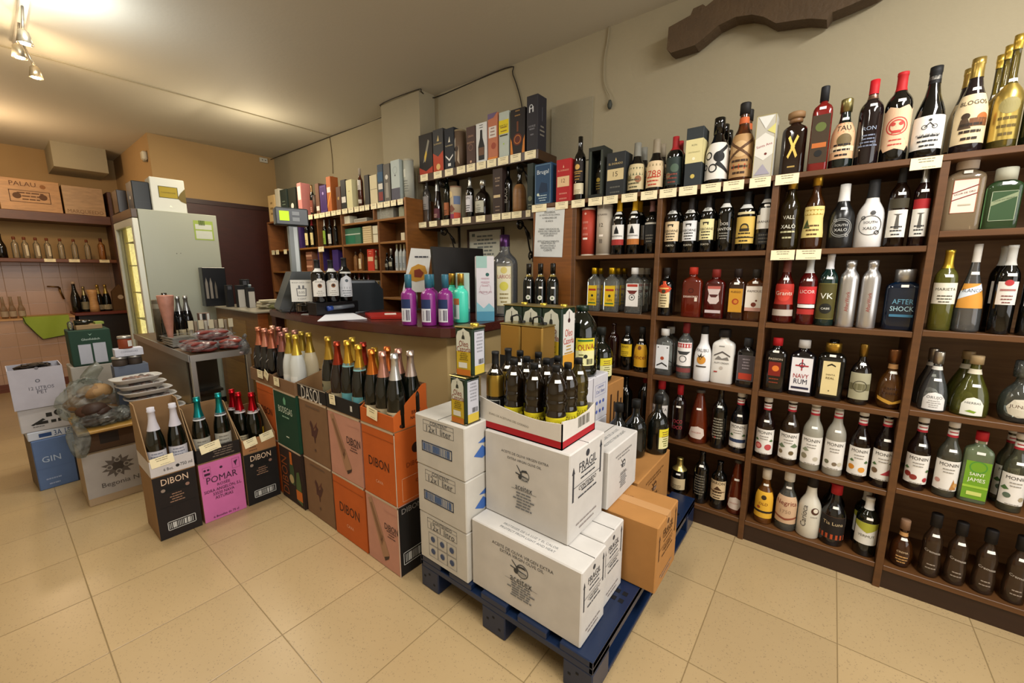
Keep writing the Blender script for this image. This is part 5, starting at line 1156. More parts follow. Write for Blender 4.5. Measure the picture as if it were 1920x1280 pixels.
# price cards: x, y, top z, width, height, what stands above
CARDLIST = [
(2.153,1.4625,1.723,.1073,.042,'blue spirit gift box at left end of the top board'),
(2.153,1.3028,1.723,.0848,.042,'red spirit gift box with tan band'),
(2.153,1.194,1.723,.0845,.042,'slim black bottle with gold and cream labels between red box and window box'),
(2.153,1.0864,1.723,.0837,.042,'charcoal spirit gift box with tan band'),
(2.153,.9955,1.723,.0833,.042,'charcoal spirit gift box with tan band'),
(2.153,.89,1.723,.0854,.042,'dark rum bottle with cream and green village label and grey capsule, behind its twin'),
(2.153,.7856,1.723,.0836,.042,'dark rum bottle with cream label and large red figures, behind its twin'),
(2.153,.6903,1.723,.0821,.042,'dark bottle with red capsule and green floral label, behind its twin'),
(2.153,.5957,1.723,.0833,.042,'black gift box with broad cream band on the top board'),
(2.153,.4943,1.723,.0862,.042,'black rum bottle with white label showing a black sea creature, behind its twin'),
(2.153,.3989,1.723,.0836,.042,'amber rum bottle with tan wrap label and black stopper, behind its twin'),
(2.153,.2949,1.723,.0804,.042,'silver patterned gift box with hexagon label'),
(2.153,.1966,1.723,.0837,.042,'squat dark rum bottle with gold cross emblem and wooden stopper'),
(2.153,-.2228,1.723,.0823,.042,'black bottle with white label showing a bicycle drawing'),
(2.153,.1833,1.408,.0868,.042,'olive herbal liqueur bottle with white printed words and gold cap'),
(2.153,.092,1.408,.0858,.042,'amber liqueur bottle with pale yellow label and gold cap'),
(2.268,2.6482,2.083,.0885,.05,'shrink wrapped black box with red foot, left end of upper wall shelf'),
(2.268,2.4887,2.083,.0899,.05,'grey gift box with red lower half'),
(2.268,2.3639,2.083,.0857,.05,'black gift box with white chevron'),
(2.268,2.2368,2.083,.0857,.05,'brown gift box with copper print'),
(2.268,2.1377,2.083,.0823,.05,'brown gift box with copper print'),
(2.268,2.037,2.083,.0868,.05,'white gift box with a black bottle silhouette'),
(2.268,1.9403,2.083,.0833,.05,'orange and pink gift box with white window label'),
(2.268,1.8386,2.083,.0906,.05,'pale grey gift box with yellow band'),
(2.268,1.7324,2.083,.0864,.05,'black gift box with amber decanter picture'),
(2.268,1.614,2.083,.0871,.05,'tall dark gift box with silver horseshoe, right end of upper wall shelf'),
(2.268,2.6875,1.718,.0932,.042,'pale glass bottle at left end of lower wall shelf'),
(2.268,2.5595,1.718,.0919,.042,'dark bottle with long silver neck foil on lower wall shelf'),
(2.268,2.4214,1.718,.0882,.042,'tall dark green bottle with orange label on lower wall shelf'),
(2.268,2.3,1.718,.085,.042,'black bottle with white label and pale cap on lower wall shelf'),
(2.268,2.1884,1.718,.0856,.042,'black bottle with white label and pale cap on lower wall shelf'),
(2.268,2.0503,1.718,.0874,.042,'squat dark brandy decanter with silver stopper on lower wall shelf'),
(2.268,1.9019,1.718,.0761,.042,'dark brown gift box on lower wall shelf'),
(2.268,1.8124,1.718,.0805,.042,'black bottle with pale upright print on lower wall shelf'),
(2.268,1.7228,1.718,.0845,.042,'leather wrapped brown flask on lower wall shelf'),
(2.268,1.6277,1.718,.0371,.042,'narrow dark green box at right end of lower wall shelf'),
(2.153,4.5631,1.898,.0377,.045,'tall pink gift box on the far unit'),
(2.153,4.4436,1.898,.1639,.045,'tall pink gift box on the far unit'),
(2.153,4.2932,1.898,.0907,.045,'copper labelled bottle right of the pink box'),
(2.153,4.1673,1.898,.0925,.045,'brown narrow box left of the purple box'),
(2.153,4.055,1.898,.1057,.045,'purple gift box on the far unit'),
(2.153,3.9429,1.898,.0865,.045,'orange red bottle between the orange and brown boxes'),
(2.153,3.8407,1.898,.0807,.045,'brown gold box right of the orange boxes'),
(2.153,3.7484,1.898,.0799,.045,'brown gold box right of the orange boxes'),
(2.153,3.6415,1.898,.0901,.045,'black box with white square low on its front'),
(2.153,3.5381,1.898,.083,.045,'silver capped clear bottle right of the pale cream box'),
(2.153,3.4446,1.898,.0711,.045,'brown bottle with two white bands on the far unit'),
(2.153,3.36,1.898,.0718,.045,'dark box under a grey lid box'),
(2.153,3.2795,1.898,.0635,.045,'dark box under a grey lid box'),
(2.153,3.181,1.898,.0835,.045,'cream box with thin grey line on the far unit'),
(2.153,3.0874,1.898,.0796,.045,'blue and white picture box on the far unit'),
(2.153,2.9939,1.898,.0839,.045,'grey window box holding a pale bottle on the far unit'),
(2.153,2.9039,1.898,.069,.045,'pale grey whisky box with slate foot'),
(2.153,2.8147,1.898,.07,.045,'pale grey whisky box with slate foot'),
(2.153,4.1259,1.573,.1086,.05,'wine bottle with bright green label'),
(2.153,5.2436,1.573,.0792,.05,'purple box inside the far unit, upper bay'),
(2.153,5.1321,1.573,.077,.05,'purple box inside the far unit, upper bay'),
(2.153,4.9285,1.573,.073,.05,'purple box inside the far unit, upper bay'),
]
GROUPS = ['bottles along the top board', 'bottles on the right-hand shelves', 'fruit syrup bottles on the lower shelves', 'goods on the lower wall shelf', 'boxed spirits on top of the far shelf unit', 'goods inside the far shelf unit', 'spirit boxes on the top board', 'gift boxes on the upper wall shelf']

# ---------------------------------------------------------------- the room
m_wall = plaster('wall_plaster', '#9b9177', .08)
m_wall_bounce = plaster('bounce_wall_plaster', '#d9d0bc', .05)  # for the unseen walls, paler than the rest to bounce fill light
m_wall_back = plaster('back_wall_plaster', '#a98a5c', .06)
m_ceil = plaster('ceiling_paint', '#c2bcab', .05, 1.5, .7, .15)
m_floor = tiles('terrazzo_floor', '#b09870', '#75613f', .402, .402, .506, 1.463, .0028, 'XY', True, .30)
m_tile = tiles('wall_tiles', '#b8957a', '#8a6c50', .15, .15, 0, .05, .003, 'XZ', False, .25)
WOOD = 'k:#5c3a1b'
DWOOD = 'k:#2c190e'

b = MB(); b.box(-2.4, -3.1, -.12, 2.7, 7.8, 0, m_floor); struct('floor', b)
b = MB(); b.box(-2.4, -3.1, 2.76, 2.7, 7.8, 2.9, m_ceil); struct('ceiling', b)
b = MB(); b.box(2.5, -3.1, 0, 2.7, 5.85, 2.76, m_wall); struct('wall_right', b)
b = MB(); b.box(1.254, 5.82, 0, 2.5, 5.95, 2.76, m_wall_back); b.box(1.254, 5.95, 0, 1.36, 7.6, 2.76, m_wall_back); struct('wall_back', b)
b = MB(); b.box(-2.4, 7.6, 0, 1.36, 7.8, 2.76, m_wall_back); struct('wall_recess', b)
b = MB(); b.box(-2.4, -3.1, 0, -2.2, 7.6, 2.76, m_wall_bounce); struct('wall_left', b)
b = MB(); b.box(-2.2, -3.1, 0, 2.5, -3.0, 2.76, m_wall_bounce); struct('wall_front', b)
b = MB(); b.box(2.335, 2.762, 0, 2.5, 3.27, 2.76, m_wall); struct('wall_pillar', b)
b = MB(); b.box(.655, 7.0, 2.49, 1.10, 7.6, 2.76, m_wall); struct('wall_soffit', b)
b = MB()
b.box(-2.2, 7.585, .8, 1.24, 7.6, 1.45, m_tile)
struct('wall_tiling', b)
b = MB()
b.box(-2.2, 7.12, 0, .62, 7.585, .79, m_tile)
b.box(-2.2, 7.10, .79, .62, 7.585, .81, '#c79a68')
struct('wall_bench', b)
b = MB(); b.box(-2.2, 7.105, 0, .62, 7.12, .09, 'k:#6a3418'); struct('baseboard_back', b)
b = MB(); b.box(1.36, 5.80, 0, 2.5, 5.82, 2.11, 'k:#3a140c'); b.box(1.34, 5.79, 2.09, 2.5, 5.82, 2.14, 'k:#2e0f09'); struct('door_1', b)
b = MB(); b.box(-2.2, 4.38, 2.752, 2.5, 4.392, 2.7605, m_wall); struct('trim_1', b)
b = MB(); b.box(2.488, 1.30, 2.03, 2.5, 1.60, 2.40, plaster('repaired_plaster', '#8f8770', .04)); struct('trim_2', b)

# ---------------------------------------------------------------- right-hand shelf unit
XF, XB_ = 2.155, 2.485
UP = [1.22, .73, .235, -.275, -.79]
ROWS = {1: (.105, .43, .765, 1.087, 1.41, 1.725), 2: (.105, .43, .765, 1.087, 1.41, 1.725), 3: (.105, .43, .765, 1.087, 1.41, 1.725),
        4: (.105, .453, .783, 1.096, 1.46, 1.725)}
unit = thing('shelf_unit', 'dark wooden shelf unit full of bottles along the right-hand wall', 'shelf unit', (XF, .2, 0))
ox, oy = XF, .2


def sp(nm, x0, y0, z0, x1, y1, z1, mat, bev=.0015):
    b = MB(); b.box(x0 - ox, y0 - oy, z0, x1 - ox, y1 - oy, z1, mat, bev); b.build(nm, unit)


for i, y in enumerate(UP):
    sp('upright', XF, y - .012, 0, XB_, y + .012, 1.703, WOOD)
for bay in (1, 2, 3, 4):
    y1, y0 = UP[bay - 1] - .0125, UP[bay] + .0125
    for k, z in enumerate(ROWS[bay][:-1]):
        sp('shelf_board', XF + .003, y0, z - .022, XB_, y1, z, WOOD)
sp('top_board', XF - .004, -1.1, 1.703, XB_, 1.515, 1.725, WOOD)
sp('back_panel', XB_, -1.1, 0, XB_ + .012, 1.51, 1.703, 'k:#8a6642')
sp('plinth', XF + .01, -1.1, 0, XF + .03, 1.20, .083, 'k:#2e1a0e')
sp('side_panel', XF, 1.2325, 0, XF + .02, 1.51, 1.702, 'k:#7c4a1c')
sp('side_panel', XF + .021, 1.49, 0, XB_, 1.51, 1.702, 'k:#4a2b17')

# ---------------------------------------------------------------- far shelf unit
unit2 = thing('shelf_unit', 'brown shelf unit against the far end of the right wall, boxes on top', 'shelf unit', (XF, 4, 0))
ox, oy = XF, 4
unit = unit2
XE = 2.328
for y in (5.33, 4.75, 4.18, 3.73, 3.14):
    sp('upright', XF, y - .01, 0, XE, y + .01, 1.878 if y > 3.5 else 1.743, 'k:#70431c')
sp('upright', XF, 3.19, 1.766, XE, 3.21, 1.878, 'k:#70431c')
for z in (1.575, 1.33, 1.10, .85, .6, .1):
    ys = [5.33, 4.75, 4.18, 3.73, 3.14, 2.762]
    for a, c in zip(ys, ys[1:]):
        sp('shelf_board', XF + .002, c + .0105, z - .018, XE, a - .0105, z, 'k:#865826')
sp('shelf_board', XF + .002, 2.763, 1.747, XE, 3.719, 1.765, 'k:#865826')
sp('top_board', XF - .002, 2.763, 1.88, XE, 5.34, 1.90, 'k:#70431c')
sp('back_panel', XE, 2.763, 0, XE + .006, 5.34, 1.88, 'k:#5a3a18')
sp('side_panel', XF - .012, 2.738, 0, 2.47, 2.7605, 1.905, 'k:#82501f')
sp('side_panel', XF, 5.34, 0, XE, 5.36, 1.90, 'k:#70431c')

# ---------------------------------------------------------------- two bracketed wall shelves
IRON = 'g:#17140f'


def scroll(root, y, z, d, h, side=1):
    """wrought-iron bracket under a shelf: upright bar on the wall and an S scroll"""
    m = MB()
    m.box(d - .012, y - .008, z - h, d, y + .008, z, IRON)
    m.box(.015, y - .008, z - .01, d, y + .008, z, IRON)
    pts = []
    for i in range(22):
        t = i / 21
        a = 3.6 * pi * (1 - t)
        r = .012 + .028 * t
        pts.append((.055 + r * cos(a), y, z - .055 + r * sin(a) * .9))
    for i in range(1, 13):
        t = i / 12
        pts.append((.095 + (d - .115) * t, y, z - .06 - (h - .12) * t + .03 * sin(pi * 2 * t)))
    for i in range(1, 14):
        t = i / 13
        a = -pi / 2 - 2.6 * pi * t
        r = .03 * (1 - t) + .008
        pts.append((d - .035 + r * cos(a), y, z - h + .045 + r * sin(a)))
    m.tube(pts, .006, IRON, 6)
    m.tube([(.115, y, z - .07), (.15, y, z - .11), (.175, y, z - .14)], [.006, .016, .006], IRON, 8)
    m.build('bracket', root)


for z, lab_ in ((2.085, 'upper dark wall shelf carrying gift boxes beside the pillar'), (1.72, 'lower dark wall shelf on scrolled iron brackets above the counter')):
    r = thing('wall_shelf', lab_, 'shelf', (2.27, 2.14, z), 0)
    m = MB(); m.box(0, -.58, -.028, .228, .58, 0, 'k:#4a3018', .002); m.box(-.004, -.585, -.058, .014, .585, 0.0, 'k:#3f2814', .002)
    m.box(.014, -.585, -.058, .228, -.571, -.001, 'k:#3f2814'); m.box(.014, .571, -.058, .228, .585, -.001, 'k:#3f2814')
    m.build('board', r)
    for y in (-.40, .36):
        scroll(r, y, -.03, .228, .30)
    o = None

# ---------------------------------------------------------------- shelf goods
for e in BOTTLES:
    bottle(e[:3], e[3], e[4], LOOKS[e[5]] if isinstance(e[5], int) else e[5], e[6], radians(e[7]), GROUPS[e[8]])
for (x, y, z, w_, d, h, s, lab_, grp) in BOXES:
    pr = {'F': s.get('F', [])}
    if s.get('Rr'):
        pr['R'] = s['Rr']
    nm = 'gift_box' if 'box' in lab_ else 'paper_stack'
    carton(nm, lab_, (x, y, z), w_ * .98, d, h, s['c'], radians(-90), pr, GROUPS[grp], 'box' if nm == 'gift_box' else 'papers', .0015, None, False, 'box_body')
for (x, y, z, w_, h, under) in CARDLIST:
    price_card((x - .004 if x < 2.2 or 1 else x, y, z), radians(-90), under, w_, h)

# ---------------------------------------------------------------- tubes and odd boxes on the shelves
def tb(x, y, z, R, h, col, lid, lab_, items=(), name='gift_tube', grp='gift tubes on the shelves'):
    tube_box(name, lab_, (x, y, z), R, h, col, lid, radians(-90), (), items, grp)


tb(2.215, 1.158, 1.41, .040, .268, '#a83a28', '#c9bba8', 'red cardboard bottle tube standing left in the top bay', [('c', 0, .88, .08, '#d8a090'), ('b', -.18, .34, .18, .38, '#e6dcd0'), ('l', 0, .45, .7, 3, .5, '#c07060')])
tb(2.219, 1.058, 1.41, .044, .278, '#b0a594', '#a89d8c', 'grey cardboard bottle tube right of the red one', [('t', 'ELTXARRI', 0, .80, .7, '#5a5248'), ('t', '12', 0, .6, .25, '#5a5248'), ('b', -.14, .37, .14, .41, '#e6dcd0'), ('b', -.1, .24, .1, .32, '#6a6054')])
tb(2.335, 2.31, 2.085, .045, .27, '#6a5644', '#8a7a5c', 'brown and white picture tube on the upper wall shelf', [('p', [(-.3, .1), (-.1, .2), (-.05, .8), (-.25, .7)], '#c9bfae'), ('p', [(.1, .2), (.3, .1), (.25, .6)], '#b0a08a'), ('c', 0, .5, .2, '#3a2c22')])
tb(2.335, 2.37, 1.72, .045, .245, '#b9a88c', '#8a6a54', 'colourful illustrated tube on the lower wall shelf', [('b', -.8, 0, .2, .16, '#8a3a5a'), ('b', .2, 0, .8, .2, '#c04a34'), ('c', -.2, .75, .3, '#d8c08a'), ('b', .2, .45, .8, .7, '#6a7a9a'), ('p', [(-.6, .3), (0, .45), (.3, .3), (.0, .2)], '#7a4a3a')])
tb(2.222, 2.785, 1.90, .040, .305, '#a8aa9e', '#a29c88', 'thick pale grey whisky tube at right end of far unit top', [('b', -.3, .55, .1, .75, '#c9c9bc'), ('l', 0, .2, .45, 5, .9, '#7a7c74')])
tb(2.222, 3.0 + 1.31, 1.90, .025, .20, '#3a2418', '#2a1a12', 'slim dark tube behind the purple box on the far unit')

# window gift box holding a small bottle
x_, y_, z_ = 2.225, 1.100, 1.725
w = thing('window_gift_box', 'black gift box with a window showing a small gold labelled bottle', 'box', (x_, y_, z_), radians(-90))
m = MB()
W2, D2, H2 = .046, .055, .27
m.box(-W2, D2 - .004, 0, W2, D2, H2, '#20241f'); m.box(-W2, -D2, 0, -W2 + .006, D2 - .004, H2, '#20241f')
m.box(W2 - .006, -D2, 0, W2, D2 - .004, H2, '#20241f'); m.box(-W2 + .006, -D2, 0, W2 - .006, D2 - .004, .02, '#20241f')
m.box(-W2 + .006, -D2, H2 - .02, W2 - .006, D2 - .004, H2, '#20241f')
m.box(-W2 + .006, -D2, .02, -W2 + .018, -D2 + .003, H2 - .02, '#3a4038'); m.box(W2 - .018, -D2, .02, W2 - .006, -D2 + .003, H2 - .02, '#3a4038')
m.build('box_body', w)
bottle((x_ + .002, y_, z_ + .021), .20, .024, dict(f='spirit', g='d:#15110a', c=[('d:#0c0c0a', .8, 'f')], L=[(.12, .6, 1.2, '#2a2414', [('c', 0, .6, .2, '#c9b050'), ('l', 0, .1, .4, 3, .6, '#b09a4a')])]), 'small gold labelled bottle inside the black window box', radians(-90), None)

# ---------------------------------------------------------------- counter
top = [(1.295, 3.32), (1.262, 3.0), (1.240, 2.7), (1.232, 2.44), (1.240, 2.15), (1.262, 1.93), (1.300, 1.72), (1.332, 1.58), (1.352, 1.50), (1.385, 1.462), (1.44, 1.45),
       (1.60, 1.462), (1.83, 1.485), (2.13, 1.53), (2.13, 2.08), (1.86, 2.14), (1.80, 2.3), (1.79, 3.32)]


def inset(P, d):
    out = []
    n = len(P)
    for i in range(n):
        a, b_, c = Vector(P[i - 1]), Vector(P[i]), Vector(P[(i + 1) % n])
        d1, d2 = (b_ - a).normalized(), (c - b_).normalized()
        n1, n2 = Vector((-d1.y, d1.x)), Vector((-d2.y, d2.x))
        nn = (n1 + n2).normalized()
        k = d / max(.5, nn.dot(n1))
        out.append((b_.x + nn.x * k, b_.y + nn.y * k))
    return out


area_ = sum(top[i - 1][0] * top[i][1] - top[i][0] * top[i - 1][1] for i in range(len(top)))
sgn = 1 if area_ > 0 else -1
ct = thing('shop_counter', 'curved shop counter with dark red-brown wooden top and beige front', 'counter', (1.5, 2.4, 0))
m = MB()
for z0, z1, ins in ((.990, .996, .012), (.996, 1.034, .0), (1.034, 1.040, .006)):
    q = inset(top, ins * sgn)
    m.prism([(x - 1.5, y - 2.4) for x, y in q], 'g:#3a1712' if False else 'k:#46201a', lambda u, v, w_, z0=z0: (u, v, z0 + w_), z1 - z0)
m.build('counter_top', ct)
mt = M('k:#46201a'); mt.node_tree.nodes['Principled BSDF'].inputs['Roughness'].default_value = .22
m = MB()
q = inset(top, .085 * sgn)
m.prism([(x - 1.5, y - 2.4) for x, y in q], plaster('counter_laminate', '#b39a6a', .05, 3, .32, .05), lambda u, v, w_: (u, v, w_), .989)
m.build('counter_front', ct)
m = MB(); m.box(-.165, .93, 0, -.10, 1.0, .989, 'k:#3a170c', .004); m.build('corner_post', ct)

CT = 1.041
ML = lambda: dict(f='malibu', g='g:#8a2a86')
pur = dict(f='drum', g='g:#7c2474', c=[('g:#2c6478', .74, 's', 1, 1.1)], L=[(.08, .34, .75, '#cfd0d4', [('t', 'PACHARAN', -.15, .5, .8, '#3a2a5a', 90, 1.2), ('n', .1, .1, .45, .9, 9, '#3a2a4a')]), (.34, .52, .75, '#1c2c54', [])])
tq = dict(f='drum', g='g:#48cdb0', c=[('m:#b8913c', .76, 's', 1, 1.1)], L=[(.08, .50, .6, '#cfe0d8', [('n', -.4, .1, .1, .9, 7, '#2a6a6a'), ('b', -.5, .7, .5, 1, '#b06a3a')], -50)])
for i, (x, y) in enumerate(((1.352, 1.735), (1.40, 1.635), (1.452, 1.565), (1.475, 1.70))):
    bottle((x, y, CT), .262, .039, pur, 'glossy purple liqueur bottle with teal cap, %s on the counter end' % ('leftmost', 'middle of the front three', 'rightmost', 'rear one behind the others')[i], radians(-72), 'purple liqueur bottles on the counter')
for i, (x, y) in enumerate(((1.60, 1.60), (1.65, 1.72))):
    bottle((x, y, CT), .266, .040, tq, 'turquoise liqueur bottle with gold cap on the counter, %s one' % ('front', 'rear')[i], radians(-45), 'turquoise liqueur bottles on the counter')
carton('gift_box', 'slim pale green gift box with teal wave foot on counter', (1.665, 1.56 + .09, CT), .075, .08, .27, '#9fb8ae', radians(-45), {'F': [('b', -.5, 0, .5, .22, '#2c5a66'), ('p', [(-.5, .2), (.5, .2), (.5, .26), (0, .32), (-.5, .25)], '#5a8a8c'), ('o', 0, .62, .3, .06, '#6a8a84'), ('t', 'GIN', 0, .5, .4, '#5a7a74')]}, None, 'box', .0015, None, False, 'box_body')
carton('gift_box', 'tall white and pale pink gift box with blue floral foot on counter', (1.755, 1.565, CT), .10, .08, .362, '#c9c4c8', radians(-42), {'F': [('b', -.5, .82, .1, 1, '#8fb0a8'), ('c', .12, .72, .10, '#2c5a54'), ('o', 0, .5, .32, .05, '#b08a94'), ('t', 'PREMIUM', 0, .45, .7, '#a07a84'), ('b', -.5, 0, .5, .16, '#4a8aa4'), ('p', [(-.5, .15), (.5, .15), (.5, .2), (.2, .28), (-.1, .2), (-.5, .3)], '#7fb0bc'), ('l', 0, .55, .66, 3, .6, '#b9a0a8')], 'R': [('b', -.5, 0, .5, .18, '#4a8aa4'), ('l', 0, .5, .8, 5, .4, '#a890a0')]}, None, 'box', .0015, None, False, 'box_body')
bottle((2.02, 1.63, CT), .50, .082, dict(f='spirit', g='t:#cfd4d8', c=[('m:#3a1f44', .86, 'f')], L=[(.14, .62, .55, '#d6cfae', [('f', -.5, 0, .5, 1, .002, '#b9a860'), ('t', 'LARIOS', 0, .74, .9, '#a04a5a', 0, 1.3), ('c', 0, .5, .3, '#c9c050'), ('l', 0, .1, .3, 3, .7, '#8a7a4a'), ('c', 0, .9, .22, '#c9b86a')])]), 'oversized clear gin display bottle with long yellow label on counter', radians(-55))
ft = dict(f='bord', g='d:#070a07', c=[('d:#12100c', .82, 's', 1, 1.15), ('m:#8a7a44', .76, 'f', .80)], L=[(.30, .46, .7, None, [('c', 0, .5, .28, '#d6d4c4'), ('c', 0, .5, .12, '#6a7a5a')]), (.14, .22, 1.1, None, [('t', 'PORTO', 0, .5, .8, '#c9b47a')])], st=.55)
sd = thing('side_table', 'dark wooden ledge between the counter and the shelf side panel', 'table', (2.09, 1.38, 0))
m = MB(); m.box(-.09, -.125, 1.02, .055, .125, 1.04, 'k:#3a1f12', .002); m.build('table_top', sd)
m = MB(); m.box(-.08, -.10, 0, -.05, -.07, 1.02, 'k:#3a1f12'); m.box(-.08, .07, 0, -.05, .10, 1.02, 'k:#3a1f12'); m.box(.02, -.10, 0, .05, -.07, 1.02, 'k:#3a1f12'); m.box(.02, .07, 0, .05, .10, 1.02, 'k:#3a1f12'); m.build('legs', sd)
for i, (x, y) in enumerate(((2.055, 1.468), (2.06, 1.386), (2.07, 1.305))):
    bottle((x, y, CT), .325, .036, ft, 'black fortified wine bottle with round white seal, %s of three by the sign' % ('left', 'middle', 'right')[i], radians(-62), 'black bottles below the printed notice')

# black folder board leaning against the big bottle, leaflets, notices
m = MB(); m.box(-.20, -.012, 0, .20, .012, .44, 'g:#15120f', .002)
o = m.build('black_board', None, (1.99, 1.98, CT), radians(-14)); o.rotation_euler = (radians(-6), 0, radians(-14))
tag(o, 'large plain black board standing on the counter behind the white box', 'board')
lf_ = thing('leaflet_holder', 'clear stand with a food leaflet showing a plate of food', 'leaflet stand', (1.93, 2.40, CT), radians(-50))
m = MB(); m.prism([(-.10, .13), (.075, .13), (.12, .44), (-.03, .45)], '#cfd0cc', lambda u, v, w_: (u, w_ + .02 + v * .1, v), .003)
m.prism([(-.035, .215), (.0, .205), (.06, .22), (.085, .27), (.07, .32), (.02, .335), (-.03, .31), (-.05, .26)], '#b8862a', lambda u, v, w_: (u, w_ + .0185 + v * .1, v), .002)
m.prism([(-.01, .24), (.04, .235), (.06, .27), (.03, .30), (-.01, .29)], '#7a2c14', lambda u, v, w_: (u, w_ + .0178 + v * .1, v), .002)
draw(m, [('l', .28, .84, .88, 1, .8, '#3a3c44')], .16, .46, lambda u, v, o_: (u, .018 - o_ + v * .1, v))
m.build('leaflet', lf_)
m = MB(); m.box(-.09, .0, 0, .10, .10, .006, 'g:#2a2a2a'); m.tube([(0, .06, .0), (0, .06, .14)], .006, 'm:#8a8a86'); m.build('stand_base', lf_)
sv = thing('spice_packet', 'clear packet of speckled seeds hanging beside the leaflet', 'packet', (1.99, 2.16, CT), radians(-50))
m = MB(); m.box(-.075, -.012, .10, .075, .012, .34, plaster('speckled_seeds', '#8a8074', .5, 60, .5, .5), .008); m.build('packet_body', sv)
m = MB(); m.box(-.06, -.02, 0, .06, .03, .10, 'g:#1c1a18'); m.build('packet_stand', sv)
ce = thing('framed_certificate', 'framed certificate hanging on the wall under the lower wall shelf', 'picture', (2.497, 2.205, 1.41), radians(-90))
m = MB(); w2, h2 = .175, .235
m.box(-w2, -.014, 0, w2, -.002, h2, '#c4c4b4'); m.build('certificate', ce)
m = MB()
m.box(-w2 - .012, -.022, -.012, w2 + .012, 0, .006, 'k:#2a140c'); m.box(-w2 - .012, -.022, h2 - .006, w2 + .012, 0, h2 + .012, 'k:#2a140c')
m.box(-w2 - .012, -.022, .006, -w2 + .006, 0, h2 - .006, 'k:#2a140c'); m.box(w2 - .006, -.022, .006, w2 + .012, 0, h2 - .006, 'k:#2a140c'); m.build('frame', ce)
m = MB(); draw(m, [('f', -.45, .06, .45, .94, .002, '#7a8a84'), ('l', 0, .2, .8, 6, .7, '#6a706c'), ('b', -.4, .8, -.3, .9, '#5a645c')], 2 * w2, h2, lambda u, v, o_: (u, -.0142 - o_, v)); m.build('printing', ce)
no = thing('printed_notice', 'white printed notice about alcohol and minors taped to the shelf side panel', 'notice', (XF - .0022, 1.398, 1.408), radians(-90))
m = MB(); m.box(-.103, -.001, 0, .103, 0, .29, '#cfd2d0'); m.build('paper', no)
m = MB()
draw(m, [('t', 'PROHIBIDA', 0, .915, .36, '#3c3e40'), ('t', 'LA VENTA DE ALCOHOL', 0, .855, .72, '#3c3e40'), ('t', 'A MENORES DE', 0, .795, .5, '#3c3e40'), ('t', '18 AÑOS', 0, .735, .26, '#3c3e40'), ('b', -.2, .89, .2, .894, '#3c3e40'),
         ('t', 'TABAC I EDUCACIO AL', 0, .57, .72, '#4a4c4e'), ('t', 'SERVEI DELS MENORS DE', 0, .525, .76, '#4a4c4e'), ('t', 'DISPOSEM DE FULLS', 0, .48, .6, '#4a4c4e'), ('t', 'DE QUEIXES', 0, .435, .36, '#4a4c4e'),
         ('t', 'ESTE ESTABLECIMIENTO', 0, .32, .74, '#4a4c4e'), ('t', 'TIENE HOJAS DE', 0, .275, .5, '#4a4c4e'), ('t', 'RECLAMACIONES A', 0, .23, .55, '#4a4c4e'), ('t', 'DISPOSICION DEL', 0, .185, .5, '#4a4c4e'), ('t', 'CLIENTE', 0, .14, .3, '#4a4c4e')], .206, .29, lambda u, v, o_: (u, -.001 - o_, v))
m.build('printing', no)
no.rotation_euler = (0, radians(2.5), radians(-90))

# paper sheets and red folder on the counter
m = MB(); m.prism([(1.125, 2.26), (1.37, 2.62), (1.50, 2.52), (1.36, 2.14)], '#d4d6dc', lambda u, v, w_: (u - 1.3, v - 2.38, w_), .004)
o = m.build('paper_sheets', None, (1.3, 2.38, CT + .001)); tag(o, 'white paper sheets sticking out over the counter edge', 'paper')
m = MB(); m.prism([(1.375, 2.12), (1.50, 2.38), (1.62, 2.30), (1.66, 2.10), (1.56, 1.93)], 'g:#a81c14', lambda u, v, w_: (u - 1.5, v - 2.15, w_ + (.012 if False else 0)), .014)
fo = thing('red_folder', 'bright red folder lying on the counter beside the white paper', 'folder', (1.5, 2.15, CT + .001))
m.build('cover', fo)
m = MB(); m.box(-.01, .0, .0142, .06, .10, .0152, '#cfc4bc'); m.build('label', fo); fo.children[1].rotation_euler[2] = radians(-35)
m = MB(); m.tube([(1.42, 2.36, CT + .02), (1.50, 2.33, CT + .028)], .006, 'g:#20242c')
o = m.build('pen', None); tag(o, 'dark pen lying on the white paper sheets', 'pen')

# shop scale with display column
sc = thing('shop_scale', 'grey shop scale with a tall display column and green lit screen', 'scale', (1.42, 3.08, CT), radians(-15))
m = MB(); m.prism([(-.16, 0), (.20, 0), (.20, .16), (.14, .26), (-.06, .26)], 'g:#3a3d3c', lambda u, v, w_: (u, w_ - .12, v + .02), .26); m.build('scale_body', sc)
m = MB(); m.box(-.15, -.15, .0, .20, .15, .02, 'g:#1c1d1d', .004); m.build('scale_foot', sc)
m = MB(); m.box(-.045, -.022, .26, .02, .03, .60, 'g:#6f7472', .006); m.box(-.012, -.0235, .27, .012, -.022, .59, 'g:#b9c0c0'); m.build('column', sc)
m = MB(); m.box(-.12, -.045, .60, .09, .055, .72, 'g:#34383a', .008); dh = m.build('display_head', sc)
m = MB(); m.box(-.095, -.0472, .63, -.035, -.0452, .695, 'e:#8fa80c'); m.build('lit_screen', dh)
M('e:#8fa80c').node_tree.nodes['Principled BSDF'].inputs['Emission Strength'].default_value = 1.6
m = MB(); m.box(-.015, -.0472, .67, .03, -.0452, .695, 'g:#7a7e80'); m.box(-.015, -.0472, .63, .03, -.0452, .655, 'g:#7a7e80'); m.build('keys', dh)
till = thing('till_box', 'dark grey till machine behind the port bottles on the counter', 'till', (1.68, 2.76, CT), radians(-10))
m = MB(); m.prism([(-.14, 0), (.16, 0), (.16, .15), (.10, .22), (-.12, .22)], 'g:#23282c', lambda u, v, w_: (u, w_ - .10, v), .20); m.build('till_body', till)
m = MB(); m.box(-.13, -.102, .20, .10, -.099, .215, 'm:#8f9498'); m.build('trim_strip', till)

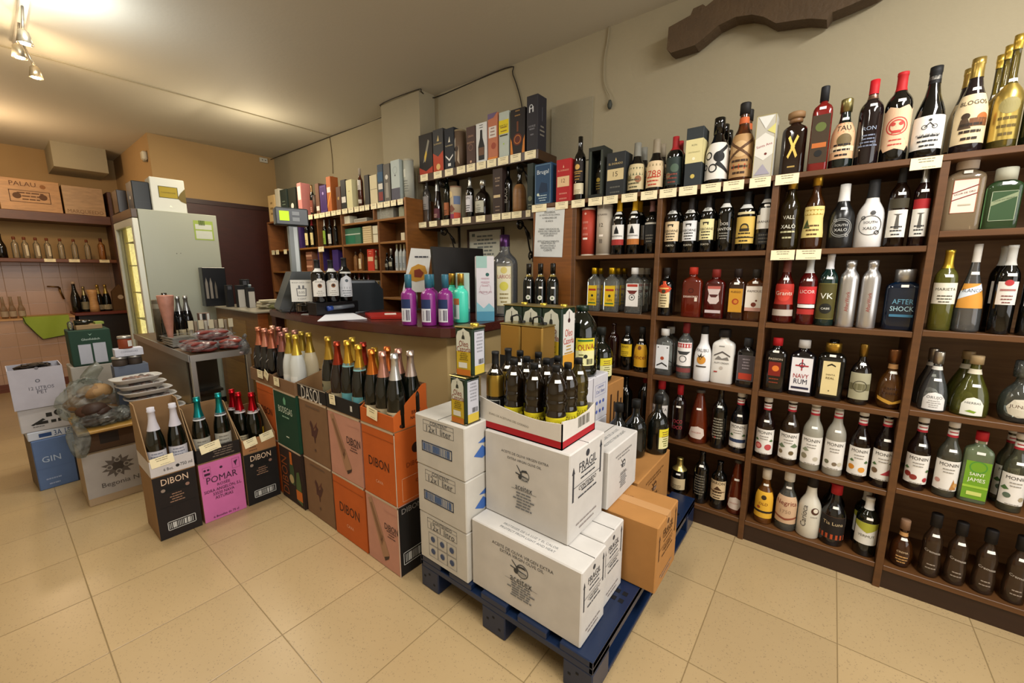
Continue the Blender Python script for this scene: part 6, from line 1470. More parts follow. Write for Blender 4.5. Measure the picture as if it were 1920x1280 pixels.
st = thing('bottle_stand', 'black low stand under the three port bottles', 'stand', (1.425, 2.62, CT), radians(0))
m = MB(); m.box(-.15, -.055, 0, .145, .055, .083, 'g:#0e0e10', .003); m.build('stand_body', st)
m = MB(); m.tube([(-.05, -.068, .045), (.10, -.068, .05)], .014, 'g:#5a6068', 10); m.tube([(-.085, -.068, .043), (-.05, -.068, .045)], .016, 'g:#24408a', 10); m.build('glue_sticks', st)
pw = dict(f='bord', g='d:#060606', c=[('#101010', .80, 'f')], L=[(.14, .56, 1.15, None, [('p', [(-.45, 0), (.45, 0), (.45, .82), (.3, .9), (.15, .92), (.15, 1), (-.15, 1), (-.15, .92), (-.3, .9), (-.45, .82)], '#dcdad2'), ('t', 'DOURO', 0, .82, .5, '#55504a'), ('c', 0, .6, .14, '#8a5a34'), ('c', 0, .62, .08, '#2c241c'), ('l', 0, .08, .3, 3, .5, '#9a968c')]), (.72, .80, 1.0, '#c9c9c4', [])])
p3 = dict(pw); p3['L'] = [(.10, .60, 1.2, None, [('p', [(-.48, 0), (.48, 0), (.48, .6), (.35, .85), (0, 1), (-.35, .85), (-.48, .6)], '#d2d6dc'), ('b', -.48, .36, .48, .46, '#33363c'), ('t', 'BARROS', 0, .41, .7, '#d2d6dc'), ('c', 0, .75, .1, '#5a646c'), ('l', 0, .06, .28, 3, .6, '#7a8088')]), (.64, .68, 1.0, '#cfcfc8', [])]
for i, (x, s_) in enumerate(((1.320, pw), (1.41, pw), (1.505, p3))):
    bottle((x, 2.605, CT + .084), (.268, .268, .285)[i], .042, s_, ('port bottle with white crest label, left of three on black stand', 'port bottle with white crest label, middle of three on black stand', 'port bottle with arched blue white label, right of three on black stand')[i], radians(-15), 'port bottles on the black counter stand')
si = thing('bag_price_sign', 'small white sign with a carrier bag drawing on the counter', 'sign', (1.265, 2.72, CT), radians(-35))
m = MB(); m.box(-.062, -.001, .085, .062, .001, .225, '#dcdcd6'); m.build('sign_card', si)
m = MB()
draw(m, [('t', 'BOLSA CADA UNA', 0, .88, .85, '#55565a'), ('p', [(-.22, .25), (.22, .25), (.24, .62), (.14, .62), (.14, .75), (.06, .75), (.04, .6), (-.04, .6), (-.06, .75), (-.14, .75), (-.14, .62), (-.24, .62)], '#6a6b70'),
         ('p', [(-.18, .28), (.18, .28), (.2, .58), (-.2, .58)], '#dcdcd6'), ('t', '0,05', 0, .42, .28, '#4a4b50'), ('t', '5 CENT', 0, .13, .4, '#55565a')], .124, .14, lambda u, v, o_: (u, -.001 - o_, .085 + v))
m.build('printing', si)
m = MB(); m.tube([(.05, .004, 0), (.05, .004, .09)], .004, 'g:#b9bcb8'); m.box(-.01, -.03, 0, .07, .03, .004, 'g:#8a8c88'); m.build('holder', si)
ra = thing('wire_rack', 'black wire rack of small dark items on the counter edge', 'rack', (1.40, 2.98 - .12, CT), radians(-12))
m = MB()
for z in (.01, .05, .09):
    m.tube([(-.11, -.04, z), (.07, -.04, z)], .003, 'g:#141414', 6)
for x in (-.11, -.05, .01, .07):
    m.tube([(x, -.04, 0), (x, -.04, .10)], .003, 'g:#141414', 6); m.tube([(x, .04, 0), (x, .04, .13)], .003, 'g:#141414', 6)
m.tube([(-.16, -.04, .0), (-.11, -.04, .11), (-.07, .04, .14)], .004, 'g:#141414', 6)
m.build('wire_frame', ra)
m = MB()
for i in range(7):
    m.box(-.10 + i * .024, -.034, .006, -.082 + i * .024, .03, .06 + (i % 3) * .008, ('#6a5a44', '#3a3430', '#8a8074')[i % 3])
m.build('packets', ra)

# ---------------------------------------------------------------- blue pallet
pal = thing('plastic_pallet', 'dark blue plastic pallet under the stacked oil cartons', 'pallet', (.985, .455, 0))
PB = 'g:#142440'
m = MB()
LX, LY = 1.165, .80
for j in range(5):
    y0 = j * (LY - .12) / 4
    m.box(0, y0, .118, LX, y0 + .12, .143, PB, .003)
for x0 in (0, (LX - .12) / 2, LX - .12):
    m.box(x0, 0.0, .095, x0 + .12, LY, .1185, PB, .002)
for y0 in (0, LY - .012):
    m.box(0, y0, .10, LX, y0 + .012, .142, PB)
for cx in (.30, .62, .94):
    for dx in (-.02, .02):
        for dy in (.022, .05):
            m.box(cx + dx - .011, dy, .1432, cx + dx + .009, dy + .018, .1436, '#05080f')
m.build('deck', pal)
for x0 in (0, (LX - .12) / 2, LX - .12):
    for y0, wy in ((0, .105), (LY / 2 - .055, .11), (LY - .105, .105)):
        m = MB(); m.box(x0, y0, .0, x0 + .12, y0 + wy, .096, PB, .004)
        for q in range(3):
            m.box(x0 - .0008, y0 + .02 + q * .028, .03 + .018 * ((q * 2) % 3), x0, y0 + .03 + q * .028, .038 + .018 * ((q * 2) % 3), '#05080f')
        m.build('foot', pal)
for y0 in (0, LY - .105):
    m = MB(); m.box(.12, y0, 0, LX - .12, y0 + .10, .018, PB, .003); m.build('runner', pal)

WHT = 'w:#c4c0ba'


def aceitex(ink='#3a3c3e', full=True):
    return [('t', 'ACEITE DE OLIVA VIRGEN EXTRA', 0, .815, .56, ink), ('t', 'EXTRA VIRGIN OLIVE OIL', 0, .755, .40, ink),
            ('o', .01, .60, .055, .12, ink), ('c', -.045, .57, .022, ink), ('p', [(-.10, .60), (.05, .57), (.05, .585), (-.10, .615)], ink), ('p', [(-.09, .70), (-.03, .6), (-.02, .61), (-.08, .70)], ink),
            ('p', [(-.05, .62), (-.02, .66), (.03, .67), (.05, .64), (.0, .64)], ink), ('l', .01, .54, .58, 3, .09, '#8a8c8c'),
            ('t', 'aceitex', 0, .45, .20, ink, 0, 1.2), ('b', -.15, .412, .15, .416, ink), ('l', 0, .20, .38, 6, .26, '#6a6c6e')]


def fragil(ink='#33353a'):
    return [('p', [(-.42, .45), (-.38, .45), (-.38, .76), (-.36, .76), (-.40, .84), (-.44, .76), (-.42, .76)], ink), ('p', [(.36, .55), (.40, .55), (.40, .86), (.42, .86), (.38, .94), (.34, .86), (.36, .86)], ink),
            ('c', -.02, .90, .05, ink), ('t', 'FRAGIL', 0, .79, .50, ink, 0, 1.15), ('l', 0, .66, .72, 2, .5, ink), ('b', -.42, .60, .36, .606, ink), ('t', 'CONTENIDO', 0, .56, .5, ink),
            ('l', 0, .46, .52, 2, .6, ink), ('l', 0, .10, .16, 2, .6, '#8a7f7a')]


CG_ = 'white olive oil cartons on the pallet'
ZP = .1435
topl = [('t', 'PROTEGER DE LA LUZ Y EL CALOR', 0, .30, .5, '#7a7c7c'), ('t', 'PROTECT FROM LIGHT AND HEAT', 0, .18, .5, '#7a7c7c')]
# front is the long side facing -X: turn by -90 degrees, R face then looks towards -Y
carton('carton', 'long white olive oil carton at the front corner of the pallet', (1.086, .740, ZP), .462, .170, .268, WHT, radians(-90), {'F': aceitex(), 'R': fragil(), 'T': topl}, CG_, 'carton')
carton('carton', 'long white olive oil carton just behind the front corner carton', (1.2615, .752, ZP), .462, .170, .268, WHT, radians(-90), {'R': fragil()}, CG_, 'carton')
carton('carton', 'tall white olive oil carton carrying the red and white bottle tray', (1.208, .788, .4125), .365, .255, .322, WHT, radians(-90), {'F': aceitex(), 'R': fragil()}, CG_, 'carton')
carton('carton', 'white olive oil carton turned sideways on the brown cartons', (1.495, .695, .4125), .285, .205, .235, WHT, 0, {'F': aceitex(), 'L': [('b', .2, 0, .24, 1, '#a9a59e')], 'T': [('t', 'PROTEGER DE LA LUZ', 0, .35, .7, '#7a7c7c'), ('t', 'PROTECT FROM LIGHT', 0, .2, .7, '#7a7c7c')]}, CG_, 'carton')
BRN = 'w:#a8763e'
bi = '#4a2c14'
carton('carton', 'brown olive oil carton at the pallet edge under the sideways white one', (1.485, .70, ZP), .60, .24, .268, BRN, radians(-90), {'F': aceitex(bi), 'R': fragil(bi), 'T': [('t', 'PROTEGER DE LA LUZ', .1, .6, .3, '#7a4c24')]}, 'brown olive oil cartons', 'carton', tape='#b88a58')
carton('carton', 'brown olive oil carton at the back corner of the pallet by the shelves', (1.85, .70, ZP), .44, .25, .268, BRN, 0, {'F': aceitex(bi)}, 'brown olive oil cartons', 'carton', tape='#b88a58')
L12 = [('f', -.32, .70, .30, .93, .0015, '#4a4c50'), ('b', -.32, .85, .30, .855, '#4a4c50'), ('t', 'CONTENT', 0, .89, .35, '#4a4c50'), ('t', '12x1 liter', 0, .775, .50, '#4a4c50'),
       ('f', -.36, .30, .26, .50, .004, '#1f3250'), ('n', -.33, .33, .23, .47, 17, '#3c5a8a')]
L12b = [('f', -.32, .70, .30, .93, .0015, '#4a4c50'), ('b', -.32, .85, .30, .855, '#4a4c50'), ('t', 'CONTENIDO', 0, .89, .4, '#4a4c50'), ('t', '12x1 litro', 0, .775, .50, '#4a4c50')] + \
       [('f', -.30 + .2 * i, .12 + .26 * j, -.11 + .2 * i, .37 + .26 * j, .0012, '#4a4c50') for i in range(3) for j in range(2)] + \
       [('c', -.205 + .2 * i, .25 + .26 * j, .045, '#3c4a6a') for i in range(3) for j in range(2)]
wr = [('p', [(-.3, .4), (-.1, .55), (0, .45), (.2, .6), (.3, .5), (.1, .38), (-.1, .3)], '#3a62a8'), ('p', [(-.2, .62), (0, .7), (.1, .62), (-.05, .58)], '#3a62a8')]
for k, z in enumerate((ZP, ZP + .208, ZP + .416)):
    carton('carton', 'white carton of twelve one litre bottles, %s of the stack on the pallet' % ('bottom', 'middle', 'top')[k], (1.098 - .002 * k, 1.112, z + .0006 * k), .272, .232, .207, 'w:#bdb9b0' if k < 3 else WHT, radians(-90),
           {'F': L12 if k else L12b, 'R': wr}, 'white twelve litre cartons stacked on the pallet', 'carton', seam='y')
for k in range(3):
    carton('carton', 'white and blue carton standing behind the brown ones, %s of three' % ('bottom', 'middle', 'top')[k], (1.742, .955, ZP + k * .226), .27, .22, .225, 'w:#c6c4c8', 0,
           {'F': [('f', -.02, .55, .40, .80, .0015, '#5a66a0'), ('t', 'CONTENT', .19, .74, .25, '#5a66a0'), ('t', '12x1 liter', .19, .64, .34, '#5a66a0')] + [('c', .05 + .13 * i, .2 + .2 * j, .035, '#4a5ca8') for i in range(3) for j in range(2)] + [('b', -.12, 0, -.10, 1, '#b4b2b8')]}, 'white and blue cartons at the back of the pallet', 'carton', seam='y')
for k in range(2):
    carton('carton', 'plain white carton hidden under the oil tins, %s one' % ('lower', 'upper')[k], (1.495, 1.145, ZP + k * .36), .21, .26, .355, WHT, radians(-90), {}, None, 'carton')
carton('carton', 'brown slotted carton beside the shelf uprights carrying one oil bottle', (2.0, .965, ZP), .215, .22, .60, BRN, 0, {'F': [('b', -.3 + .2 * i, .45, -.22 + .2 * i, .9 - .08 * (i % 2), '#3a2412') for i in range(4)]}, None, 'carton')

# tray with oil bottles
tr = thing('bottle_tray', 'white and red cardboard tray full of small olive oil bottles', 'tray', (1.212, .826, .7355), radians(-90))
m = MB()
hw, hd = .182, .118
m.box(-hw, -hd, 0, hw, hd, .004, '#b8b2a8')
RED = '#a3121c'


def sag(n=12, w_=.182, lo=.082, hi=.118):
    return [(-w_ + 2 * w_ * i / n, lo + (hi - lo) * ((abs(i / n - .72) / .72) ** 1.6)) for i in range(n + 1)]


for face in ('F', 'R', 'B', 'L'):
    ww = hw if face in 'FB' else hd
    P = [(-ww, .028)] + [(ww, .028)] + (sag(w_=ww) if face == 'F' else [(-ww, .098), (-ww * .2, .083), (ww * .5, .088), (ww, .105)])[::-1]
    Q = [(-ww, 0), (ww, 0), (ww, .0281), (-ww, .0281)]
    f = {'F': lambda u, v, t: (u, -hd + t, v), 'B': lambda u, v, t: (u, hd - t, v), 'R': lambda u, v, t: (hw - t, u, v), 'L': lambda u, v, t: (-hw + t, u, v)}[face]
    m.prism(P, '#cfc9bf', f, .004)
    m.prism(Q, RED, f, .0045)
m.build('tray_wall', tr)
m = MB(); draw(m, [('t', 'ZUMO DE ACEITUNA DEL DORADO', -.12, .055 / .12, .5, '#7a7468', -4)], 2 * hw, .12, lambda u, v, o_: (u, -hd - o_, v)); draw(m, [('n', -.05, .38, .30, .68, 11, '#6a665c')], 2 * hd, .12, lambda u, v, o_: (hw + o_, u, v)); m.build('printing', tr)
oil = dict(f='pet', g='d:#150d04', c=[('#0b0b0b', .925, 's', 1, 1.15)], L=[(.20, .36, 1.2, '#cfc21c', [('t', 'OLIVAR', 0, .5, .7, '#5a2a10')]), (.05, .17, 1.2, '#c9b820', [('l', 0, .2, .8, 3, .7, '#4a4414')])], st=.80)
oil2 = dict(f='bord', g='d:#140d05', c=[('#0c0b0a', .84, 'f')], L=[(.42, .70, 1.4, 'm:#a88a3c', []), (.12, .40, 1.4, '#161616', [('f', -.3, .1, .3, .9, .002, '#c9c9c4'), ('c', 0, .6, .15, '#d6d4ce'), ('t', 'OLI', 0, .3, .4, '#c9c9c4')])], st=.74)
oil3 = dict(oil); oil3['g'] = 't:#6a5a10'
names = [['front left', 'front second', 'front third', 'front right'], ['middle left', 'middle second', 'middle third', 'middle right'], ['back left', 'back second', 'back third', 'back right']]
for r_ in range(3):
    for c_ in range(4):
        x = 1.135 + r_ * .077
        y = .962 - c_ * .0885
        s_ = oil2 if (c_ == 0 and r_ < 2) else (oil3 if (r_ == 2 and c_ == 3) else oil)
        kind = 'gold labelled dark oil bottle' if s_ is oil2 else ('yellow green oil bottle' if s_ is oil3 else 'ribbed olive oil bottle with yellow label')
        bottle((x, y, .7405), .282 if s_ is oil2 else .262 + .004 * ((r_ + c_) % 2), .0365 if s_ is not oil2 else .034, s_, kind + ', %s in the cardboard tray' % names[r_][c_], radians(-70 + 6 * c_), 'olive oil bottles in the cardboard tray', 'oil_bottle')


# oil tins
def tin(loc, w_, d, h, lab_, rz, style, grp=None, rprint=None):
    root = thing('oil_tin', lab_, 'tin', loc, rz, grp)
    x, y = w_ / 2, d / 2
    body = {'cz': 'g:#12281c', 'gold': 'm:#b8924a'}[style]
    m = MB(); m.box(-x, -y, .004, x, y, h - .004, body, .006); m.build('tin_body', root)
    m = MB(); m.box(-x - .001, -y - .001, h - .006, x + .001, y + .001, h, 'm:#9a8a54', .002); m.build('top_rim', root); m = MB(); m.box(-x - .001, -y - .001, 0, x + .001, y + .001, .006, 'm:#7a7458' if style == 'cz' else '#101010', .002); m.build('foot_rim', root)
    if style == 'cz':
        it = [('b', -.40, .02, .36, .62, '#b59a22'), ('p', [(-.40, .5), (.36, .5), (.36, .80), (.30, .90), (.12, .93), (0, .97), (-.12, .93), (-.32, .90), (-.40, .80)], '#bfc0b0'),
              ('c', -.02, .80, .07, '#2a2c24'), ('b', -.10, .75, .06, .79, '#2a2c24'), ('b', -.035, .79, -.005, .90, '#2a2c24'), ('t', 'Oleo', 0, .66, .50, '#7a2c1c', 0, 1.5), ('t', 'Cazorla', 0, .55, .74, '#7a2c1c', 0, 1.4),
              ('b', -.28, .17, .18, .28, '#c9c9bc'), ('l', 0, .34, .46, 4, .6, '#6a5a14'), ('b', -.40, .02, .36, .14, '#b0641c')]
        print_on(root, 'F', x, y, 0, h, it)
        print_on(root, 'R', x, y, 0, h, rprint or [('b', -.40, .04, .36, .90, '#b4b4bc'), ('l', 0, .5, .84, 6, .6, '#8a8a90'), ('b', -.40, .04, .36, .22, '#c0a83c'), ('n', -.1, .24, .3, .34, 12, '#5a5a5c'), ('b', -.42, .92, .38, .925, '#b4b4bc')])
    else:
        print_on(root, 'F', x, y, 0, h, [('b', -.5, 0, .5, .38, '#0e0e0e'), ('l', 0, .22, .30, 2, .4, '#c9c9c4')])
        print_on(root, 'R', x, y, 0, h, [('b', -.5, 0, .5, .38, '#0e0e0e'), ('l', 0, .22, .30, 2, .4, '#c9c9c4')])
    m = MB(); m.lathe([(.016, h), (.016, h + .008), (0, h + .009)], '#16140f' if style == 'gold' else 'm:#b9a23c', 16, c=(x * .3, y * .3, 0), caps=False); m.build('spout_cap', root)
    if style == 'gold' or w_ > .11:
        m = MB(); m.tube([(-x * .5, 0, h), (-x * .45, 0, h + .026), (0, 0, h + .034), (x * .35, 0, h + .030), (x * .5, 0, h)], .004, '#101010', 8); m.build('handle', root)
    return root


tin((1.035, 1.024, .7685), .082, .075, .178, 'lower green and yellow oil tin on the white cartons', radians(-90), 'cz', 'green and yellow oil tins')
tin((1.048, 1.006, .9475), .082, .075, .178, 'upper green and yellow oil tin balanced on the lower one', radians(-84), 'cz', 'green and yellow oil tins')
# shelf board for the big tins
m = MB(); m.box(-.15, -.20, 0, .15, .20, .012, 'w:#9a8a70')
o = m.build('cardboard_sheet', None, (1.49, 1.09, ZP + .7165)); tag(o, 'cardboard sheet between the hidden carton and the large oil tins', 'cardboard sheet')
ZT_ = ZP + .7290
for i in range(2):
    tin((1.405, .955 + i * .112, ZT_), .11, .10, .225, 'brushed gold oil tin with black foot, %s of two behind the tray' % ('right', 'left')[i], radians(-90), 'gold', 'gold oil tins behind the tray')
BIGP = [('b', -.42, .03, .42, .90, '#c9c6be'), ('p', [(-.42, .85), (-.2, .93), (0, .97), (.2, .93), (.42, .85)], '#c9c6be'), ('c', 0, .80, .09, '#3a1c1c'), ('b', -.02, .78, .02, .93, '#3a1c1c'), ('t', 'Oleo', 0, .62, .55, '#b0341c', 0, 1.5), ('t', 'Cazorla', 0, .50, .75, '#b0341c', 0, 1.4), ('b', -.42, .03, .42, .30, '#c9922c'), ('l', 0, .32, .42, 3, .6, '#a8842c')]
for i in range(3):
    tin((1.535, .935 + i * .107, ZT_), .105, .115, .295, 'large green oil tin, %s of three at the back of the stack' % ('rightmost', 'middle', 'leftmost')[i], radians(-90), 'cz', 'large green oil tins', BIGP if i == 0 else None)

jugs = dict(f='jug', g='d:#0b1008', c=[('g:#12281c', .925, 's', 1, 1.25)], L=[(.17, .56, .62, '#d6c72c', [('b', -.5, 0, .5, .55, '#d8d49a'), ('t', 'OLIVA', .03, .68, .85, '#9c2c2c', 6, 1.4), ('b', -.4, .88, .4, .95, '#3a6a2c'), ('c', .0, .34, .10, '#1c1c14'), ('n', .05, .05, .4, .25, 9, '#2a2a24'), ('l', -.22, .08, .4, 4, .35, '#6a6a2c')], 15)])
bottle((1.745, .93, .8225), .335, .076, jugs, 'very large dark plastic olive oil jug with yellow label', radians(-62), None, 'oil_jug')
j2 = dict(jugs); j2['L'] = [(.12, .46, .62, '#d6c72c', [('b', -.5, 0, .5, .6, '#d8d49a'), ('l', 0, .62, .85, 3, .6, '#7a5a2c'), ('l', 0, .15, .5, 4, .5, '#6a6a2c')], 25)]; j2['f'] = 'round'; j2 = dict(j2, c=[('#101410', .86, 's', 1, 1.25)])
bottle((1.96, .93, .745), .285, .062, dict(f='squat', g='d:#0b1008', c=[('#101410', .86, 's', 1, 1.25)], L=j2['L']), 'dark olive oil bottle with yellow label standing on the brown carton', radians(-55), None, 'oil_jug')
for i, (x, y, r) in enumerate(((1.79, .745, .054), (1.895, .70, .055), (2.0, .625, .054))):
    bottle((x, y, .4125), .285 + .012 * (i > 1), r, dict(f='squat', g='d:#0a0d0a', c=[('#0c0d0c', .86, 's', 1, 1.3)], L=j2['L'] if i == 2 else [(.15, .45, .6, '#33313c', [], -40)] if i == 0 else []), ('squat black oil jug with grey label behind the white carton', 'squat unlabelled black oil jug behind the white carton', 'squat black oil jug with yellow label nearest the shelf upright')[i], radians(-50), 'squat black oil jugs', 'oil_jug')

# ---------------------------------------------------------------- champagne and cava cartons along the counter
KR = 'w:#8a6a46'
dib = lambda ink='#2c1408', c2='#e0b090': [('t', 'DIBON', 0, .50, .62, ink, 0, 1.25), ('t', 'CAVA', 0, .24, .22, c2), ('b', -.48, .86, .48, .866, '#8f4410')]
pinkd = [('p', [(-.42, .92), (-.30, .96), (.18, .22), (.10, .12), (-.02, .14), (-.20, .5)], '#a07a5c'), ('p', [(-.36, .86), (-.30, .88), (.02, .40), (-.04, .30)], '#7f5c42'), ('p', [(.04, .10), (.16, .16), (.18, .21), (.02, .15)], '#3c2c24'),
         ('t', 'DIBON', .28, .64, .40, '#2c1c1c', 0, 1.3), ('l', .28, .50, .58, 3, .3, '#5a3c38'), ('b', .1, .86, .48, .864, '#a8766a'), ('t', 'BRUT', -.02, .42, .14, '#5a3c30', 60)]
roos = [('p', [(-.10, .42), (.06, .42), (.16, .58), (.10, .62), (.06, .55), (.0, .52), (-.04, .62), (-.10, .68), (-.14, .62), (-.10, .55)], '#4a2c24'), ('p', [(-.02, .42), (.04, .42), (.02, .32), (0, .32)], '#4a2c24'),
        ('p', [(-.02, .55), (.14, .70), (.08, .60)], '#5a3028'), ('l', 0, .90, .93, 1, .6, '#6a5440'), ('c', 0, .20, .03, '#5a4434')]
bod = [('p', [(-.06, .86), (0, .92), (.06, .86), (.04, .78), (-.04, .78)], '#6aa884'), ('t', 'BODEGAS', 0, .68, .62, '#c9d8c4', 0, 1.4), ('l', 0, .56, .60, 1, .5, '#8ab098'), ('b', -.05, .2, .08, .22, '#c9d8c4')]
pic = [('t', 'DIBON', -.30, .45, .85, '#8f4a1c', 90, 1.4), ('p', [(-.05, .35), (.15, .35), (.15, .65), (.06, .9), (.0, .9), (-.05, .7)], '#3c5030'), ('p', [(.2, .1), (.42, .05), (.42, .45), (.36, .66), (.25, .62), (.2, .4)], '#4a6034'), ('b', .18, .12, .44, .30, '#c46a24'), ('b', .0, .72, .10, .95, '#c46a24'), ('c', .02, .45, .1, '#b0a070')]


def stack(y0, y1, x0, cols):
    yc, wd = (y0 + y1) / 2, y1 - y0
    for k, (col, prints, side, sideprints, lab_) in enumerate(cols):
        root = thing('wine_carton', lab_, 'carton', (x0 + .09, yc, .0005 + .331 * k), radians(-90), 'wine cartons stacked along the counter front')
        x, y = wd / 2 - .002, .09
        m = MB(); m.box(-x, -y, 0, x, y, .330, col, .003); m.build('carton_body', root)
        if side:
            m = MB(); m.box(x, -y + .003, .003, x + .0012, y - .003, .327, side); m.build('side_panel', root)
        m = MB(); m.box(-x - .0005, -y - .0008, .322, x + .0008, -y + .002, .3305, '#b9a68c'); m.box(x - .003, -y - .0008, .0, x + .0008, -y + .001, .33, '#c4b4a0' if side else col); m.build('cut_edge', root)
        print_on(root, 'F', x, y + .0004, 0, .33, prints)
        if sideprints:
            print_on(root, 'R', x + .0012, y, 0, .33, sideprints)


OR = 'w:#b8581a'; PK = 'w:#b98672'; GB = 'w:#7a5c40'; BL = 'w:#15120f'
bar = [('b', -.42, .14, .42, .34, '#15120f'), ('f', -.40, .15, .35, .33, .003, '#c9c9c4'), ('n', -.34, .18, .30, .30, 15, '#c9c9c4'), ('t', 'DIBON', -.1, .92, .6, '#8a8680')]
obar = [('c', .1, .72, .13, '#2c1408'), ('t', 'DIBON', .05, .52, .5, '#7a3410'), ('f', -.35, .04, .48, .36, .002, '#d8a880'), ('t', 'CAVA', .2, .26, .3, '#4a2008')]
stack(1.350, 1.592, .950, [(PK, pinkd, BL, bar, 'bottom pink wine carton with bottle drawing and black side'), (OR, dib(), OR, obar, 'orange wine carton with dark lettering, nearest the pallet')])
stack(1.600, 1.885, .950, [(OR, dib(), None, None, 'bottom orange wine carton, second column from the pallet'), (PK, pinkd, None, None, 'pink wine carton above the bottom orange one')])
stack(1.893, 2.186, .952, [(GB, roos, None, None, 'bottom brown wine carton with dark rooster'), (GB, roos, None, None, 'upper brown wine carton with dark rooster')])
stack(2.194, 2.470, .940, [('w:#2c1c12', pic, None, None, 'bottom dark wine carton printed with bottles'), ('w:#123c28', bod, None, None, 'dark green wine carton with pale crest')])
stack(2.485, 2.730, .948, [(OR, dib(), None, None, 'bottom orange wine carton hidden behind the display trio'), (OR, dib(), 'w:#c4b4a8', None, 'orange wine carton at far end of the column row')])


def opentop(y0, y1, x0, hf, hb, col, rim, lab_, prints=None, slope=.2, inner=KR):
    yc, wd = (y0 + y1) / 2, y1 - y0
    return open_carton('open_wine_carton', lab_, (x0 + .09, yc, .663), wd - .004, .18, hf, hb, hf, col, inner, radians(-90), prints, 'open cartons of sparkling wine', rim, slope=slope)


op = opentop(1.350, 1.592, .950, .068, .175, OR, OR, 'open orange carton of sparkling wine nearest the pallet', {'R': [('t', 'BRUT', .15, .95, .26, '#2c1408', 0, 1.2), ('t', 'NATURE', .15, .62, .34, '#2c1408', 0, 1.2), ('c', -.3, .3, .04, '#2c1408')]}, .1)
opentop(1.600, 1.885, .950, .075, .13, 'w:#1a1714', KR, 'open dark carton of sparkling wine, second from the pallet', {'F': [('b', .25, .35, .31, .7, '#c9c9c4')]})
opentop(1.893, 2.186, .952, .075, .12, 'w:#1c1916', KR, 'open black carton with large serif name', {'F': [('b', -.5, .94, .5, 1, '#a89a84'), ('t', 'DASOL', 0, .46, .72, '#cfcac0', 0, 1.5)]})
opentop(2.194, 2.470, .940, .072, .11, GB, GB, 'open kraft carton of white frosted sparkling bottles')
opentop(2.485, 2.800, .948, .072, .11, GB, GB, 'open kraft carton of rose foil bottles at far end')


def cava(g, foil, ring=None, lab_=None):
    d = dict(f='champ', g=g, c=[(foil, .66, 'f')], L=[])
    if ring:
        d['c'].append((ring, .64, 'f', .69))
    d['L'].append(lab_ or (.06, .24, 1.2, '#b9ac8c', [('l', 0, .2, .8, 4, .6, '#6a5c44')]))
    return d


BG_ = 'd:#070b06'
CZ = .668


def cv(x, y, sp_, lab_, h=.315, R=.0395, z=CZ, rz=-90):
    bottle((x, y, z), h, R, sp_, lab_, radians(rz), 'sparkling wine bottles in open cartons', 'sparkling_wine_bottle')


X1, X2 = .997, .997 + .081
ys1 = (1.552, 1.471, 1.390)
for y, c, f_, n in zip(ys1, ('m:#c8742c', 'm:#c99484', 'm:#c9c9c6'), (0, 0, 0), ('orange', 'dusty pink', 'silver')):
    cv(X1, y, cava(BG_, c), 'dark sparkling wine bottle with %s foil, front row nearest the pallet' % n)
for y, c, n in zip(ys1, ('m:#b8642c', 'm:#b98a7c', 'm:#b9a89c'), ('copper', 'dull pink', 'pale champagne')):
    cv(X2, y, cava(BG_, c), 'dark sparkling wine bottle with %s foil, rear row nearest the pallet' % n)
ys2 = (1.835, 1.743, 1.652)
tl = (.10, .28, 1.2, '#5a9aa4', [('b', -.5, 0, -.1, 1, '#b9a98a')])
cv(X1, ys2[0], cava('d:#1a0c08', 'm:#9c3a24'), 'dark bottle with rust red foil, front row of second carton', .32)
cv(X1, ys2[1], cava(BG_, 'm:#c9a036', '#7fb0b4', tl), 'dark bottle with gold foil and pale blue collar, front row second carton', .335)
cv(X1, ys2[2], cava(BG_, 'm:#c9a036', '#7fb0b4', tl), 'dark bottle with gold foil and blue collar, right in second carton', .325)
cv(X2, ys2[0], cava(BG_, 'm:#b89a3c'), 'dark bottle with gold foil, rear left of second carton', .33)
cv(X2, ys2[1], cava('d:#1a0c08', 'm:#8a2c1c'), 'dark bottle with dark red foil, rear of second carton', .315)
cv(X2, ys2[2], cava(BG_, 'm:#a8842c'), 'dark bottle with dull gold foil, rear right of second carton', .30)
cv(X1 + .02, 1.955, cava(BG_, 'm:#b8963c', None, (.10, .34, 1.2, '#8a8468', [('c', -.1, .7, .1, '#2a2418')])), 'single dark bottle with gold foil in the black named carton', .33)
ys4 = (2.428, 2.345, 2.262)
fr = 'g:#c4c8c4'
cv(X1 - .008, ys4[0] - .02, cava('d:#0c0a10', 'm:#a06a64', None, (.06, .2, 1, '#2a2420', [])), 'dark bottle with rosy foil, left in the white bottle carton')
cv(X1 - .008, ys4[1] - .02, cava(fr, 'm:#b09a44', None, (.1, .3, 1, '#d6d8d4', [])), 'frosted white bottle with gold foil, left of the front pair')
cv(X1 - .008, ys4[2] - .02, cava(fr, 'm:#d0b448', None, (.1, .3, 1, '#d6d8d4', [])), 'frosted white bottle with bright gold foil, right of the front pair')
cv(X2 - .008, ys4[0], cava('d:#0c0a10', 'm:#a8786c', None, (.06, .2, 1, '#2a2420', [])), 'dark bottle with pink foil, rear left in the white bottle carton')
cv(X2 - .008, ys4[1], cava(fr, 'm:#a08a3c', None, (.1, .3, 1, '#d6d8d4', [])), 'frosted white bottle with gold foil, rear middle')
cv(X2 - .008, ys4[2], cava('g:#b4a88c', 'm:#a88e38', None, (.1, .3, 1, '#b9ac8c', [])), 'tan bottle with gold foil, rear right beside the white bottles')
k = 0
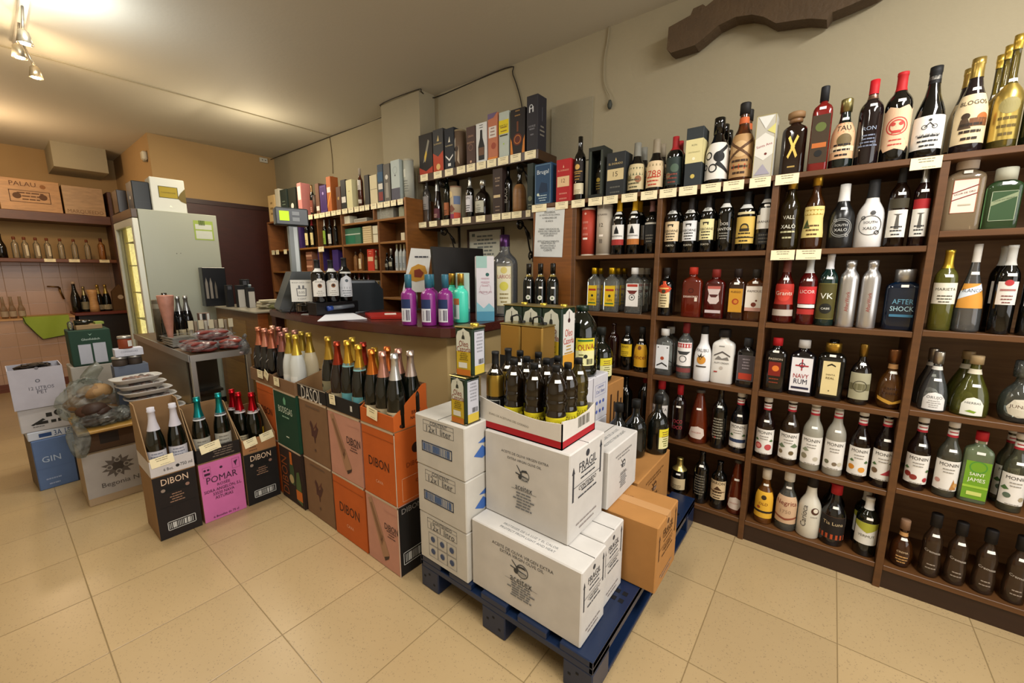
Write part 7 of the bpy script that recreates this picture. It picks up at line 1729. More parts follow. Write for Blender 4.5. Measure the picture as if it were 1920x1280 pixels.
for xx, rn in ((X1, 'front'), (X2, 'rear')):
    for j, y in enumerate((2.745, 2.655, 2.565)):
        c = ('m:#c07a5c', 'm:#d0907c', 'm:#b06c54', 'm:#d8a890', 'm:#a86a60', 'm:#c89484')[k]
        cv(xx, y, cava('d:#0b0a0c', c, None, (.36, .50, 1.1, None, [('p', [(-.2, .2), (.2, .8), (.22, .7), (-.15, .1)], '#8a8680')])), 'black bottle with rose copper foil, %s row %s at the far end' % (rn, ('left', 'middle', 'right')[j]))
        k += 1

# ---------------------------------------------------------------- three cut-open cartons facing the camera
def trio(x0, x1, body_col, body_pr, rim_col, rim_pr, lab_, lab2, hf, hb, bodyh=.33, side=KR, rimside=None):
    wd = x1 - x0
    xc = (x0 + x1) / 2
    root = thing('wine_carton', lab_, 'carton', (xc, 2.49 + .125, .0005), 0, 'lower cartons of the display trio')
    m = MB(); m.box(-wd / 2, -.125, 0, wd / 2, .125, bodyh, side, .003); m.build('carton_body', root)
    m = MB(); m.box(-wd / 2 + .001, -.1262, .001, wd / 2 - .001, -.125, bodyh - .001, body_col); m.build('front_panel', root)
    print_on(root, 'F', wd / 2, .1262, 0, bodyh, body_pr)
    return open_carton('open_wine_carton', lab2, (xc, 2.49 + .125, bodyh + .0015), wd - .001, .25, hf, hb, hf, rim_col, KR, 0, {'F': rim_pr}, 'open upper cartons of the display trio', rimside or 'w:#8f7350', slope=.30)


dfront = [('t', 'DIBON', 0, .90, .62, '#d8bca0', 0, 1.3), ('b', -.30, .72, .30, .82, '#050505'), ('c', .27, .77, .05, '#8a6a5c'), ('c', -.29, .77, .05, '#8a7a6c'), ('l', 0, .56, .68, 4, .35, '#8a6a54'), ('b', 0, .28, .005, .52, '#0a0908'), ('b', -.42, .50, .42, .504, '#0a0908'),
          ('f', -.30, .12, .36, .26, .003, '#c9c9c4'), ('n', -.26, .145, .32, .235, 15, '#c9c9c4')]
pfront = [('f', -.42, .76, -.24, .93, .001, '#5a2c4a'), ('c', -.37, .88, .03, '#3a1c34'), ('c', -.29, .88, .03, '#3a1c34'), ('b', -.39, .79, -.26, .83, '#3a1c34'), ('f', .26, .78, .44, .95, .001, '#5a2c4a'), ('p', [(.30, .9), (.40, .92), (.36, .86), (.35, .81)], '#3a1c34'), ('c', .0, .87, .035, '#3a1c34'),
          ('t', 'POMAR', 0, .70, .72, '#3a1c34', 0, 1.2), ('t', 'ROSÉE', .02, .60, .3, '#3a1c34'), ('t', 'SIDRA ANGELÓN, S.L.', 0, .52, .88, '#3a1c34', 0, 1.3), ('t', '33520 NAVA', 0, .45, .5, '#3a1c34', 0, 1.3), ('t', 'ASTURIAS', 0, .38, .42, '#3a1c34', 0, 1.3), ('t', '6 Botellas de 75 cl', 0, .06, .6, '#3a1c34')]
trio(.372, .545, 'w:#1d1613', dfront, 'w:#c2bdbc', [('t', '6 Bot.', -.10, .34, .22, '#1c1c1c', 0, 1.3), ('c', .11, .40, .045, '#1c1c1c'), ('t', '750 ml', .31, .42, .28, '#1c1c1c', 0, 1.3)], 'black wine carton with light lettering and barcode, left of the trio', 'open carton with white front band holding white foil bottles', .083, .335)
trio(.556, .752, 'w:#c4679e', pfront, 'w:#1c1512', [('l', .1, .3, .8, 4, .5, '#6a5c50')], 'bright pink cider carton in the middle of the trio', 'open dark banded carton holding teal foil bottles', .078, .265, .328)
trio(.762, .935, 'w:#15110f', dfront, 'w:#9a6c44', [('l', -.2, .2, .4, 2, .3, '#5a3c24')], 'black wine carton with light lettering, right of the trio', 'open kraft banded carton holding red foil bottles', .085, .22, .305)
wl = (.08, .36, 1.2, '#bdbcc4', [('l', 0, .35, .85, 4, .6, '#7a7c8a')])


def tv(x, y, z, sp_, lab_, h=.31, rz=-10):
    bottle((x, y, z), h, .0385, sp_, lab_, radians(rz), 'sparkling wine bottles in the display trio', 'sparkling_wine_bottle')


for i, x in enumerate((.417, .500)):
    tv(x, 2.545, .337, cava(BG_, '#c4c2cc', None, wl), 'green bottle with white foil and white label, %s of two' % ('left', 'right')[i], .33)
for i, x in enumerate((.604, .70)):
    tv(x, 2.56, .335, cava(BG_, 'm:#1c8a8e', '#c9c9cc', (.08, .36, 1.2, '#a8a498', [('l', 0, .2, .8, 4, .8, '#7a766c')])), 'green bottle with teal foil and white collar, %s of two' % ('left', 'right')[i], .335)
tv(.855, 2.555, .312, cava(BG_, 'm:#a80f1c', '#cfcaca', (.10, .16, 1.2, '#c9c0b4', [])), 'dark bottle with red foil, nearest of three in the kraft carton', .325)
tv(.812, 2.62, .312, cava(BG_, 'm:#a80f1c', '#cfcaca'), 'dark bottle with red foil, middle of three in the kraft carton', .325)
tv(.806, 2.70, .312, cava(BG_, 'm:#a80f1c', '#cfcaca'), 'dark bottle with red foil, rearmost of three in the kraft carton', .33)
tv(.893, 2.64, .312, cava(BG_, 'd:#0c0c0a', '#cfcaca', (.1, .3, 1.2, '#c9a020', [])), 'dark bottle with black foil and yellow label in kraft carton', .30)

# loose price cards on the carton fronts
for (x, y, z, rz, tl_, und, w_) in ((.9455, 1.49, .745, -90, .12, 'open orange carton', .075), (.9455, 1.82, .742, -90, -.05, 'second open carton', .05), (.9355, 2.40, .735, -90, .0, 'white frosted bottles', .065),
                                (.9435, 2.54, .745, -90, .5, 'rose foil bottles, tilted', .055), (.9435, 2.64, .740, -90, .0, 'rose foil bottles, upright', .075), (.42, 2.488, .432, 0, -.08, 'white foil bottles', .09),
                                (.615, 2.488, .435, 0, -.15, 'teal foil bottles', .09), (.80, 2.488, .395, 0, -.18, 'red foil bottles, left', .065), (.885, 2.488, .408, 0, -.18, 'red foil bottles, right', .07)):
    o = price_card((x, y, z), radians(rz), und, w_, .048, tilt=tl_, where='clipped to the carton of ')
    o.rotation_euler = (0, tl_, radians(rz))
    o.name = 'price_card'

# ---------------------------------------------------------------- board of cakes, trays and boxes on the left
def bag(name, lab_, loc, sx, sy, sz, inner, cat='bag', seed=1, n=5, rz=0, contents='contents', film='f:#d9dcd6', twist=True):
    """plastic bag: crumpled film around lumps"""
    rnd = random.Random(seed)
    root = thing(name, lab_, cat, loc, rz)
    for i in range(n):
        m = MB()
        cx, cy = rnd.uniform(-.5, .5) * sx, rnd.uniform(-.35, .35) * sy
        r = min(sx, sz) * rnd.uniform(.40, .52)
        vs, fs = blob(r * 1.15, r, r * .8, rnd, .12)
        zz = r * .8 + .004
        if i >= 3:
            zz += r * (1.0 if i < 6 else 1.9)
            cx *= .6
        m.add([(x + cx, y + cy, z + zz) for x, y, z in vs], fs, inner if isinstance(inner, str) else inner[i % len(inner)], True)
        m.build(contents, root)
    m = MB()
    vs, fs = blob(sx, sy, sz * .56, rnd, .14, 30, 18)
    vs = [(x * (1 - .3 * max(0, z / sz)) + rnd.uniform(-1, 1) * sx * .05, y + rnd.uniform(-1, 1) * sy * .06, z + sz * .52 + rnd.uniform(-1, 1) * sz * .035) for x, y, z in vs]
    vs = [(x, y, max(z, .001)) for x, y, z in vs]
    m.add(vs, fs, film, False)
    if twist:
        p = [(sx * .25, 0, sz * .92), (sx * .33, 0, sz * 1.08), (sx * .30, 0, sz * 1.24), (sx * .2, 0, sz * 1.3)]
        m.tube([(a + rnd.uniform(-.006, .006), b_, c) for a, b_, c in p], [sx * .34, sx * .10, sx * .42, sx * .5], film, 9)
    m.build('plastic_film', root)
    return root


def blob(a, b_, c, rnd, amp, nu=18, nv=10):
    ph = [(rnd.uniform(0, 6.3), rnd.uniform(0, 6.3), rnd.randint(2, 6), rnd.randint(2, 5)) for _ in range(7)]
    vs, fs = [], []
    for j in range(nv + 1):
        v = pi * j / nv
        for i in range(nu):
            u = 2 * pi * i / nu
            k = 1 + sum(amp / 3.2 * sin(q[2] * u + q[0]) * sin(q[3] * v + q[1]) for q in ph) * sin(v)
            vs.append((a * k * sin(v) * cos(u), b_ * k * sin(v) * sin(u), -c * k * cos(v)))
    for j in range(nv):
        for i in range(nu):
            p, q = j * nu + i, j * nu + (i + 1) % nu
            fs.append((p, q, q + nu, p + nu))
    return vs, fs


# carton with crest and open flaps under a wooden board
bz = thing('wine_carton', 'pale wine carton with a dark baroque crest under the wooden board', 'carton', (.345, 3.33, 0), 0)
m = MB(); m.box(-.14, -.14, 0, .14, .14, .305, 'w:#a08a6c', .003); m.build('carton_body', bz)
m = MB(); m.box(-.139, -.1412, .045, .139, -.14, .304, 'w:#9c9690'); m.build('front_panel', bz)
print_on(bz, 'F', .14, .1412, 0, .305, [('p', [(.26 * (1 if k % 2 else .62) * cos(k * pi / 12), .66 + .22 * (1 if k % 2 else .66) * sin(k * pi / 12)) for k in range(24)], '#544c46'), ('c', 0, .66, .10, '#3a322c'), ('o', -.13, .66, .05, .4, '#8a847c'), ('o', .13, .66, .05, .4, '#8a847c'), ('o', 0, .78, .05, .4, '#8a847c'), ('o', 0, .55, .05, .4, '#8a847c'), ('t', 'Begonia Nit', .05, .33, .66, '#4a423c')])
carton('cardboard_box', 'dark brown box between the crest carton and the wooden board', (.345, 3.34, .306), .27, .25, .125, 'w:#4a3420', 0, {'F': [('b', -.2, .3, .1, .8, '#20160e')]}, None, 'carton')
carton('cardboard_box', 'brown cardboard box supporting the right end of the board', (.59, 3.36, .0), .19, .25, .431, 'w:#7a5a34', 0, {}, None, 'carton')
m = MB(); m.box(-.26, -.21, 0, .26, .21, .016, 'k:#a8803c', .003)
o = m.build('wooden_board', None, (.465, 3.35, .432)); tag(o, 'thin wooden board carrying bagged cakes and food trays', 'board')
ZB_ = .449
bag('cake_bag', 'clear bag of dark brown cakes on the wooden board', (.305, 3.235, ZB_), .105, .075, .105, ['#3a2012', '#2c180c'], 'bag', 3, 6, 0, 'cake', twist=False)
bag('cake_bag', 'clear twisted bag of pale round cakes behind the dark ones', (.285, 3.37, ZB_), .125, .08, .235, ['#7a5c38', '#8f7048', '#6a4c2c'], 'bag', 5, 8, 0, 'cake')
bag('cake_bag', 'small clear bag of dark cakes beside the food trays', (.405, 3.235, ZB_), .05, .06, .085, ['#1c120e'], 'bag', 9, 3, 0, 'cake', twist=False)
m = MB(); vs, fs = blob(.045, .01, .10, random.Random(4), .15)
m.add([(x, y, z - .02) for x, y, z in vs], fs, 'f:#cfd2cc', True)
o = m.build('plastic_sheet', None, (.205, 3.115, .44)); tag(o, 'loose clear plastic hanging over the left end of the board', 'plastic sheet')
for i in range(6):
    z = ZB_ + .001 + i * .043
    w_ = .125 - .007 * (i > 3)
    xo = .585 - .018 * i
    root = thing('food_tray', 'white tray of dried figs under film, %s from the bottom of the stack' % ('lowest', 'second', 'third', 'fourth', 'fifth', 'sixth')[i], 'tray', (xo, 3.28, z), radians((-4, 3, -2, 5, 2, 8)[i]), 'white food trays stacked on the board')
    m = MB()
    P = [(w_ * .80, 0), (w_ * .92, .020), (w_, .024), (w_, .027), (w_ * .9, .026), (w_ * .78, .004), (0, .004)]
    m.lathe([(0, 0)] + P, '#c4c0bc', 28, 4, .62, caps=False); m.build('tray_body', root)
    rnd = random.Random(i)
    m = MB()
    for q in range(26):
        a, r = rnd.uniform(0, 6.28), rnd.uniform(0, w_ * .68)
        vs, fs = blob(.015, .013, .011, rnd, .1, 8, 5)
        m.add([(x + r * cos(a), y + r * sin(a) * .6, zz + .018) for x, y, zz in vs], fs, rnd.choice(['#4a2414', '#5c3018', '#3a1c10', '#7a4a28']), True)
    m.build('dried_figs', root)['kind'] = 'stuff'
    m = MB(); m.lathe([(w_ * .99, .028), (w_ * .6, .033), (0, .034)], 'f:#f4f4f2', 28, 4, .62, caps=False); m.build('cling_film', root)
for i, (x, y, z, R, h) in enumerate(((.455, 3.43, .745, .036, .042), (.525, 3.44, .745, .036, .042), (.490, 3.42, .851, .033, .062), (.56, 3.47, .745, .034, .042))):
    if i == 3:
        continue
    root = thing('preserve_jar', 'glass preserve jar with silver lid, %s above the food trays' % ('left of the lower pair', 'right of the lower pair', 'orange one on top')[i], 'jar', (x, y, z), 0, 'preserve jars above the trays')
    m = MB(); m.lathe([(0, 0), (R * .95, 0), (R, .004), (R, h - .01), (R * .9, h)], '#7a3416' if i == 2 else '#3a3028', 20, caps=True); m.build('jar_body', root)
    m = MB(); m.lathe([(R * 1.02, h), (R * 1.02, h + .013), (R * .9, h + .015), (0, h + .015)], 'm:#b4b4b0', 20, caps=True); m.build('lid', root)
    if i == 2:
        m = MB(); draw(m, [('b', .1, .2, .42, .8, '#c9c9c4')], .08, h, lambda u, v, o_: ((R + o_ + .0005) * sin(u / R), -(R + o_ + .0005) * cos(u / R), v), True); m.build('label', root)
carton('jar_box', 'small white and blue box under the preserve jars', (.50, 3.43, .804 - .0), .13, .075, .046, '#b9bcc8', 0, {'F': [('t', 'CONSERVAS', 0, .6, .6, '#5a5e70'), ('l', 0, .2, .35, 1, .5, '#7a7e90')]}, None, 'box', .001, None, False, 'box_body')
carton('jar_box', 'low blue box under the jars, below the white and blue one', (.50, 3.45, .449), .16, .10, .295, 'w:#5a6272', 0, {}, None, 'box', .001, None, False, 'box_body')

# leaning stack at far left
sa = 'boxes in the stack at the far left'
gb = thing('gin_carton', 'dusty blue gin carton with black side at the bottom left stack', 'carton', (.148, 3.79, 0), radians(4), sa)
m = MB(); m.box(-.108, -.11, 0, .108, .13, .315, 'w:#53688e', .004); m.build('carton_body', gb)
m = MB(); m.box(-.1092, -.109, .002, -.108, .129, .313, 'w:#6a5a48'); m.build('side_panel', gb)
m = MB(); m.box(.055, -.1112, .002, .108, -.11, .26, 'w:#1a1c24'); m.build('dark_panel', gb)
print_on(gb, 'F', .108, .1106, 0, .315, [('t', 'GIN', -.18, .60, .36, '#a9b8cc', 0, 1.1), ('b', -.5, .42, .2, .424, '#40547c'), ('l', -.2, .1, .2, 2, .3, '#8a98b4')])
c1 = carton('carton', 'low white box with blue figures above the gin carton', (.137, 3.785, .316), .20, .20, .052, 'w:#b4bac6', radians(2), {'F': [('b', -.28, .25, -.02, .7, '#1c3a6a'), ('t', '3A 150', .24, .5, .42, '#1c3a6a', 0, 1.6)]}, sa, 'carton', seam=False)
c2 = carton('carton', 'white box printed with black bottles in the left stack', (.128, 3.79, .369), .205, .21, .145, 'w:#aaa7a8', radians(-2), {'F': [('p', [(-.3, .3), (-.05, .52), (.0, .46), (-.25, .26)], '#1c1a18'), ('b', .02, .55, .14, .72, '#1c1a18'), ('c', .27, .68, .09, '#1c1a18'), ('b', .10, .28, .2, .4, '#1c1a18'), ('b', .24, .28, .3, .42, '#1c1a18'), ('b', -.2, .28, .04, .4, '#1c1a18'), ('l', -.15, .2, .26, 1, .3, '#1c1a18')]}, sa, 'carton', seam=False)
c3 = thing('carton', 'open white carton reading twelve litres on top of left stack', 'carton', (.122, 3.79, .515), 0, sa)
m = MB(); hx, hy, hh = .108, .115, .240
m.box(-hx, -hy, 0, hx, -hy + .004, hh, 'w:#a6a4ae'); m.box(-hx, hy - .004, 0, hx, hy, hh, 'w:#a6a4ae'); m.box(-hx, -hy + .004, 0, -hx + .004, hy - .004, hh, 'w:#a6a4ae'); m.box(hx - .004, -hy + .004, 0, hx, hy - .004, hh, 'w:#a6a4ae'); m.box(-hx + .004, -hy + .004, 0, hx - .004, hy - .004, .004, 'w:#8a8890')
m.build('carton_body', c3)
print_on(c3, 'F', hx, hy, 0, hh, [('o', 0, .68, .045, .4, '#4a4a54'), ('t', '12 LITROS', .05, .50, .46, '#4a4a54', 0, 1.2), ('t', 'PET', .05, .40, .19, '#4a4a54', 0, 1.2), ('c', .02, .995, .04, '#6a6870')])
m = MB(); rnd = random.Random(2)
for q in range(5):
    vs, fs = blob(.04, .035, .02, rnd, .3, 10, 6)
    m.add([(x + rnd.uniform(-.05, .05), y + rnd.uniform(-.06, .05), z + .225) for x, y, z in vs], fs, rnd.choice(['#1c1410', '#2c2018', '#14100c']), True)
m.box(-.06, -.06, .01, .06, .06, .21, '#2a221c')
o = m.build('crumpled_papers', None, (.122, 3.79, .52)); tag(o, 'dark crumpled packaging sticking out of the open white carton', 'packaging')

# green box on its cartons
for k in range(3):
    carton('carton', 'brown storage carton behind the cake bags, %s of three' % ('bottom', 'middle', 'top')[k], (.405, 4.12, k * .226), .24, .22, .225, 'w:#7a5436' if k < 2 else 'w:#a09a90', 0, {}, 'storage cartons behind the cake bags', 'carton')
gbx = carton('whisky_carton', 'dark green whisky carton with two white squares', (.405, 4.11, .679), .205, .20, .245, 'w:#1f3a2c', 0, {'F': [('p', [(-.05, .90), (0, .84), (.05, .90), (0, .87)], '#8aa898'), ('t', 'Glenfiddich', 0, .74, .44, '#b4c4bc'), ('b', -.32, .05, -.02, .60, '#a8aab4'), ('b', .03, .05, .34, .62, '#a8aab4')]}, None, 'carton', seam=False)
r = thing('gift_tray', 'small brown tray with a green block on top of the green carton', 'tray', (.405, 4.10, .925), radians(5))
m = MB(); m.box(-.06, -.05, 0, .07, .05, .03, '#8a7250', .002); m.build('tray_body', r)
m = MB(); m.box(.04, -.03, .03, .085, .04, .045, '#7a8a3c'); m.build('green_block', r)
m = MB(); m.tube([(-.045, 0, .018), (.02, 0, .018), (.05, 0, .018)], [.018, .018, .006], 'd:#0c120c', 10)
tag(m.build('small_bottle', None, (.39, 4.08, .955)), 'small dark bottle lying on the tray above the green carton', 'bottle')
m = MB(); m.lathe([(0, 0), (.015, 0), (.015, .05), (.008, .06), (0, .062)], 't:#c9ccca', 12, caps=False)
tag(m.build('small_glass', None, (.325, 4.06, .9245)), 'small clear glass at the left corner of the green carton top', 'glass')

# ---------------------------------------------------------------- display table with cured meats
ta = thing('display_table', 'metal framed display table with grey side panel', 'table', (.73, 3.12, 0))
m = MB(); m.box(0, 0, .765, .34, 1.5, .80, 'k:#5a4630', .003); m.build('table_top', ta)
WM = 'm:#aeb0ae'
m = MB(); m.box(-.004, -.006, .760, .345, 0, .802, WM); m.box(-.008, -.006, .760, -.001, 1.5, .806, WM); m.build('edge_rail', ta)
for x, y in ((0, 0), (.31, 0.001), (0, 1.46), (.31, 1.46)):
    m = MB(); m.box(x, y, 0, x + .03, y + .03, .764, WM, .003); m.build('leg', ta)
m = MB(); m.box(.002, .10, .10, .008, 1.45, .755, 'g:#56564c'); m.box(.008, .6, .08, .31, .61, .755, 'g:#3a362c'); m.box(.01, .5, .42, .3, .599, .44, 'g:#2c2a24')
m.build('side_panel', ta)
ZM = .8075
for i, (x, y, rz, sx, dz) in enumerate(((.815, 3.19, 5, .09, 0), (.975, 3.19, -8, .085, 0), (.83, 3.33, 12, .10, 0), (1.0, 3.335, 0, .08, 0), (.90, 3.25, -4, .10, .062))):
    rnd = random.Random(20 + i)
    root = thing('cured_sausage_pack', 'vacuum pack of red cured sausages on the display table, %s' % ('front left', 'front right', 'rear left', 'rear right', 'lying on top of the others')[i], 'food pack', (x, y, ZM + dz), radians(rz), 'packs of cured sausage on the table')
    m = MB()
    for q in range(9):
        yy = -.045 + (q % 3) * .042 + .01 * (q // 3 % 2)
        zz = .014 + .019 * (q // 3)
        pts = [(-sx + .02 + (2 * sx - .04) * t, yy + .008 * sin(5 * t + q), zz + .004 * sin(7 * t + q)) for t in (0, .12, .3, .5, .7, .88, 1)]
        m.tube(pts, [.004, .010, .013, .011, .013, .010, .004], rnd.choice(['#6a2018', '#7a2c1c', '#58180f']), 8)
    m.build('sausages', root)
    m = MB(); vs, fs = blob(sx * 1.1, .07, .036, rnd, .16, 24, 12)
    m.add([(x + rnd.uniform(-1, 1) * .004, y + rnd.uniform(-1, 1) * .004, max(.001, z + .034 + rnd.uniform(-1, 1) * .003)) for x, y, z in vs], fs, 'f:#ececec', False); m.build('plastic_film', root)
bag('snack_bag', 'crinkled silver and clear bag hanging over the right table corner', (1.035, 3.13, .76), .035, .04, .10, ['#8a7a78', '#6a4a48'], 'bag', 31, 3, 0, 'snacks', 'f:#c9ccd0', twist=True)
bag('snack_bag', 'clear bag with a yellow label behind the sausages', (.92, 3.44, ZM), .06, .04, .09, ['#a8902c', '#8a8a84'], 'bag', 33, 3, 0, 'snacks', twist=False)
# metal food tray stack
for i in range(4):
    root = thing('metal_tray', 'shiny metal food tray, %s in the pile on the table' % ('lowest', 'second', 'third', 'topmost')[i], 'tray', (.815, 3.62 + .01 * i, ZM + i * .016), radians(2 * i), 'metal trays piled on the table')
    m = MB(); m.box(-.075, -.10, 0, .075, .10, .003, 'm:#b9bab4'); m.box(-.085, -.11, .012, .085, -.10, .0145, 'm:#c9cac4'); m.box(-.085, .10, .012, .085, .11, .0145, 'm:#c9cac4')
    m.box(-.085, -.10, .012, -.075, .10, .0145, 'm:#c9cac4'); m.box(.075, -.10, .012, .085, .10, .0145, 'm:#c9cac4'); m.box(-.0765, -.10, .003, -.075, .10, .013, 'm:#b9bab4'); m.box(-.075, -.1015, .003, .075, -.10, .013, 'm:#b9bab4')
    m.build('tray_body', root)
# rack of slim sample tubes
rk = thing('tube_rack', 'clear rack of slim sample tubes with cream tags on the table', 'rack', (.99, 3.60, ZM), radians(-8))
m = MB(); m.box(-.13, -.03, 0, .15, .03, .006, 'f:#dfe2e0'); m.box(-.13, -.03, .05, .15, .03, .053, 'f:#dfe2e0'); m.build('rack_frame', rk)
for i in range(9):
    x = -.115 + i * .030
    m = MB(); m.lathe([(0, 0), (.010, .002), (.011, .01), (.011, .15), (.009, .152), (0, .153)], '#6a5c4c' if i % 3 else '#8a8478', 12, c=(x, .004, .006), caps=False); stb = m.build('sample_tube', rk)
    if i % 2 == 0:
        m = MB(); m.box(x - .015, -.014, .10, x + .015, -.011, .165, '#b0a68c'); m.build('tag', stb)
for i, (x, y) in enumerate(((.832, 3.88), (.885, 3.90), (.94, 3.93))):
    bottle((x, y, ZM), .33, .036, cava('d:#07090a', 'm:#8a8c8c'), 'black sparkling bottle with silver wired top behind the trays, %s of three' % ('left', 'middle', 'right')[i], radians(-30), 'black sparkling bottles on the table', 'sparkling_wine_bottle')
bottle((.79, 3.80, ZM), .36, .042, cava('d:#060606', 'd:#101010', None, (.3, .45, 1., None, [('c', 0, .5, .2, '#8a8a84')])), 'tall black bottle behind the pink wrapped cone', radians(-20))
co = thing('wrapped_cone', 'tall cone wrapped in pink marbled paper at the table edge', 'cone', (.765, 3.66, ZM), 0)
m = MB(); m.lathe([(0, 0), (.012, .002), (.018, .08), (.030, .18), (.043, .28), (.048, .345), (.046, .35), (.040, .345), (0, .33)], plaster('marbled_paper', '#9a6a5a', .45, 22, .5, .2), 20, caps=False); m.build('paper_cone', co)
m = MB(); m.box(-.03, -.03, -.0005, .03, .03, .004, '#2c241c'); m.build('cone_foot', co)
tb2 = thing('photo_tube', 'dark tall gift tube with silver band at the back of the table', 'tube', (.735 + .06, 3.99, ZM), 0)
m = MB(); m.lathe([(0, 0), (.045, 0), (.045, .30), (.04, .305), (0, .306)], plaster('mottled_print', '#4a4438', .5, 30, .4, .1), 24, caps=False); m.build('tube_body', tb2)
m = MB(); m.lathe([(.0457, .24), (.0457, .275)], 'm:#9a9c98', 24, caps=False); m.build('band', tb2)
ck = thing('slatted_crate', 'dark crate of upright slats on the display table', 'crate', (.90, 4.10, ZM), 0)
m = MB()
for i in range(9):
    m.box(-.10 + i * .025, -.06, 0, -.085 + i * .025, -.055, .09 + .01 * (i % 2), ('#8a7a5c', '#5a4c3a', '#a09478')[i % 3])
m.box(-.105, -.054, 0, .12, .05, .06, '#1c1814'); m.build('crate_body', ck)
carton('photo_box', 'clear box with black and white card inserts on the table', (1.01, 3.80, ZM), .07, .05, .20, '#6a5448', 0, {'F': [('b', -.2, .75, .1, .98, '#101010'), ('b', -.45, .75, -.25, .98, '#b9b9b4'), ('b', .2, .5, .42, .98, '#b9b9b4')]}, None, 'box', .001, None, False, 'box_body')

# ---------------------------------------------------------------- rear wooden desk
de = thing('rear_desk', 'wooden desk with pale stone top beside the fridge', 'desk', (1.62, 4.2, 0))
m = MB(); m.box(-.26, -.50, 0, .26, .52, .985, 'k:#7a5628', .004); m.build('desk_body', de)
m = MB(); m.box(-.30, -.54, .985, .26, .56, 1.0, 'g:#8a8474', .003); m.build('stone_top', de)
m = MB(); m.box(-.275, -.515, 0, -.20, -.50, .984, 'k:#8a4a1c'); m.box(-.262, -.2, .55, -.2605, .4, .90, 'k:#8a6834'); m.box(-.262, -.2, .1, -.2605, .4, .5, 'k:#8a6834'); m.build('panels', de)
bottle((1.56, 4.40, 1.001), .20, .036, dict(f='malibu', g='t:#9fc4dc', c=[('#c4d4dc', .92, 's', 1, 1.1)], L=[(.18, .40, 1.3, '#5a86a4', [])]), 'clear plastic water bottle with blue label on the rear desk', 0, None, 'water_bottle')
pb = thing('black_box', 'tall black box with pale bottle pictures beside the fridge', 'box', (1.42 - .08, 4.66, 1.001), 0)
m = MB(); m.box(-.085, -.05, 0, .10, .05, .36, 'g:#14161a', .003); m.build('box_body', pb)
print_on(pb, 'F', .085, .05, 0, .36, [('p', [(-.42, .2), (-.30, .2), (-.30, .6), (-.36, .75), (-.42, .6)], '#7a746c'), ('p', [(-.22, .2), (-.10, .2), (-.10, .6), (-.16, .75), (-.22, .6)], '#7a746c'), ('p', [(.0, .2), (.10, .2), (.10, .5), (.05, .65), (.0, .5)], '#5a544c')])
for i, (x, y, w_, h, c, t) in enumerate(((1.385, 4.40, .05, .20, '#0f0f12', 'black upright box left of the white faced ones'), (1.435, 4.28, .06, .20, '#16161a', 'black upright box with white front, left one'), (1.50, 4.36, .05, .25, '#101014', 'black upright box with square top badge, left one'),
                                   (1.565, 4.50, .05, .25, '#101014', 'black upright box with square top badge, right one'), (1.475, 4.16, .055, .18, '#1a1a1e', 'black upright box with white front, right one'))):
    carton('bottle_box', t, (x, y, 1.001), w_, .06, h, c, 0, {'F': [('b', -.45, 0, .45, .8, '#b4b0a8')] if 'white front' in t else [('b', -.3, .8, .3, .95, '#4a4a50')]}, 'black upright boxes on the rear desk', 'box', .0015, None, False, 'box_body')
r = thing('paper_pile', 'untidy pile of papers and pale bags on the rear desk', 'papers', (1.56, 3.92, 1.001), 0)
m = MB(); rnd = random.Random(8)
for q in range(7):
    a = rnd.uniform(-.5, .5); z = q * .011
    P = [(-.09, -.06), (.10, -.07), (.09, .06), (-.08, .07)]
    m.prism([(u * cos(a) - v * sin(a) + rnd.uniform(-.05, .05), u * sin(a) + v * cos(a)) for u, v in P], rnd.choice(['#b9b39a', '#a49e86', '#c4beac']), lambda u, v, w_, z=z: (u, v, z + w_), .010)
m.build('sheets', r)
r = bag('paper_bag', 'crumpled pale green paper wrap at the end of the rear desk', (1.52, 3.76, 1.001), .06, .05, .05, ['#8a8668'], 'wrap', 41, 3, 0, 'crumpled_paper', 'f:#c9cbb0', False)

# ---------------------------------------------------------------- fridge
fr_ = thing('upright_fridge', 'tall white glass-door drinks fridge seen from its side', 'fridge', (1.18, 5.2, 0))
FW = 'g:#979c90'
m = MB()
m.box(-.28, -.395, .06, .297, -.375, 1.86, FW, .003); m.box(-.28, .38, .06, .297, .40, 1.86, FW, .003); m.box(.277, -.375, .06, .297, .38, 1.86, FW)
m.box(-.28, -.375, 1.84, .277, .38, 1.86, FW); m.box(-.28, -.375, .06, .277, .38, .30, FW)
m.build('cabinet', fr_)
m = MB(); m.box(-.26, -.37, .0, .28, .37, .06, '#17181a'); m.build('plinth', fr_)
m = MB()
m.box(-.325, -.395, .30, -.285, -.33, 1.78, 'g:#c9cdc4', .004); m.box(-.325, .34, .30, -.285, .40, 1.78, 'g:#c9cdc4', .004); m.box(-.325, -.33, .30, -.285, .34, .36, 'g:#c9cdc4'); m.box(-.325, -.33, 1.72, -.285, .34, 1.78, 'g:#c9cdc4')
df = m.build('door_frame', fr_)
m = MB(); m.box(-.307, -.33, .36, -.303, .34, 1.72, 'f:#f0f0e6'); m.build('door_glass', df)
m = MB(); m.box(-.325, -.395, 1.785, -.285, .40, 1.86, 'g:#4a3c30', .003); m.build('top_header', fr_)
lit = M('e:#fff0a8'); lit.node_tree.nodes['Principled BSDF'].inputs['Emission Strength'].default_value = 1.3
m = MB(); m.box(.20, .30, .34, .22, .37, 1.80, lit); m.box(-.24, .355, .34, -.20, .372, 1.80, lit); m.build('inner_lamp', fr_)
m = MB(); m.box(-.27, .373, .31, .275, .379, 1.83, '#d8cc90'); m.box(.27, -.37, .31, .276, .372, 1.83, '#d8cc90'); m.build('liner', fr_)
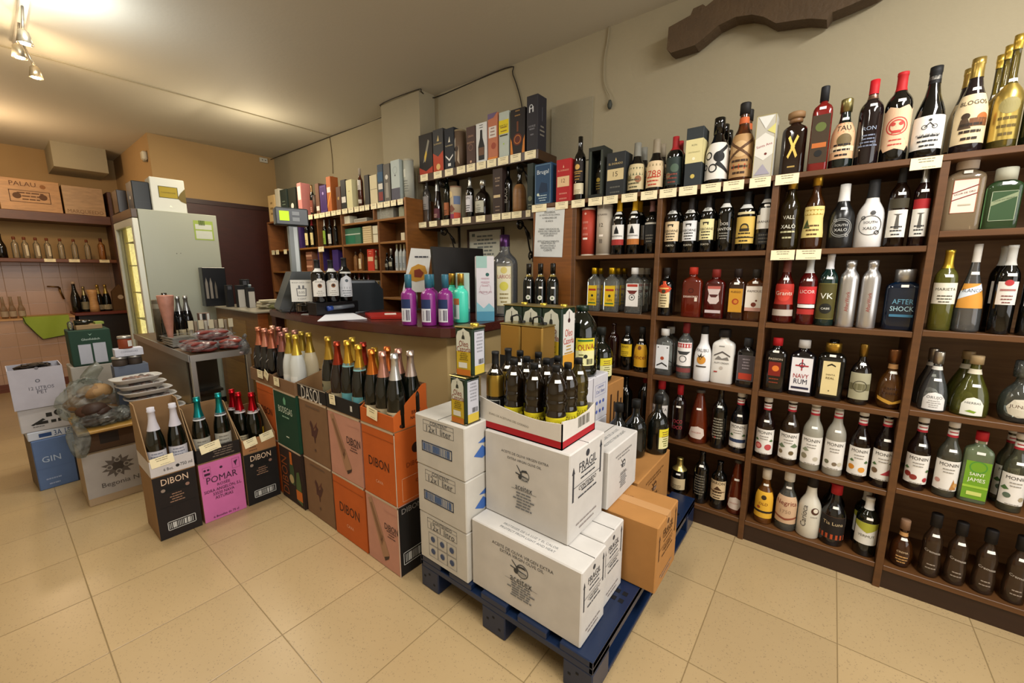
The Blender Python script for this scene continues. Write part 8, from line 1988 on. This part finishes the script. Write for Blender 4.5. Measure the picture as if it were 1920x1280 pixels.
for z in (.6, .86, 1.12, 1.38, 1.6):
    m = MB()
    for k in range(9):
        m.tube([(-.26, -.34 + k * .085, z), (.26, -.34 + k * .085, z)], .003, 'm:#c9c9bc', 6)
    m.tube([(-.26, -.35, z), (-.26, .35, z)], .005, 'm:#c9c9bc', 6)
    m.build('wire_shelf', fr_)
print_on(fr_, 'F', .297, .3956, 0, 1.86, [('b', .18, .872, .44, .968, '#8aa04a'), ('b', .20, .925, .42, .950, '#b4bab0'), ('b', .20, .878, .42, .918, '#b4bab0'), ('l', .29, .957, .962, 1, .14, '#4a5a2c'), ('c', -.08, .80, .006, '#2c2c28'), ('c', -.03, .802, .005, '#2c2c28')], 'energy_sticker')
carton('cool_box', 'white box with gold label on top of the fridge', (1.155, 4.99, 1.861), .25, .20, .30, 'g:#b4b8b2', radians(-3), {'F': [('b', -.28, .42, .28, .76, '#8a7a1c'), ('f', -.28, .42, .28, .76, .005, '#3a3a1c'), ('t', 'CHAMPAGNE', 0, .58, .42, '#4a3c10'), ('p', [(.5, .3), (.35, .35), (.25, .45), (.35, .6), (.5, .75)], '#5a4c1c'), ('p', [(.02, .22), (.08, .16), (-.02, .16)], '#dcdcd2')], 'L': []}, None, 'box', .006, None, False, 'box_body')
carton('gift_case', 'black case with bright clasps on top of the fridge', (.965, 5.03, 1.861), .12, .22, .25, 'g:#1c2023', 0, {'F': [('b', -.5, .3, .5, .31, '#3a3e40')], 'L': [('b', -.1, .4, .1, .5, '#c9c9c4')]}, None, 'case', .006, None, False, 'box_body')
carton('gift_case', 'dark brown low case at the left edge of the fridge top', (.885, 5.33, 1.861), .07, .20, .20, 'g:#2a221c', 0, {}, None, 'case', .004, None, False, 'box_body')

# ---------------------------------------------------------------- recess at the back left
rs = thing('recess_shelf', 'dark wooden wall shelf carrying wine crates in the back recess', 'shelf', (.1, 7.4, 2.0))
m = MB(); m.box(-1.3, -.2, -.10, .98, .184, 0, 'k:#5a3318', .003); m.build('board', rs)
rs2 = thing('recess_shelf', 'lower wooden wall shelf carrying small clear bottles in the back recess', 'shelf', (.1, 7.4, 1.475))
m = MB(); m.box(-1.3, -.2, -.04, .98, .184, 0, 'k:#6a3a18', .003); m.build('board', rs2)
ps = thing('side_board', 'dark wooden upright board at the right end of the recess shelves', 'board', (1.10, 7.4, .8))
m = MB(); m.box(-.018, -.2, 0, .018, .19, 1.50, 'k:#4a2814', .003); m.build('upright', ps)
m = MB(); m.box(.02, 0, 0, 1.6, .004, .35, '#a06a3a')
CRW = 'k:#b08248'
carton('wine_crate', 'wooden wine crate with burnt brand frame, left on the recess shelf', (.455, 7.36, 2.001), .46, .30, .34, CRW, 0, {'F': [('f', -.34, .26, .44 - .12, .64, .006, '#4a2c14'), ('t', 'PALAU', -.1, .84, .42, '#5a3418'), ('c', .22, .80, .05, '#8a5a2c'), ('l', 0, .36, .56, 3, .5, '#5a3a1c'), ('c', -.22, .46, .07, '#5a3a1c'), ('c', .2, .46, .07, '#5a3a1c')]}, 'wooden wine crates on the recess shelf', 'crate', .002, None, False, 'crate_body')
carton('wine_crate', 'paler wooden wine crate with faint wide lettering, right on shelf', (.875, 7.36, 2.001), .345, .30, .325, 'k:#a8875c', 0, {'F': [('t', 'MARQUEEDO', 0, .10, .88, '#7a5a38', 0, 1.2)]}, 'wooden wine crates on the recess shelf', 'crate', .002, None, False, 'crate_body')
for i, x in enumerate((.27, .345, .43, .515, .62, .73, .84)):
    bottle((x, 7.27, 1.476), .235, .028, dict(f='spirit', g='t:#d8c9a8', c=[('#6a3418', .86, 'k', 1, 1.3)], L=[(.12, .62, .35, '#d2c4a4' if i in (1, 2, 3) else None, [], 20)]), 'small clear bottle with brown stopper on the recess shelf, %s from left' % ('first', 'second', 'third', 'fourth', 'fifth', 'sixth', 'seventh')[i], 0, 'small clear bottles on the recess shelf')
bottle((.965, 7.27, 1.476), .26, .034, dict(f='spirit', g='t:#c98a4a', c=[('#4a2010', .84, 's', 1, 1.2)], L=[(.2, .8, .4, None, [('t', 'LICOR', 0, .5, 1.6, '#d8cfc0', 90)])]), 'taller clear bottle with white upright lettering on the recess shelf', 0)
bottle((.17, 7.27, 1.476), .26, .04, dict(f='burg', g='d:#0a0806', c=[('d:#0a0806', .8, 'f')], L=[]), 'dark wine bottle at the left picture edge on the recess shelf', 0)
for i, (x, u) in enumerate(((.51, 'second small bottle'), (.705, 'sixth small bottle'), (.965, 'taller lettered bottle'))):
    o = price_card((x, 7.197, 1.474), 0, u, .09, .036, where='in the back recess under the ')
# ledge to the right of the tiled bench
ld = thing('side_counter', 'red-brown wooden side counter in the back recess', 'counter', (.90, 7.3, 0))
m = MB(); m.box(-.275, -.16, .80, .335, .28, .835, 'k:#6a2a18', .004); m.build('counter_top', ld)
m = MB(); m.box(-.24, -.10, 0, .32, .26, .80, 'k:#1c120c'); m.build('counter_body', ld)
tbz = .836
bottle((.665, 7.27, tbz), .37, .045, dict(f='burg', g='d:#060605', c=[('#a8917a', .93, 'f')], L=[]), 'tall black bottle on the side counter', 0)
bottle((.745, 7.29, tbz), .31, .036, cava('d:#1c1a14', 'm:#a89a6c', None, (.1, .4, 1.2, '#8a8064', [])), 'gold topped bottle right of the tall black one', 0)
for i, x in enumerate((.87, .94)):
    bottle((x, 7.29, tbz), .33, .040, cava('d:#070905', 'm:#b9a058'), 'dark sparkling bottle with gold foil on the side counter, %s one' % ('left', 'right')[i], 0, 'gold foil bottles on the side counter')
cr_ = thing('wooden_carafe', 'pale waisted wooden vase on the side counter', 'vase', (.81, 7.20, tbz), 0)
m = MB(); m.lathe([(0, 0), (.045, 0), (.044, .06), (.036, .14), (.040, .22), (.052, .27), (.045, .272), (0, .24)], 'k:#c99a64', 20, caps=False); m.build('vase_body', cr_)
hz = thing('paper_house_bag', 'brown gift bag with an oval badge on the side counter', 'bag', (1.06, 7.24, tbz), 0)
m = MB(); m.prism([(-.08, 0), (.08, 0), (.075, .24), (0, .33), (-.075, .24)], 'w:#5a4024', lambda u, v, w_: (u, w_ - .04, v), .08); m.build('bag_body', hz)
m = MB(); draw(m, [('c', 0, .52, .17, '#b9a890')], .16, .33, lambda u, v, o_: (u, -.0405 - o_, v)); m.build('badge', hz)
# loose items on tiled ledge
for i, x in enumerate((.10, .16, .225)):
    root = thing('drinking_glass', 'clear tumbler on the tiled ledge at the left edge, %s of three' % ('left', 'middle', 'right')[i], 'glass', (x, 7.2, .811), 0, 'clear tumblers on the tiled ledge')
    m = MB(); m.lathe([(0, 0), (.024, 0), (.028, .10), (.016, .14), (.012, .22), (.013, .24), (.011, .24)], 'f:#d8cdb8', 16, caps=False); m.build('glass_body', root)
    m = MB(); m.lathe([(.0285, .02), (.0295, .08)], '#a8947a', 16, caps=False); m.build('paper_band', root)
to = thing('green_towel', 'lime green towel hanging over the tiled bench front', 'towel', (.40, 7.085, .81), 0)
m = MB()
P = [(-.19, .0), (-.15, .02), (.17, .015), (.16, -.21), (-.06, -.25), (-.15, -.08), (-.18, -.05)]
nx = 14
vs = []
for i in range(nx + 1):
    t = i / nx
    x = -.18 + .35 * t
    zb = -.05 - .20 * min(1, t / .35) if t < .35 else -.25 + .04 * (t - .35) / .65
    for j in range(6):
        z = .012 + (zb - .012) * j / 5
        vs.append((x, .006 * sin(9 * t + j * .4) - .006, z))
m.add(vs, [(i * 6 + j, (i + 1) * 6 + j, (i + 1) * 6 + j + 1, i * 6 + j + 1) for i in range(nx) for j in range(5)], '#93a834', True)
m.add([(x, .0, .014) for x in (-.18, .17)] + [(x, .10, .014) for x in (.17, -.18)], [(0, 1, 2, 3)], '#93a834')
m.build('cloth', to)
m = MB(); m.tube([(-.18, -.008, .01), (-.17, -.01, -.05), (-.07, -.012, -.25), (.15, -.012, -.215)], .004, '#2c3418', 6); m.build('hem', to)
tp = thing('wall_tap', 'old brass tap on the tiled wall of the recess', 'tap', (.57, 7.583, 1.13), 0)
m = MB(); m.tube([(0, 0, 0), (0, -.06, 0), (0, -.07, -.04), (.02, -.07, -.14)], .010, 'm:#7a5a2c', 8); m.tube([(-.10, -.05, .02), (0, -.05, .01)], .008, 'm:#7a5a2c', 8); m.build('tap_body', tp)

# ---------------------------------------------------------------- wall and ceiling fittings
th = thing('wall_socket_box', 'small white double cable box high on the back wall', 'socket', (2.365, 5.818, 2.68), 0)
m = MB(); m.box(-.045, -.03, 0, .045, 0, .055, 'g:#c4bfae', .004); m.build('box_body', th)
m = MB(); draw(m, [('c', -.2, .5, .07, '#3a342c'), ('c', .2, .5, .07, '#3a342c')], .09, .055, lambda u, v, o_: (u, -.03 - o_, v)); m.build('sockets', th)
al = thing('alarm_sensor', 'white alarm sensor on the side of the back wall', 'sensor', (1.253, 5.94, 2.50), radians(-90))
m = MB(); m.box(-.04, -.045, 0, .04, 0, .09, 'g:#c9c0a8', .012); m.build('sensor_body', al)
m = MB(); m.lathe([(.02, 0), (.02, -.015), (0, -.02)][::-1], 'g:#8a7a5c', 12, c=(0, -.02, 0), caps=False); m.build('sensor_lens', al)


def cable(name, pts, r, lab_, col='#2c241a'):
    m = MB()
    P = [Vector(p) for p in pts]
    out = []
    for i in range(len(P) - 1):
        p0, p1, p2, p3 = P[max(0, i - 1)], P[i], P[i + 1], P[min(len(P) - 1, i + 2)]
        for k in range(5):
            t = k / 5
            out.append(.5 * ((2 * p1) + (-p0 + p2) * t + (2 * p0 - 5 * p1 + 4 * p2 - p3) * t * t + (-p0 + 3 * p1 - 3 * p2 + p3) * t ** 3))
    out.append(P[-1])
    c = P[0]
    m.tube([p - c for p in out], r, col, 6)
    o = m.build(name, None, c)
    tag(o, lab_, 'cable')


cable('ceiling_cable', [(2.40, 5.80, 2.70), (2.47, 5.74, 2.745), (2.49, 4.45, 2.752), (2.49, 3.30, 2.750), (2.325, 3.27, 2.752), (2.325, 2.77, 2.750), (2.36, 2.752, 2.74), (2.488, 2.745, 2.738), (2.490, 2.0, 2.752), (2.490, 1.93, 2.69), (2.490, 1.853, 2.48), (2.488, 1.84, 2.30)], .004, 'dark cable running along the top of the right wall around the pillar')
cable('hanging_wire', [(2.492, 1.207, 2.758), (2.492, 1.215, 2.685), (2.49, 1.23, 2.586), (2.49, 1.225, 2.46), (2.485, 1.185, 2.374), (2.485, 1.18, 2.345)], .0035, 'thin pale wire hanging from the ceiling on the right wall', '#8f8468')
m = MB(); vs, fs = blob(.014, .014, .028, random.Random(3), .2, 10, 6); m.add(vs, fs, '#3a3c34', True)
o = m.build('wire_connector', None, (2.485, 1.18, 2.322)); tag(o, 'grey connector block at the end of the hanging pale wire', 'connector')
cable('wall_wire', [(2.494, 4.43, 2.755), (2.494, 4.415, 2.65), (2.492, 4.404, 2.512), (2.492, 4.41, 2.377)], .003, 'thin brown wire hanging over the far shelf unit', '#5a4a30')

# wooden ox yoke on the wall
yk = thing('ox_yoke', 'old dark wooden ox yoke mounted high on the right wall', 'yoke', (2.40, .40, 2.50), 0)
O = [(.820, 2.590), (.823, 2.485), (.800, 2.462), (.680, 2.462), (.640, 2.482), (.575, 2.518), (.50, 2.530), (.43, 2.516), (.38, 2.490), (.327, 2.445), (.24, 2.430), (.195, 2.420), (.135, 2.395), (.118, 2.418), (.057, 2.425), (-.03, 2.440),
     (-.09, 2.470), (-.17, 2.53), (-.26, 2.56), (-.35, 2.53), (-.42, 2.50), (-.55, 2.50), (-.56, 2.62), (-.44, 2.68), (-.30, 2.705), (-.12, 2.69), (.02, 2.68), (.15, 2.70), (.30, 2.705), (.44, 2.70), (.56, 2.66), (.640, 2.625), (.655, 2.640), (.70, 2.636), (.712, 2.610)]
m = MB()
YW = plaster('old_oak', '#4c3a24', .3, 9, .75, .8)
m.prism([(a - .40, b_ - 2.50) for a, b_ in O], YW, lambda u, v, w_: (w_, u, v), .085)
m.build('yoke_beam', yk)
m = MB(); m.box(.085, -.02, .06, .098, .02, .10, 'm:#5a5248'); m.box(.085, -.42, .06, .098, -.38, .10, 'm:#5a5248'); m.build('wall_hook', yk)

# spotlight bar
sb = thing('ceiling_spotlight_bar', 'ceiling spotlight bar with small lit lamps at the upper left', 'lamp', (.33, 3.9, 2.76), 0)
m = MB(); m.box(-.02, -.42, -.03, .02, .36, 0, 'g:#b9b2a4', .004); m.build('lamp_bar', sb)
for i, (x, y, z) in enumerate(((.05, .25, -.22), (-.03, -.05, -.22), (-.02, -.30, -.22))):
    m = MB(); m.tube([(x * .3, y, -.03), (x, y, z + .07)], .006, 'm:#a8a090', 8); m.lathe([(.012, .07), (.022, .06), (.032, .0), (.030, .0), (.018, .055)], 'm:#b4a890', 16, c=(x, y, z), caps=False); lh = m.build('lamp_head', sb)
    m = MB(); m.lathe([(.0, -.006), (.02, -.002), (.024, .012), (0, .02)], 'e:#ffe2b0', 12, c=(x, y, z), caps=False); m.build('bulb', lh)
M('e:#ffe2b0').node_tree.nodes['Principled BSDF'].inputs['Emission Strength'].default_value = 30
